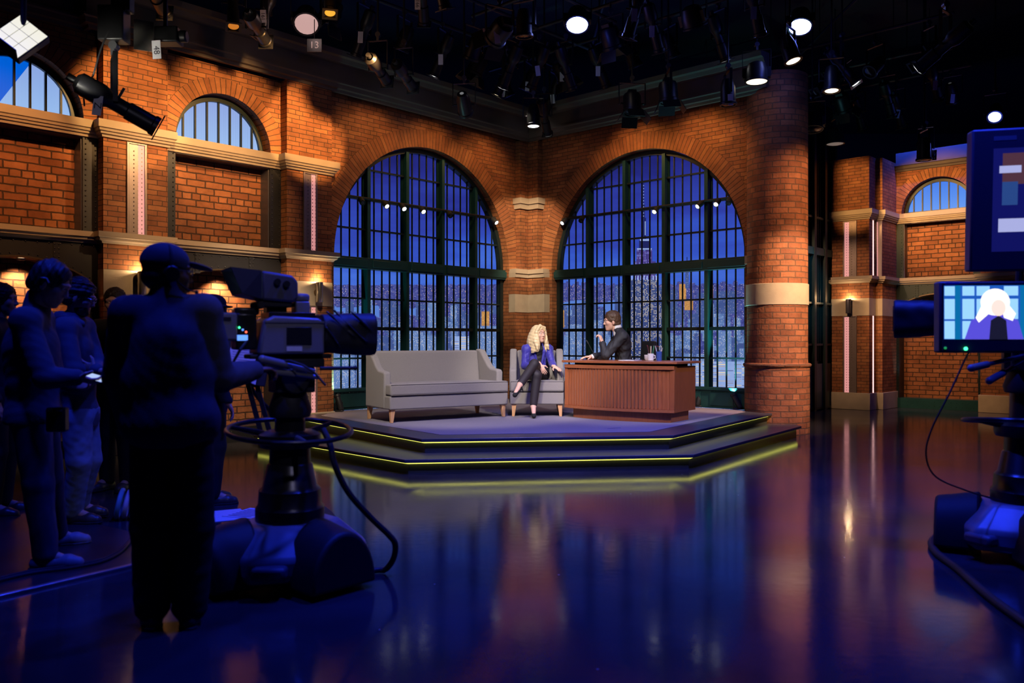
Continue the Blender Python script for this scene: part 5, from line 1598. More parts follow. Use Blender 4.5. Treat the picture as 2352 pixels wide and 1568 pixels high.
def build_folded_man():
    Y = 6.18
    J = dict(pelvis=P(182, 948, Y), chest=P(170, 810, Y), neck=P(168, 730, Y), head=P(183, 682, Y), shR=P(148, 754, Y - .18), shL=P(194, 752, Y + .18),
             elR=P(168, 848, Y - .24), wrR=P(218, 862, Y - .06), elL=P(226, 846, Y + .06), wrL=P(222, 850, Y - .20), hipR=P(176, 968, Y - .09), hipL=P(192, 968, Y + .09),
             knR=P(182, 1060, Y - .1), knL=P(205, 1055, Y + .1), anR=P(168, 1174, Y - .02), anL=P(182, 1158, Y + .2), toeR=P(222, 1192, Y - .02), toeL=P(232, 1176, Y + .22))
    o, J, org, T, PF, Q, g = figure('person in a hooded top and pale jeans with folded arms and glasses', J, M['skin'], hs=1.04, bulk=1.0,
                                   head_dir=(.90, .18, -.32), hands={'L': ((-.92, .15, .25), (0, .9, .2), .3)}, cell=.009)
    jk, tr = dress(o, J, org, T, PF, M['hood_cloth'], M['denim'], 1.02, .02, -.10, seed=31, collar=.0, nm='hooded_top')
    F = Field(); F.rc(J['neck'] - T[:, 0] * .05 - T[:, 1] * .07, J['neck'] + T[:, 0] * .05 - T[:, 1] * .07, .055, .055, .03); F.rc(J['neck'] + T[:, 0] * .08 - T[:, 1] * .02, J['neck'] + T[:, 0] * .05 + T[:, 1] * .07 - T[:, 2] * .05, .035, .03, .03)
    skin_obj('hood', [(F, .007)], M['hood_cloth'], jk, org)
    short_hair(Q, g, 1.04, o, org, M['hair_dark'], .014, nape=-.085, seed=9, wave=.004)
    b = MB()
    for x in (-1, 1):
        b.tube([Vector(g(x * .031 + .019 * math.cos(a), .106 - abs(x * .031) * .2, .008 + .016 * math.sin(a)) - org) for a in [2 * PI * i / 16 for i in range(16)]], .002, 6, closed=True)
        b.tube([Vector(g(x * .052, .094, .012) - org), Vector(g(x * .082, -.015, .012) - org)], .003, 6)
    b.build('glasses', M['alu'], o)
    F = Field(); F.el(g(0, .04, -.08), (.060, .062, .055), Q, .02); F.el(g(0, .115, -.055), (.03, .04, .035), Q, .01, sub=True); skin_obj('beard', [(F, .005)], M['hair_dark'], o, org)
build_folded_man()

def extra(label, x, y, H, yaw, arms, skin, topm, legm, hair=True, hat=False, look=None, z0=0):
    J, f = standing(x, y, H, yaw, z0, arms)
    o, J, org, T, PF, Q, g = figure(label, J, skin, head_dir=look if look is not None else f, cell=.012, hands={'R': (J['wrR'] - J['elR'], -f, .4), 'L': (J['wrL'] - J['elL'], -f, .4)}, hand_cell=.006)
    dress(o, J, org, T, PF, topm, legm, 1.05, .02, cell=.012)
    if hair: short_hair(Q, g, 1.0, o, org, M['hair_dark'], .013, cell=.006)
    if hat:
        F = Field(); F.el(g(0, -.01, .075), (.085, .105, .075), Q, .02); F.el(g(0, .0, .045), (.125, .15, .014), Q, .012); skin_obj('hat', [(F, .007)], M['black_cloth'], o, org)
q = P(266, 692, 7.6)
extra('person with short dark hair in black, facing the lens from the gap beside the operator', q.x, q.y + .02, 1.815, R(172), 'folded', M['skin'], M['black_cloth'], M['black_cloth'], look=np.array((.16, -1, -.1)))
q = P(-4, 690, 6.5)
extra('person in black with only the head edge showing at the left frame edge', q.x, q.y, 1.78, R(-80), 'down', M['skin'], M['black_cloth'], M['black_cloth'])
q = P(484, 716, 7.0)
extra('person in a dark brimmed hat half hidden behind the studio camera', q.x, q.y, 1.70, R(-60), 'down', M['skin'], M['black_cloth'], M['black_cloth'], hair=False, hat=True)
# ---------------------------------------------------------------- studio cameras on pedestals
M['cam_grey'] = mat('camera_grey_shell', (.20, .20, .24), .4, .1, noise=.1, nscale=15)
M['cam_blue'] = mat('camera_dark_shell', (.07, .07, .10), .45, .1, noise=.1, nscale=15)
M['hood_black'] = mat('black_rain_cloth', (.010, .010, .014), .55, noise=.3, nscale=9, bump=.5, bscale=14)
M['rubber'] = mat('black_rubber', (.012, .012, .014), .6, noise=.2)
M['paper'] = mat('white_paper', (.78, .78, .80), .8, noise=.04)
M['ink'] = mat('grey_print', (.12, .12, .16), .8)
M['led_green'] = emit('green_indicator', (.05, 1, .35), 3)
M['led_red'] = emit('red_indicator', (1, .12, .06), 2.5)
M['led_blue'] = emit('blue_indicator', (.12, .3, 1), 1.5)

def smooth_path(pts, n=6):
    pts = [Vector(p) for p in pts]; out = []
    for i in range(len(pts) - 1):
        p0, p1, p2, p3 = pts[max(i - 1, 0)], pts[i], pts[i + 1], pts[min(i + 2, len(pts) - 1)]
        for k in range(n):
            t = k / n
            out.append(.5 * ((2 * p1) + (p2 - p0) * t + (2 * p0 - 5 * p1 + 4 * p2 - p3) * t * t + (3 * p1 - p0 - 3 * p2 + p3) * t ** 3))
    out.append(pts[-1]); return out
def pedestal(root, zc, turns, guard):
    """steerable pedestal: skirted base with three wheel covers, telescopic column, steering ring"""
    b = MB(); b.lathe([(.40, .06), (.43, .09), (.43, .19), (.27, .33), (.20, .335)], n=6); b.build('base', M['cam_grey'], root, bevel=.02, smooth=20)
    for a in turns:
        a = R(a); c, s = math.cos(a), math.sin(a)
        b = MB()
        Mx = Matrix.Translation(V(.37 * c, .37 * s, 0)) @ Matrix.Rotation(a, 4, 'Z')
        n = 16
        prof = [(.21 * math.cos(PI * i / n), .345 * math.sin(PI * i / n)) for i in range(n + 1)]
        # skirt stands across the spoke direction
        p = [Mx @ V(-.13, x, .03 + z) for x, z in prof] + [Mx @ V(.13, x, .03 + z * .86) for x, z in prof]
        m = n + 1
        b.add(p, [tuple(range(m))[::-1], tuple(range(m, 2 * m))] + [(i, i + 1, m + i + 1, m + i) for i in range(n)] + [(0, m, 2 * m - 1, m - 1)])
        sk = b.build('wheel_cover', M['rubber'], root, bevel=.02, segs=3)
        b = MB(); b.cyl(Mx @ V(0, -.07, .085), Mx @ V(0, .07, .085), .085, n=20); b.build('wheel', M['black'], sk)
    b = MB(); b.box(.36, .45, -.09, .09, .10, .17, M=Matrix.Rotation(R(guard), 4, 'Z')); b.build('cable_guard', M['cam_blue'], root, bevel=.02)
    b = MB(); b.lathe([(.19, .32), (.19, .40), (.175, .42), (.17, .50), (.15, .52), (.125, .64), (.115, .65), (.11, zc - .30), (.085, zc - .29), (.08, zc - .02)], n=28); b.build('column', M['black_gloss'], root)
    b = MB(); zr = .83
    b.tube([(.34 * math.cos(2 * PI * i / 40), .34 * math.sin(2 * PI * i / 40), zr + .035 * math.sin(2 * PI * i / 40)) for i in range(40)], .014, 10, closed=True)
    rg = b.build('steering_ring', M['black_gloss'], root)
    for k in range(3):
        a = 2 * PI * k / 3 + .5
        b = MB(); b.tube([(.10 * math.cos(a), .10 * math.sin(a), zr - .03), (.34 * math.cos(a), .34 * math.sin(a), zr + .035 * math.sin(a))], [.022, .012], 8); b.build('spoke', M['alu'] if k == 2 else M['black_gloss'], rg)
    b = MB(); b.lathe([(.16, zr - .09), (.17, zr - .07), (.17, zr - .02), (.13, zr)], n=28); b.build('collar', M['black_gloss'], root)

def studio_camera(root, z, xo=0.0):
    """box-lens camera on a pan head; local +x is the lens direction, z the height of the optical axis"""
    # pan and tilt head
    b = MB(); b.box(-.17, .17, -.10, .10, z - .20, z - .15); b.box(-.10, .12, -.09, .09, z - .34, z - .20); b.cyl((0, -.13, z - .27), (0, .13, z - .27), .075, n=24); b.lathe([(.11, z - .48), (.12, z - .44), (.09, z - .34)], n=24)
    b.box(-.24, .22, -.07, .07, z - .15, z - .125)
    b.build('pan_head', M['rubber'], root, bevel=.008)
    before = set(root.children)
    # lens box
    b = MB()
    out = [(-.20, -.125), (.16, -.125), (.16, .045), (.13, .075), (-.12, .085), (-.17, .06)]
    p = [V(x, -.13, z + h) for x, h in out] + [V(x, .13, z + h) for x, h in out]; n = len(out)
    b.add(p, [tuple(range(n)), tuple(range(n, 2 * n))[::-1]] + [(i, (i + 1) % n, n + (i + 1) % n, n + i) for i in range(n)])
    lb = b.build('lens_box', M['cam_grey'], root, bevel=.012)
    for s in (-1, 1):
        b = MB(); b.box(-.055, .085, s * .13 - .004, s * .13 + .004, z - .075, z + .025); b.build('side_recess', M['black_gloss'], lb, bevel=.003)
        b = MB(); b.box(-.17, .155, s * .13 - .006, s * .13 + .006, z + .047, z + .058); b.build('trim_rail', M['alu'], lb)
        b = MB(); b.box(-.055, .03, s * .134 - .002, s * .134 + .002, z - .108, z - .082); b.build('label_plate', M['white_plastic'], lb)
    b = MB(); b.box(-.14, .12, -.09, .09, z + .07, z + .105); b.tube([(-.10, 0, z + .10), (-.09, 0, z + .15), (.06, 0, z + .15), (.08, 0, z + .10)], .014, 8); b.build('top_handle', M['black_gloss'], root, bevel=.01)
    b = MB(); b.box(.02, .10, -.05, .05, z + .10, z + .17); b.lathe([(.045, z + .17), (.05, z + .18), (.05, z + .205), (.04, z + .215)], (.06, 0, 0), n=20); b.build('tally_lamp', M['cam_grey'], root, bevel=.01)
    # cloth-wrapped hood
    F = Field()
    for sy in (-1, 1):
        for sz in (-1, 1): F.rc((.17, sy * .055, z - .01 + sz * .040), (.46, sy * .064, z - .015 + sz * .054), .062, .068, .05)
    F.rc((.17, 0, z - .01), (.46, 0, z - .01), .10, .11, .05)
    for q0, q1 in (((.17, -.135, z + .11), (.33, -.14, z - .03)), ((.21, -.135, z + .12), (.40, -.145, z - .06)), ((.30, -.14, z + .12), (.44, -.145, z + .0)), ((.17, -.135, z + .02), (.27, -.138, z - .12))):
        F.rc(q0, q1, .007, .004, .016)
    F.noise(.0015, 16, 3)
    F.cut((.475, 0, z), (1, 0, 0)); F.cut((.16, 0, z), (-1, 0, 0))
    skin_obj('lens_hood', [(F, .008)], M['hood_black'], root)
    b = MB(); b.cyl((.42, 0, z - .01), (.48, 0, z - .01), .085, n=28); b.build('front_lens', mat('coated_glass', (.01, .012, .02), .08), root)
    # camera body and rear adaptor
    b = MB(); b.box(-.31, -.20, -.075, .075, z - .10, z + .10); b.box(-.31, -.18, -.05, .05, z + .09, z + .13); bd_ = b.build('camera_body', M['black_gloss'], root, bevel=.012)
    b = MB(); b.box(-.54, -.305, -.085, .085, z - .05, z + .10); ad = b.build('rear_adaptor', M['cam_grey'], root, bevel=.012)
    b = MB(); b.box(-.53, -.34, -.089, -.086, z + .055, z + .075); b.build('slot', M['black'], ad)
    b = MB()
    for i, m_ in enumerate(('led_green', 'led_blue', 'led_red')): b.ball((-.295 + .018 * i, -.079, z + .02 - .012 * i), .006, 8, 6, m=i)
    b.box(-.305, -.25, -.078, -.074, z - .05, z - .02, 1)
    b.build('indicator', [M['led_green'], M['led_blue'], M['led_red']], bd_)
    b = MB(); b.tube([(-.20, -.02, z + .0), (-.30, -.12, z - .10), (-.36, -.10, z - .22), (-.20, -.03, z - .30)], .008, 8); b.build('cable', M['rubber'], root)
    for o in root.children:
        if o not in before: o.location = (xo, 0, 0)

def viewfinder(root, z, label=True):
    """large viewfinder with a flared hood towards the operator (-x)"""
    g = z + .245
    b = MB()
    g_ = g; out = [(-.13, -.075), (.045, -.085), (.07, -.06), (.07, .03), (.04, .065), (-.13, .085)]
    p = [V(x, -.10, g + h) for x, h in out] + [V(x, .10, g + h) for x, h in out]; n = len(out)
    b.add(p, [tuple(range(n)), tuple(range(n, 2 * n))[::-1]] + [(i, (i + 1) % n, n + (i + 1) % n, n + i) for i in range(n)])
    vf = b.build('viewfinder', M['cam_blue'], root, bevel=.014); vf.location = (-.05, 0, 0)
    b = MB()
    a_ = [(-.13, -.10, g - .07), (-.13, .10, g - .07), (-.13, .10, g + .085), (-.13, -.10, g + .085)]
    c_ = [(-.24, -.13, g - .045), (-.24, .13, g - .045), (-.30, .13, g + .095), (-.30, -.13, g + .095)]
    for i in range(4):
        j = (i + 1) % 4
        b.quad(a_[i], a_[j], c_[j], c_[i])
    hd = b.build('viewing_hood', M['rubber'], vf, smooth=0)
    s = hd.modifiers.new('thick', 'SOLIDIFY'); s.thickness = .005
    b = MB(); b.quad((-.132, -.09, g - .06), (-.132, .09, g - .06), (-.132, .09, g + .075), (-.132, -.09, g + .075)); b.build('viewfinder_screen', emit('viewfinder_picture', (.35, .55, 1), 1.6), vf)
    for x in (-.05, .0):
        b = MB(); b.cyl((x, -.095, g + .015 - x * .2), (x, -.122, g + .015 - x * .2), .018, n=16); b.build('knob', M['black_gloss'], vf)
    b = MB(); b.box(-.12, .04, -.08, .08, g - .11, g - .08); b.box(-.07, .02, -.045, .045, g - .18, g - .10); b.cyl((-.13, -.09, g - .10), (-.13, .09, g - .10), .022, n=16); b.build('viewfinder_mount', M['black'], root, bevel=.006).location = (-.05, 0, 0)
def pan_bar(root, z, sy, tip, a=None):
    b = MB(); a = V(-.05, sy * .13, z - .24) if a is None else a; m_ = (a + tip) / 2
    b.tube([a, m_, tip], .013, 10)
    pb = b.build('pan_bar', M['alu'], root)
    d = (tip - m_).normalized()
    b = MB(); b.cyl(tip - d * .02, tip + d * .12, .021, n=16); b.ball(tip + d * .12, .022, 12, 8); b.build('grip', M['cam_grey'], pb)
    return pb

# ---- camera on the left
CA = R(30); ca_loc = V(-1.25, 4.78, 0)
c1 = thing('studio_camera', 'big studio camera on a black pedestal worked by the operator at left', 'camera', ca_loc, CA)
pedestal(c1, 1.05, (-71, 187, 58), -120); studio_camera(c1, 1.385); viewfinder(c1, 1.385)
text('number_mark', '750', .05, M['cam_blue'], c1, (-.40, -.0865, 1.365), (R(90), 0, 0))
ic = Matrix.Rotation(-CA, 4, 'Z')
def loc1(p): return ic @ (Vector(p) - ca_loc)
hand = P(597, 838, 4.46)
t1 = loc1(P(648, 835, 4.56)); pan_bar(c1, 1.385, -1, t1, loc1(P(722, 852, 4.70)))
t2 = loc1(P(668, 858, 4.62)); pan_bar(c1, 1.385, -1, t2, loc1(P(730, 866, 4.72)))
b = MB(); b.tube([loc1(P(x, y, 4.56)) for x, y in ((640, 829), (665, 828), (695, 838), (722, 855), (748, 885))], .006, 8); b.build('control_cable', M['rubber'], c1)
b = MB(); b.tube([loc1(P(735, 846, 4.7)), loc1(P(815, 845, 4.78))], .011, 10); b.ball(loc1(P(816, 845, 4.78)), .014, 10, 6); b.build('front_rod', M['rubber'], c1)
cab = [loc1(P(x, y, Y)) for x, y, Y in ((742, 985, 4.7), (758, 1020, 4.66), (770, 1070, 4.64), (800, 1130, 4.66), (848, 1185, 4.72), (893, 1228, 4.76), (908, 1252, 4.78), (900, 1290, 4.82), (868, 1318, 4.87), (800, 1330, 4.74))]
cab = [V(p.x, p.y, max(.02, p.z)) for p in smooth_path(cab)]
b = MB(); b.tube(cab, .017, 10); b.build('camera_cable', M['rubber'], c1)

# script on a stand left of the pedestal
st = thing('music_stand', 'black folding stand holding the script sheet beside the left camera', 'stand', P(575, 980, 5.35) * 1.0, 0)
sl = Vector(st.location); st.location = (sl.x, sl.y, 0); sl = Vector(st.location)
b = MB(); b.box(-.15, .15, -.012, .012, -.16, .16, M=Matrix.Translation(V(-.03, 0, 1.22)) @ Matrix.Rotation(R(-14), 4, 'X') @ Matrix.Rotation(R(6), 4, 'Y')); b.build('desk_plate', M['black'], st)
b = MB(); b.tube(smooth_path([(-.03, .02, 1.1), (.03, .04, .98), (.12, .09, .86), (.15, .10, .74), (.15, .10, .4), (.15, .10, .03)], 4), .014, 8); b.build('post', M['black_gloss'], st)
b = MB(); b.lathe([(.15, 0), (.15, .015), (.02, .035)], (.15, .10, 0), n=24); b.build('weighted_foot', M['black_gloss'], st)
for sx in (0, .055):
    b = MB(); b.box(-.014, .014, -.008, .008, -.24, .14, M=Matrix.Translation(V(.03 + sx, -.03, .93)) @ Matrix.Rotation(R(-15), 4, 'Y')); b.build('strut', M['black'], st)
sc = thing('script_sheet', 'sheet of printed paper clipped upright on the stand beside the left camera', 'paper', sl + V(-.03, -.02, 1.22), 0, rot=(R(-14), R(6), 0))
b = MB(); b.box(-.098, .098, -.006, -.003, -.155, .14); b.build('sheet', M['paper'], sc)
b = MB(); b.box(-.08, .085, -.0075, -.006, .095, .105); b.box(-.085, .03, -.0075, -.006, -.035, -.025)
for i in range(6): b.box(-.08, -.08 + .10 + .06 * ((i * 37) % 10) / 10, -.007, -.006, .07 - i * .016, .0715 - i * .016)
b.build('printed_lines', M['ink'], sc)
def floor_sheet(px, py, rz, label, w_=.22, h_=.30, z=.003, lines=False):
    x, y = xy(px, py, 0)
    g = thing('paper_sheet', label, 'paper', (x, y, z), rz)
    b = MB(); b.box(-w_ / 2, w_ / 2, -h_ / 2, h_ / 2, -.0015, .0015); b.build('sheet', M['paper'], g)
    if lines:
        b = MB()
        for i in range(6): b.box(-w_ * .4, w_ * .4, -h_ * .4 + i * .045, -h_ * .4 + i * .045 + .02, .0015, .002)
        b.build('printed_lines', M['ink'], g)
floor_sheet(518, 1184, .5, 'plain white sheet of paper on the floor beside the left pedestal', .30, .42)
floor_sheet(575, 1180, -.35, 'striped printed sheet on the floor touching the left pedestal', .26, .34, .007, True)
x, y = xy(292, 1192, 0)
g = thing('cable_coil', 'coil of pale blue and white cable on the floor behind the operator', 'cable', (x, y, 0), .3)
for k, (r, dx_, m_) in enumerate(((.10, -.05, 'coil_blue'), (.095, .0, 'coil_white'), (.085, .05, 'coil_white'))):
    if m_ not in M: M[m_] = mat(m_, (.10, .30, .42) if 'blue' in m_ else (.5, .5, .62), .5)
    b = MB(); b.tube([(dx_ + .02 * math.sin(a), r * math.cos(a), .018 + r + r * math.sin(a)) for a in [2 * PI * i / 28 for i in range(28)]], .018, 8, closed=True); b.build('loop', M[m_], g)

# ---- camera on the right with its monitors
CB = R(155); cb_loc = V(3.20, 5.30, 0)
c2 = thing('studio_camera', 'dark studio camera with two monitors on a pedestal at the right edge', 'camera', cb_loc, CB)
pedestal(c2, 1.12, (-251, -5, -125), 50); studio_camera(c2, 1.49, .27)
ib = Matrix.Rotation(-CB, 4, 'Z')
def loc2(p): return ib @ (Vector(p) - cb_loc)
pan_bar(c2, 1.5, 1, loc2(P(2262, 838, 4.95))); pan_bar(c2, 1.5, 1, loc2(P(2300, 858, 5.0)))
b = MB(); b.tube([loc2(p) for p in smooth_path([P(2236, 792, 4.99), P(2218, 822, 4.97), P(2180, 905, 4.95), P(2140, 985, 4.97), P(2127, 1045, 5.0), P(2150, 1095, 5.05), P(2225, 1128, 5.1), P(2300, 1150, 5.2)])], .005, 8); b.build('monitor_cable', M['rubber'], c2)
fc = [V(*xy(px, py, .02), .022) for px, py in ((2190, 1212), (2142, 1240), (2150, 1268), (2200, 1306), (2270, 1368), (2352, 1428), (2440, 1490))]
b = MB(); b.tube([loc2(p) for p in smooth_path(fc)], .022, 10); b.build('camera_cable', M['rubber'], c2)

def picture_mat(name, kind):
    return None
M['mon_case'] = mat('monitor_case', (.05, .05, .07), .45, noise=.1)
def monitor(nm, parent, centre, w_, h_, yaw, pitch, fields, bez=.03, depth=.10, chin=.0):
    """flat monitor built around `centre` (room metres); picture made of flat coloured shapes in the screen plane"""
    Mx = ib @ Matrix.Translation(Vector(centre) - cb_loc) @ Matrix.Rotation(yaw, 4, 'Z') @ Matrix.Rotation(pitch, 4, 'X')
    b = MB(); b.box(-w_ / 2 - bez, w_ / 2 + bez, .0, depth, -h_ / 2 - bez - chin, h_ / 2 + bez, M=Mx)
    o = b.build(nm, M['mon_case'], c2, bevel=.012)
    for i, (name, poly, m, lift) in enumerate(fields):
        b = MB(); b.poly([Mx @ V(x * w_ / 2, -.0008 - .0004 * lift, y * h_ / 2) for x, y in poly]); b.build(name, m, o, smooth=0, normals=False)
    return o, Mx
def rect(x0, x1, y0, y1): return [(x0, y0), (x1, y0), (x1, y1), (x0, y1)]
def oval(cx, cy, rx, ry, n=28): return [(cx + rx * math.cos(2 * PI * i / n), cy + ry * math.sin(2 * PI * i / n)) for i in range(n)]
E = {k: emit('shown_' + k, srgb(*c), s) for k, (c, s) in dict(window=((150, 205, 255), 1.15), bar=((20, 70, 120), 1), teal=((10, 110, 170), 1), hair=((255, 250, 240), 1.25), face=((255, 225, 215), 1.1), blazer=((90, 80, 220), 1), top=((25, 25, 45), 1), base=((30, 90, 190), 1),
     dim=((16, 18, 90), 1), dimblue=((40, 70, 130), 1), dimbrick=((88, 55, 60), .8), dimwhite=((170, 175, 225), 1)).items()}
flds = [('picture', rect(-1, 1, -1, 1), E['base'], 0)]
for x0_, x1_ in ((-.99, -.80), (-.66, -.44), (-.40, -.16), (.10, .36), (.52, .74), (.78, .98)):
    for y0_, y1_ in ((.62, .97), (-.25, .5), (-.98, -.32)): flds.append(('shown_window', rect(x0_, x1_, y0_, y1_), E['window'], 1))
flds += [('shown_mullion', rect(-.80, -.70, -1, 1), E['teal'], 1), ('shown_mullion', rect(.40, .50, -1, 1), E['teal'], 1),
         ('shown_hair', oval(-.06, .38, .27, .50), E['hair'], 3), ('shown_hair', [(-.30, .3), (-.42, -.20), (-.36, -.38), (-.20, -.1), (-.1, .2)], E['hair'], 3), ('shown_hair', [(.18, .3), (.32, -.05), (.26, -.32), (.10, -.2), (.05, .2)], E['hair'], 3),
         ('shown_blazer', [(-.62, -1), (-.50, -.30), (-.25, -.08), (.12, -.08), (.36, -.30), (.46, -1)], E['blazer'], 2),
         ('shown_face', oval(.0, .16, .13, .30), E['face'], 4), ('shown_top', [(-.17, -1), (-.14, -.3), (.0, -.12), (.14, -.3), (.17, -1)], E['top'], 4)]
cm = P(2293, 717, 4.95)
mon, Mx = monitor('monitor', c2, cm, .615, .315, R(-4), 0, flds, .024, .09, .055)
b = MB(); b.ball(Mx @ V(-.185, -.004, -.212), .011, 10, 6); b.build('power_light', M['led_green'], mon)
b = MB(); b.ball(Mx @ V(-.30, -.003, -.208), .008, 10, 6); b.build('power_light', emit('dim_green', (.02, .4, .12), .7), mon)
b = MB(); b.box(-.30, -.22, -.0016, 0, .164, .176, M=Mx); b.build('maker_plate', mat('blue_plate', srgb(70, 80, 200), .4), mon)
flds = [('picture', rect(-1, 1, -1, 1), E['dim'], 0), ('shown_brick', rect(-.85, -.3, .3, .9), E['dimbrick'], 1), ('shown_window', rect(-.85, -.6, -.1, .35), E['dimblue'], 2), ('shown_light', rect(-.9, -.55, .52, .66), E['dimwhite'], 2),
        ('shown_window', rect(-.4, .3, -.2, .8), E['dimblue'], 1), ('shown_brick', rect(.3, .9, -.3, .9), E['dimbrick'], 1), ('shown_sofa', rect(-.9, -.2, -.62, -.36), E['dimwhite'], 2), ('shown_lamp', rect(-.35, .1, -.30, -.1), E['dimwhite'], 2)]
cu = P(2425, 455, 4.9)
up_, Mu = monitor('upper_monitor', c2, cu, .66, .60, R(-14), R(4), flds, .115, .12)
b = MB(); b.box(-.33, -.21, -.0016, 0, .345, .37, M=Mu); b.build('maker_plate', M['cam_grey'], up_)
b = MB(); q0, q1 = loc2(P(2330, 840, 5.15)), loc2(P(2345, 560, 5.15)); b.tube([q0, q1], .022, 10); b.tube([loc2(P(2300, 735, 5.08)), loc2(P(2332, 760, 5.16))], .016, 8); b.tube([q1, loc2(P(2400, 470, 5.06))], .018, 8); b.build('monitor_bracket', M['rubber'], c2)

# low carpet edge with metal strip and the cable along it
e0, e1 = V(*xy(-60, 1386, 0), 0), V(*xy(470, 1262, 0), 0)
dd = (e1 - e0).normalized(); nn = V(-dd.y, dd.x, 0)
b = MB(); q = [e0 - dd * 1.5, e1, e1 + nn * 2.2, e0 - dd * 1.5 + nn * 2.2]; b.prism([(k.x, k.y) for k in q], 0, .012)
struct(b.build('floor_mat', mat('black_floor_mat', (.02, .02, .026), .32, noise=.3, nscale=4)), 'black floor covering under the crew at left')
g = thing('metal_edge_strip', 'straight metal strip along the edge of the black floor covering at left', 'strip', e0, math.atan2(dd.y, dd.x))
b = MB(); b.box(-1.4, (e1 - e0).length, -.02, .016, .0, .018); b.build('strip', M['alu'], g, bevel=.004)
g = thing('floor_cable', 'cable lying beside the metal edge strip and curving behind the operator', 'cable', e0, 0)
b = MB()
for k in range(2):
    pth_ = smooth_path([V(*xy(px, py - 5 * k, .014), .024) - e0 for px, py in ((-80, 1358), (60, 1322), (160, 1308), (230, 1294), (275, 1272), (300, 1245), (318, 1215), (330, 1170))])
    b.tube(pth_, .009, 8)
    b.build('strand', M['rubber'], g) if k == 0 else b.build('strand', M['rubber'], g)
    b = MB()

# ---------------------------------------------------------------- things on the desk
def on_desk(px, py, z=None, dy=0):
    """point of the desk top seen there"""
    Y = (EYE - DT) * FPX / (py - 784)
    return V((px - 1176) / FPX * Y, Y + dy, DT)
dk = lambda px: None
M['ceramic'] = mat('white_ceramic', (.75, .75, .76), .25, noise=.03)
p0 = dloc(.30, .34, .765)
mg = thing('mug', 'white mug full of pens and pencils on the right of the desk', 'mug', p0, DANG)
b = MB(); b.lathe([(.034, 0), (.040, .005), (.041, .095), (.037, .095), (.036, .012), (.0, .012)], n=24, caps=False); b.build('cup', M['ceramic'], mg)
b = MB(); b.tube([(.038, 0, .075), (.062, 0, .068), (.064, 0, .035), (.038, 0, .025)], .006, 8); b.build('handle', M['ceramic'], mg)
p1 = dloc(.22, .42, .765)
cp_ = thing('cup', 'round pale cup standing left of the pen mug on the desk', 'cup', p1, 0)
b = MB(); b.lathe([(.030, 0), (.046, .02), (.050, .075), (.045, .075), (.042, .02), (0, .014)], n=24, caps=False); b.build('bowl', M['ceramic'], cp_)
p2 = dloc(.38, .42, .765)
hc = thing('pen_holder', 'blue holder packed with pens, right of the white mug', 'pen holder', p2, 0)
b = MB(); b.lathe([(.036, 0), (.038, .12), (.034, .12), (.033, .01), (0, .01)], n=20, caps=False); b.build('cup', mat('blue_glaze', (.04, .09, .35), .3), hc)
PC = [('green', (.05, .25, .12)), ('white', (.6, .6, .6)), ('red', (.45, .04, .04)), ('dark', (.03, .03, .04)), ('amber', (.5, .3, .08))]
for nm, c in PC: M['pen_' + nm] = mat('pen_' + nm, c, .35)
rs = random.Random(5)
for (q, nm, n_, lb) in ((p0, 'mug', 6, 'standing in the white mug on the desk'), (p2, 'holder', 5, 'standing in the blue pen holder on the desk')):
    for i in range(n_):
        a = 2 * PI * i / n_ + .3; col = PC[i % 5][0] if nm == 'mug' else ('dark' if i % 2 else 'white')
        top = V(.05 * math.cos(a), .035 * math.sin(a), .17 + .03 * rs.random())
        g = thing('pen', '%s pen, %s' % (col, lb), 'pen', q, 0, 'pens in the ' + ('white mug' if nm == 'mug' else 'blue holder'))
        b = MB(); b.cyl(V(.012 * math.cos(a), .012 * math.sin(a), .016), top, .0045, n=8); b.build('barrel', M['pen_' + col], g)
        b = MB(); b.ball(top, .0055, 8, 6); b.build('end_cap', M['pen_dark' if col != 'dark' else 'pen_red'], g)
g = thing('paper_sheet', 'loose white papers lying flat on the desk near the pen mug', 'paper', dloc(.02, .30, .7655), DANG + .1)
b = MB(); b.box(-.11, .11, -.14, .14, 0, .006); b.build('sheet', M['paper'], g)
g = thing('desk_microphone', 'thin black microphone angled on the left end of the desk', 'microphone', dloc(-.62, .52, .765), DANG)
b = MB(); b.box(-.05, .05, -.035, .035, 0, .025); b.build('base', M['black_gloss'], g, bevel=.006)
b = MB(); b.tube([(0, 0, .02), (-.05, .0, .09), (-.13, .0, .22)], [.006, .005, .005], 8); b.build('stem', M['black_gloss'], g)
b = MB(); b.cyl((-.13, 0, .22), (-.165, 0, .27), .010, n=12); b.build('capsule', M['black'], g)
g = thing('stapler', 'small black box-shaped gadget under the host hand on the desk', 'gadget', dloc(-.44, .40, .765), DANG)
b = MB(); b.box(-.07, .07, -.03, .03, 0, .03); b.build('body', M['black_gloss'], g, bevel=.006)
b = MB(); b.box(-.06, .07, -.025, .025, .032, .045); b.build('lid', M['black'], g, bevel=.004)

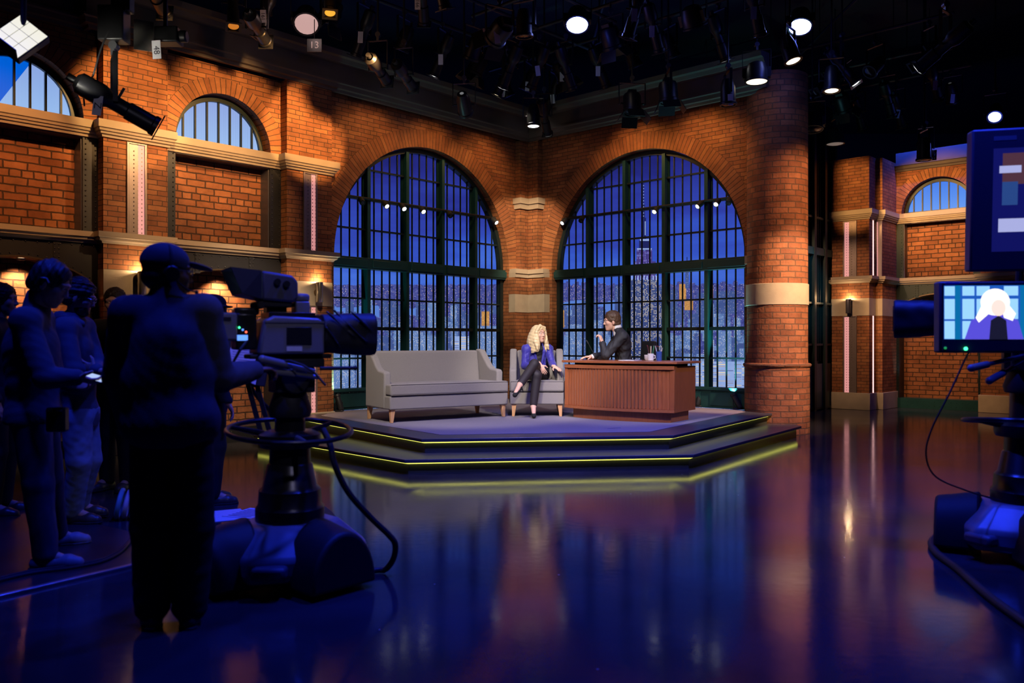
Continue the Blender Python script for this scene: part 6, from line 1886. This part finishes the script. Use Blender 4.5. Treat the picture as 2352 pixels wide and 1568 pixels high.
# floor up-lights at the window sills
def floor_spot(px, py, label, lean):
    Y = (EYE - ZF) * FPX / (py - 784); q = V((px - 1176) / FPX * Y, Y, ZF)
    g = thing('floor_uplight', label, 'light', q, 0, 'up-lights on the stage floor')
    b = MB(); b.box(-.06, .06, -.05, .05, 0, .02); b.build('foot', M['black_gloss'], g, bevel=.004)
    b = MB(); b.box(-.055, -.045, -.01, .01, .02, .14); b.box(.045, .055, -.01, .01, .02, .14); b.box(-.055, .055, -.012, .012, .018, .026); b.build('yoke', M['black_gloss'], g)
    d = V(lean, .25, 1).normalized()
    b = MB(); c = V(0, 0, .13); b.lathe([(.03, -.12), (.042, -.10), (.042, .08), (.05, .09), (.05, .12), (.044, .12), (.04, .10), (0, .10)], c, d, 18, caps=False); hd_ = b.build('lamp_head', M['steel_dark'], g)
    b = MB(); b.lathe([(.036, .102), (.036, .104)], c, d, 16); b.build('lens', M['led_blue'] if False else emit('cool_lens', (.5, .75, 1), 2), hd_)
    spot('uplight_beam', q + c + d * .14, q + c + V(-lean * .3, .45, 1.8), (.20, .80, .88), 240 if px > 1000 else 90, 75, .8, .04)
floor_spot(779, 945, 'small black up-light on the stage at the left window sill', -.35)
floor_spot(1606, 934, 'small black up-light just right of the desk end', .3)
floor_spot(1692, 940, 'small black up-light by the foot of the round column', -.45)
# ---------------------------------------------------------------- lighting grid: pipes and lamps
M['lamp_black'] = mat('lamp_housing_black', (.014, .014, .016), .4, .3, noise=.3, nscale=20)
M['lamp_grey'] = mat('lamp_housing_grey', (.10, .10, .11), .4, .5, noise=.2, nscale=20)
M['pipe'] = mat('grid_pipe', (.03, .03, .033), .45, .4, noise=.2)
M['lens_warm'] = emit('lit_lens_warm', (1, .80, .55), 2.6)
M['lens_off'] = mat('unlit_lens', (.02, .02, .025), .12, noise=.1)
M['lens_white'] = emit('lit_lens_white', (.95, .97, 1), 7)
M['lens_blue'] = emit('lit_lens_blue', (.25, .32, 1), 34)
M['lens_pink'] = emit('diffused_lens_pink', (.75, .45, .42), .75)
M['lens_dim'] = emit('dim_lens', (.6, .45, .38), .25)
M['gel_orange'] = emit('glowing_orange_gel', (1, .30, .03), .55)
M['gel_amber'] = emit('glowing_amber_gel', (1, .42, .04), 1.1)
M['gel_red'] = emit('glowing_red_gel', (.8, .12, .03), .35)
M['tag_white'] = mat('white_number_tag', (.78, .76, .80), .7, noise=.05)
M['tag_ink'] = mat('tag_ink', (.02, .02, .03), .7)
M['panel_cells'] = emit('soft_panel_cells', (.95, .92, .72), .95)

def mesh_of(fn, mats):
    b = MB(); fn(b); o = b.build('tmp', mats, bevel=0); me = o.data; bpy.data.objects.remove(o); return me
def leko(b):     # beam along -z, pivot at 0
    b.lathe([(.05, .30), (.085, .27), (.09, .10), (.075, .06), (.06, .03), (.06, -.10), (.072, -.11), (.072, -.30), (.082, -.31), (.082, -.345), (.066, -.345)], n=18, caps=False)
    b.cyl((0, 0, .30), (0, 0, .36), .03, n=12); [b.box(x0, x1, y0, y1, -.36, -.35) for x0, x1, y0, y1 in ((-.09, .09, .062, .09), (-.09, .09, -.09, -.062), (-.09, -.062, -.062, .062), (.062, .09, -.062, .062))]
    for s in (-1, 1): b.cyl((s * .06, 0, 0), (s * .115, 0, 0), .012, n=8)
    b.box(-.015, .015, .06, .14, -.02, .0)
def fres(b):
    b.lathe([(.05, .16), (.12, .14), (.135, .10), (.135, -.10), (.15, -.11), (.15, -.15), (.12, -.15)], n=20, caps=False)
    b.box(-.06, .06, -.06, .06, .14, .20)
    for s in (-1, 1): b.cyl((s * .13, 0, 0), (s * .18, 0, 0), .014, n=8)
def par(b):
    b.lathe([(.03, .20), (.07, .19), (.10, .08), (.105, -.12), (.12, -.13), (.12, -.16), (.095, -.16)], n=18, caps=False)
    for s in (-1, 1): b.cyl((s * .10, 0, 0), (s * .15, 0, 0), .012, n=8)
def wash(b):
    b.lathe([(.06, .18), (.12, .15), (.15, .05), (.155, -.07), (.165, -.08), (.165, -.10), (.145, -.10)], n=24, caps=False)
    for s in (-1, 1): b.box(s * .16 - .025, s * .16 + .025, -.05, .05, -.05, .09)
def doors(b):
    for k in range(4):
        a = k * PI / 2; Mx = Matrix.Rotation(a, 4, 'Z') @ Matrix.Translation(V(0, .145, -.15)) @ Matrix.Rotation(R(28 + 10 * (k % 2)), 4, 'X')
        b.box(-.12, .12, -.003, .003, -.16, 0, M=Mx, taper=None)
TYPES = {'leko': ('profile_spotlight', 'black profile spotlight', leko, .064, -.335, .13, .36), 'fres': ('fresnel_lamp', 'black barn-door lamp', fres, .118, -.14, .20, .30),
         'par': ('can_lamp', 'black can lamp', par, .093, -.15, .165, .30), 'wash': ('round_wash_light', 'round wash light', wash, .143, -.095, .19, .34)}
BODY = {k: mesh_of(v[2], [M['lamp_black']]) for k, v in TYPES.items()}
DOORS = mesh_of(doors, [M['lamp_black']])
LENS = {}
def lens_mesh(k, m):
    if (k, m) not in LENS:
        def fn(b):
            r, z = TYPES[k][3], TYPES[k][4]
            b.lathe([(r, z + .01), (r * .98, z), (r * .6, z - r * .10), (r * .02, z - r * .14)], n=18)
        LENS[(k, m)] = mesh_of(fn, [M[m]])
    return LENS[(k, m)]
def yoke_mesh(k):
    w_, h = TYPES[k][5], TYPES[k][6]
    def fn(b):
        for s in (-1, 1): b.box(s * w_ - .004, s * w_ + .004, -.018, .018, -.02, h)
        b.box(-w_, w_, -.018, .018, h - .004, h + .004)
        b.cyl((0, 0, h), (0, 0, h + .06), .012, n=8)
    return mesh_of(fn, [M['lamp_black']])
YOKE = {k: yoke_mesh(k) for k in TYPES}
CLAMP = mesh_of(lambda b: (b.lathe([(.034, -.03), (.034, .03)], (0, 0, .02), (0, 1, 0), 12), b.box(-.015, .015, -.03, .03, -.06, .0)), [M['lamp_grey']])
TAGM = mesh_of(lambda b: b.box(-.035, .035, -.001, .001, -.15, 0), [M['tag_white']])
def link(name, me, parent, loc=(0, 0, 0), rot=None):
    o = bpy.data.objects.new(name, me); COL.objects.link(o); o.parent = parent; o.location = loc
    if rot is not None: o.rotation_euler = rot
    return o
SPECIAL = []
PZ = 6.06
def lamp(kind, at, target, label, lens='lens_off', group=None, barn=None, tagtext=None, drop=0.0, tagrot=0, pipe_z=None, name=None, gel=None):
    """hung lamp: `at` = pivot of the head"""
    nm, desc, fn, r, z, w_, h = TYPES[kind]
    at = Vector(at); d = (Vector(target) - at)
    if pipe_z is not None: SPECIAL.append(at)
    root = thing(name or nm, label, 'stage light', at + V(0, 0, h + .06), 0, group)
    yaw = math.atan2(d.y, d.x) + PI / 2
    yk = link('yoke', YOKE[kind], root, (0, 0, -h - .06), (0, 0, yaw))
    link('clamp', CLAMP, root, (0, 0, 0), (0, 0, 0))
    top_ = (PZ if pipe_z is None else pipe_z) - (at.z + h + .06)
    if True:
        b = MB(); b.cyl((0, 0, -.02), (0, 0, max(.03, top_ + .02)), .014, n=8); b.build('drop_rod', M['pipe'], root)
    rot = aim((0, 0, 0), d)
    bd_ = link('housing', BODY[kind], root, (0, 0, -h - .06), rot)
    link('lens', lens_mesh(kind, lens), bd_)
    if barn if barn is not None else kind == 'fres': link('barn_doors', DOORS, bd_)
    if gel: link('gel_frame', GEL[gel], bd_)
    if tagtext is not None:
        tg = link('number_tag', TAGM, root, (.05 * math.cos(yaw), -.12, -h - .10), (R(6), R(8 * ((sum(map(ord, label)) % 5) - 2) / 2), 0))
        if tagtext: text('tag_number', tagtext, .065, M['tag_ink'], tg, (0, -.0018, -.075), (R(90), R(90), 0), .0004)
    return root
GEL = {k: mesh_of(lambda b: b.box(-.10, .10, -.10, .10, -.40, -.395), [M[k]]) for k in ('gel_orange', 'gel_amber', 'gel_red')}
ORD = ['first', 'second', 'third', 'fourth', 'fifth', 'sixth', 'seventh', 'eighth', 'ninth', 'tenth', 'eleventh', 'twelfth']
PZ = 6.06
def seen(q, my=-60):
    px, py = 1176 + q.x / q.y * FPX, 784 - (q.z - EYE) / q.y * FPX
    return q.y > 3 and -60 < px < 2412 and my < py < 420
PIPES = []
def pipe(a, e, label):
    g = thing('grid_pipe', label, 'pipe', (Vector(a) + Vector(e)) / 2, 0, 'pipes of the lighting grid')
    b = MB(); o = (Vector(a) + Vector(e)) / 2; b.cyl(Vector(a) - o, Vector(e) - o, .025, n=12); b.build('tube', M['pipe'], g)
    b = MB()
    for t in (.15, .5, .85):
        q = Vector(a).lerp(Vector(e), t) - o; b.cyl(q, V(q.x, q.y, 7.2 - o.z), .008, n=6); b.build('hanger', M['pipe'], g); b = MB()
rg = random.Random(23)
def row(F, p, ts, rowname, zhang, kinds, aimf, lit=()):
    if len(ts) > 1: pipe(F(ts[0] - .4, p, PZ), F(ts[-1] + .4, p, PZ), 'black grid pipe %s' % rowname)
    k_ = 0
    for i, t in enumerate(ts):
        kind = kinds[i % len(kinds)]; h = TYPES[kind][6] + .06
        q = F(t + rg.uniform(-.12, .12), p + rg.uniform(-.04, .04), PZ - h - zhang * rg.random())
        if not seen(q) or any((q - o_).length < .52 for o_ in SPECIAL): continue
        rl = q - F4(-.60, .95, 0)
        if -.3 < -rl.dot(d2) < 3.6 and abs(rl.dot(n2)) < .55: continue
        SPECIAL.append(q)
        desc = TYPES[kind][1]
        lab = '%s, %s from the corner, %s' % (desc, ORD[k_], rowname); k_ += 1
        tg = '' if rg.random() < .4 else None
        lens = lit[i % len(lit)] if lit else 'lens_off'
        lamp(kind, q, aimf(t, q), lab, lens, 'lamps ' + rowname, tagtext=tg)
# lamps one can single out
SP = lambda px, py, Y: P(px, py, Y)
lamp('wash', SP(1326, 46, 11.4), SP(1300, 900, 9.0), 'glowing blue-white round wash light above the corner pier', 'lens_blue', pipe_z=7.2)
lamp('wash', SP(1838, 50, 11.4), SP(1800, 1000, 9.0), 'glowing blue-white round wash light above the brick column', 'lens_blue', pipe_z=7.2)
lamp('par', SP(2286, 258, 14.0), SP(2200, 900, 10.0), 'glowing blue-white can lamp above the right monitors', 'lens_blue', pipe_z=7.2)
lamp('wash', SP(704, 46, 10.6), SP(690, 800, 7.5), 'round lamp with a wide pale pink face above the left bay', 'lens_pink', tagtext=None, pipe_z=7.2)
for px, py, Y in ((1322, 96, 11.2), (1832, 98, 11.2), (2284, 300, 13.8)): point('wash_glow', SP(px, py, Y), (.08, .12, 1), 6, .06)
point('gel_glow', SP(757, 30, 9.9), (1, .35, .04), 3, .04)
q = SP(722, 104, 10.5)
g = thing('number_plate', 'black plate with the number 13 hanging below the pink-faced lamp', 'sign', q, 0)
b = MB(); b.box(-.09, .09, 0, .01, -.08, .08); b.build('plate', M['lamp_black'], g)
text('digits', '13', .12, M['tag_white'], g, (0, -.003, 0), (R(90), 0, 0))
b = MB(); point('added_number_fill', q + V(-.05, -.35, .15), (1, .7, .65), 2.5, .03)  # added fill light so the digits can be read
b.cyl((0, .005, .08), (0, .005, .45), .006, n=6); b.build('hanger', M['lamp_black'], g)
lamp('leko', SP(612, 24, 10.4), SP(500, 500, 10.5), 'profile spotlight tagged 161 above the half-round window', 'lens_off', tagtext='161', pipe_z=7.2)
lamp('leko', SP(970, -4, 11.0), SP(1000, 400, 13), 'profile spotlight tagged 166 above the left tall arch', 'lens_off', tagtext='166', pipe_z=7.2)
lamp('fres', SP(1148, 72, 10.6), SP(1010, 260, 12), 'large grey lamp with open barn doors tilted over the left arch', 'lens_off', tagtext='', pipe_z=7.2)
lamp('par', SP(1225, 268, 13.6), SP(1228, 900, 13.4), 'black can lamp pointing straight down in the wall corner', 'lens_white', pipe_z=7.2)
lamp('fres', SP(1452, 238, 12.6), SP(1470, 600, 12.2), 'black lens lamp hanging low over the right arch', 'lens_off', pipe_z=7.2)
lamp('fres', SP(1535, 212, 12.2), SP(1560, 600, 12.2), 'black lens lamp hanging low right of the arch crown', 'lens_off', pipe_z=7.2)
lamp('par', SP(1672, 215, 11.6), SP(1690, 800, 11.6), 'black can lamp hanging near the top of the brick column', 'lens_off', tagtext='', pipe_z=7.2)
lamp('wash', SP(1738, 172, 11.8), SP(1738, 800, 11.75), 'round lamp with a warm lit face left of the column top', 'lens_warm', pipe_z=7.2)
lamp('par', SP(1910, 184, 11.8), SP(1914, 800, 11.4), 'warm lit can lamp hanging right of the column top', 'lens_warm', pipe_z=7.2)
lamp('leko', SP(1934, 150, 12.2), SP(2010, 250, 12.0), 'profile spotlight with a white lit front above the free pier', 'lens_white', pipe_z=7.2)
lamp('leko', SP(2172, 104, 9.2), SP(2060, 200, 9.6), 'blue-lit profile spotlight slanting down above the far right bay', 'lens_white', pipe_z=7.2)
lamp('par', SP(1814, 116, 11.0), SP(1842, 200, 10.9), 'small lit can lamp below the blue wash light by the column', 'lens_warm', pipe_z=7.2)
lamp('wash', SP(1866, 284, 13.2), SP(1866, 800, 12.6), 'round lamp with a dark face in the gap beside the column', 'lens_off', pipe_z=7.2)
lamp('wash', SP(1918, 318, 15.0), SP(1920, 900, 15.0), 'round lamp hanging before the free pier top', 'lens_dim', pipe_z=7.2)
lamp('par', SP(2122, 345, 13.2), SP(2126, 900, 13.2), 'black can lamp hanging before the far right half-round window', 'lens_off', pipe_z=7.2)
lamp('leko', SP(535, 8, 10.2), SP(542, 300, 9.6), 'profile spotlight with a glowing orange lens above the left bay', 'gel_orange', pipe_z=7.2)
lamp('leko', SP(757, -22, 10.2), SP(762, 260, 9.6), 'profile spotlight with a glowing amber lens at the top edge', 'gel_amber', pipe_z=7.2)
lamp('leko', SP(868, 158, 11.0), SP(905, 210, 11.6), 'profile spotlight with a bright edge over the left arch haunch', 'lens_white', pipe_z=7.2)
lamp('leko', SP(928, 172, 11.4), SP(965, 225, 12.0), 'profile spotlight with a bright edge just left of the arch crown', 'lens_white', pipe_z=7.2)
lamp('par', SP(1066, 240, 12.2), SP(1085, 330, 12.8), 'can lamp with a bright rim close under the left cornice', 'lens_white', pipe_z=7.2)
lamp('leko', SP(1250, 266, 13.9), SP(1262, 330, 14.3), 'profile spotlight with a small bright edge just right of the wall corner', 'lens_white', pipe_z=7.2)
lamp('leko', SP(590, 62, 10.0), SP(625, 120, 10.6), 'profile spotlight with a bright edge over the left bay pier', 'lens_white', pipe_z=7.2)
lamp('leko', SP(352, -16, 9.0), SP(390, 50, 9.5), 'profile spotlight at the top edge with a bright edge over the left pier', 'lens_white', pipe_z=7.2)
lamp('leko', SP(2126, 342, 14.5), SP(2190, 420, 16), 'profile spotlight aimed at the far right half-round window', 'lens_off', pipe_z=7.2)

ts = [.35 + .66 * i for i in range(9)]
row(F2, .95, ts, 'on the pipe nearest the left wall', .1, ('leko', 'par', 'leko', 'fres'), lambda t, q: F2(t + .3, 0, 3.6), ('lens_white', 'lens_off', 'lens_warm', 'lens_off'))
row(F3, .95, ts[:7], 'on the pipe nearest the right wall', .1, ('par', 'leko', 'fres', 'leko', 'par'), lambda t, q: F3(t + .3, 0, 3.6), ('lens_off', 'lens_white', 'lens_off', 'lens_off', 'lens_off'))
row(F2, 1.9, [1.0 + .72 * i for i in range(8)], 'on the second pipe from the left wall', .3, ('fres', 'leko', 'leko', 'par'), lambda t, q: F2(t, 0, 2.2), ('lens_off', 'lens_off', 'lens_white', 'lens_off'))
row(F3, 1.9, [1.0 + .72 * i for i in range(7)], 'on the second pipe from the right wall', .3, ('leko', 'wash', 'leko', 'fres'), lambda t, q: F3(t, 0, 2.2), ('lens_off', 'lens_off', 'lens_off', 'lens_warm'))
row(F2, 2.9, [1.7 + .8 * i for i in range(8)], 'on the third pipe from the left wall', .4, ('leko', 'fres', 'par', 'leko'), lambda t, q: V(.3, 11.4, 1), ('lens_off',))
row(F3, 2.9, [1.9 + .8 * i for i in range(7)], 'on the third pipe from the right wall', .4, ('par', 'leko', 'fres', 'leko'), lambda t, q: V(.3, 11.4, 1), ('lens_off',))
# right part of the studio
row(F4, 1.9, [-2.0 + .75 * i for i in range(6)], 'on the pipe before the far right bay', .2, ('leko', 'par', 'wash', 'leko'), lambda t, q: F4(t, 0, 3.2), ('lens_off', 'lens_white', 'lens_off', 'lens_off'))
row(F4, 3.2, [-2.6 + .75 * i for i in range(7)], 'on the second pipe before the far right bay', .3, ('fres', 'leko', 'leko', 'par'), lambda t, q: F4(t, 0, 2.2), ('lens_off', 'lens_off', 'lens_off', 'lens_off'))
row(F4, 4.6, [-2.6 + .8 * i for i in range(7)], 'on the third pipe before the far right bay', .4, ('leko', 'par', 'leko', 'fres'), lambda t, q: V(1, 11, 1), ('lens_off',))
for i, (a, e, lb) in enumerate((((-5.5, 9.2, 6.3), (9.5, 9.2, 6.3), 'black grid pipe crossing above the stage front'), ((-4, 12.0, 6.3), (9.5, 12.0, 6.3), 'black grid pipe crossing above the desk'), ((1.4, 5, 6.5), (1.4, 15, 6.5), 'black grid pipe running back above the desk'),
                     ((5.2, 5, 6.5), (5.2, 16, 6.5), 'black grid pipe running back right of the round column'), ((-1.8, 5, 6.5), (-1.8, 12.5, 6.5), 'black grid pipe running back above the sofa'))):
    pipe(a, e, lb)
# hanging profile spotlight at the left, on a drop pipe
q = SP(262, 236, 6.6)
tgt = SP(360, 292, 6.75)
g = lamp('leko', q, tgt, 'black profile spotlight tagged Z hanging before the left brick pier', 'lens_white', tagtext=None, name='profile_spotlight')
g.location = q + V(0, 0, TYPES['leko'][6] + .06)
tg = link('number_tag', TAGM, g, (-.06, -.12, -.40), (0, R(8), 0)); text('tag_number', 'Z', .08, M['tag_ink'], tg, (0, -.0018, -.075), (R(90), R(90), 0), .0004)
top = Vector(g.location)
b = MB(); b.cyl((0, 0, 0), (0, 0, 7.2 - top.z), .024, n=12); b.build('drop_pipe', M['pipe'], g)
b = MB(); b.box(-.10, .10, -.07, .07, .05, .32); b.box(.0, .14, -.05, .05, .28, .42); b.build('dimmer_box', M['lamp_black'], g, bevel=.01)
b = MB(); b.tube(smooth_path([(.02, -.05, .2), (-.06, -.08, -.02), (-.12, -.08, -.22), (-.22, -.02, -.36), (-.24, .02, -.44)]), .007, 8); b.build('power_cable', M['rubber'], g)
# soft panel with nine cells
q = SP(44, 84, 5.6)
g = thing('soft_panel_light', 'tilted square light panel with nine pale cells at the left edge', 'stage light', q, 0)
Mx = Matrix.Rotation(R(34), 4, 'Y') @ Matrix.Rotation(R(-30), 4, 'X') @ Matrix.Rotation(R(8), 4, 'Z')
b = MB(); b.box(-.115, .115, 0, .06, -.135, .135, M=Mx); b.build('case', M['lamp_grey'], g, bevel=.006)
b = MB()
for i in range(3):
    for j in range(3):
        b.box(-.108 + .073 * i, -.040 + .073 * i, -.004, 0, -.128 + .087 * j, -.046 + .087 * j, M=Mx)
b.build('cell', M['panel_cells'], g); g.children[-1].name = 'diffuser_cells'
b = MB(); b.box(-.115, .115, -.10, -.004, -.142, -.137, M=Mx); b.build('lower_flap', M['lamp_black'], g)
b = MB(); b.cyl((0, .05, .05), (0, .05, 7.2 - q.z), .02, n=10); b.build('drop_pipe', M['pipe'], g)
# reflector lamp with metal clips tagged 48
q = SP(352, 84, 7.0)
g = thing('reflector_lamp', 'lamp with a crumpled silver foil front, tagged 48, before the left pier', 'stage light', q, 0)
b = MB(); b.box(.03, .22, -.06, .09, -.06, .07); b.cyl((.22, .0, 0), (.28, 0, 0), .05, n=14); b.build('housing', M['lamp_black'], g, bevel=.012)
b = MB(); Mx = Matrix.Translation(V(-.07, -.02, 0)) @ Matrix.Rotation(R(28), 4, 'Z') @ Matrix.Rotation(R(8), 4, 'X'); b.box(-.075, .075, -.006, .006, -.12, .12, M=Mx)
b.build('foil_front', mat('crumpled_foil', (.75, .72, .62), .28, .95, noise=.25, nscale=14, bump=1.0, bscale=22), g)
spot('added_foil_glint', q + V(-.3, -.9, -.7), q + V(-.07, 0, 0), (1, .95, .8), 30, 40)  # added spot with no lamp, brightens the foil front
b = MB(); b.cyl((.10, 0, .07), (.10, 0, 7.2 - q.z), .018, n=10); b.build('drop_pipe', M['pipe'], g)
tg = link('number_tag', TAGM, g, (.055, -.08, -.06), (0, R(-4), 0)); text('tag_number', '48', .07, M['tag_ink'], tg, (0, -.0018, -.08), (R(90), R(90), 0), .0004)

# ---------------------------------------------------------------- little track lamps hung inside the tall windows
def track(F, tc, ts, where):
    r = 1.86; z = 3.50
    x = math.sqrt(r * r - (z - ZS) ** 2)
    a, e = F(tc - x + .02, -.06, z), F(tc + x - .02, -.06, z)
    g = thing('light_track', 'black lamp bar across the %s' % where, 'lamp bar', a, 0)
    b = MB(); b.cyl(V(0, 0, 0), e - a, .017, n=10); b.build('bar', M['black'], g)
    for i, (t, tilt, lit) in enumerate(ts):
        q = F(t, -.06, z - .01)
        nrm = (F(t, 1, 0) - F(t, 0, 0)).normalized(); al = (F(1, 0, 0) - F(0, 0, 0)).normalized()
        g = thing('track_spot', 'small %s spot, %s from the corner pier, on the bar in the %s' % ('glowing' if lit else 'dark', ORD[i], where), 'light', q, 0, 'small spots on the bar in the ' + where)
        d = (nrm * .9 + al * tilt + V(0, 0, -.75)).normalized()
        b = MB(); b.cyl(V(0, 0, 0), V(0, 0, -.05) + nrm * .05, .012, n=8); b.build('arm', M['black'], g)
        c = V(0, 0, -.05) + nrm * .06
        b = MB(); b.lathe([(.02, -.08), (.042, -.06), (.045, .06), (.04, .06), (.035, .05)], c, d, 14); hd_ = b.build('head', M['black'], g)
        b = MB(); b.lathe([(.034, .055), (.030, .062), (.004, .068)], c, d, 14); b.build('lens', M['lens_white'] if lit else M['lens_off'], hd_)
track(F2, 2.385, [(.87, -.1, True), (1.95, .3, False), (2.55, .1, True), (2.95, .1, True), (3.3, .0, True), (3.75, .3, False)], 'left tall window')
track(F3, 2.45, [(.85, -.1, True), (1.25, .3, False), (2.75, .0, True), (3.55, -.4, True), (3.85, .0, True), (4.05, .2, False)], 'right tall window')
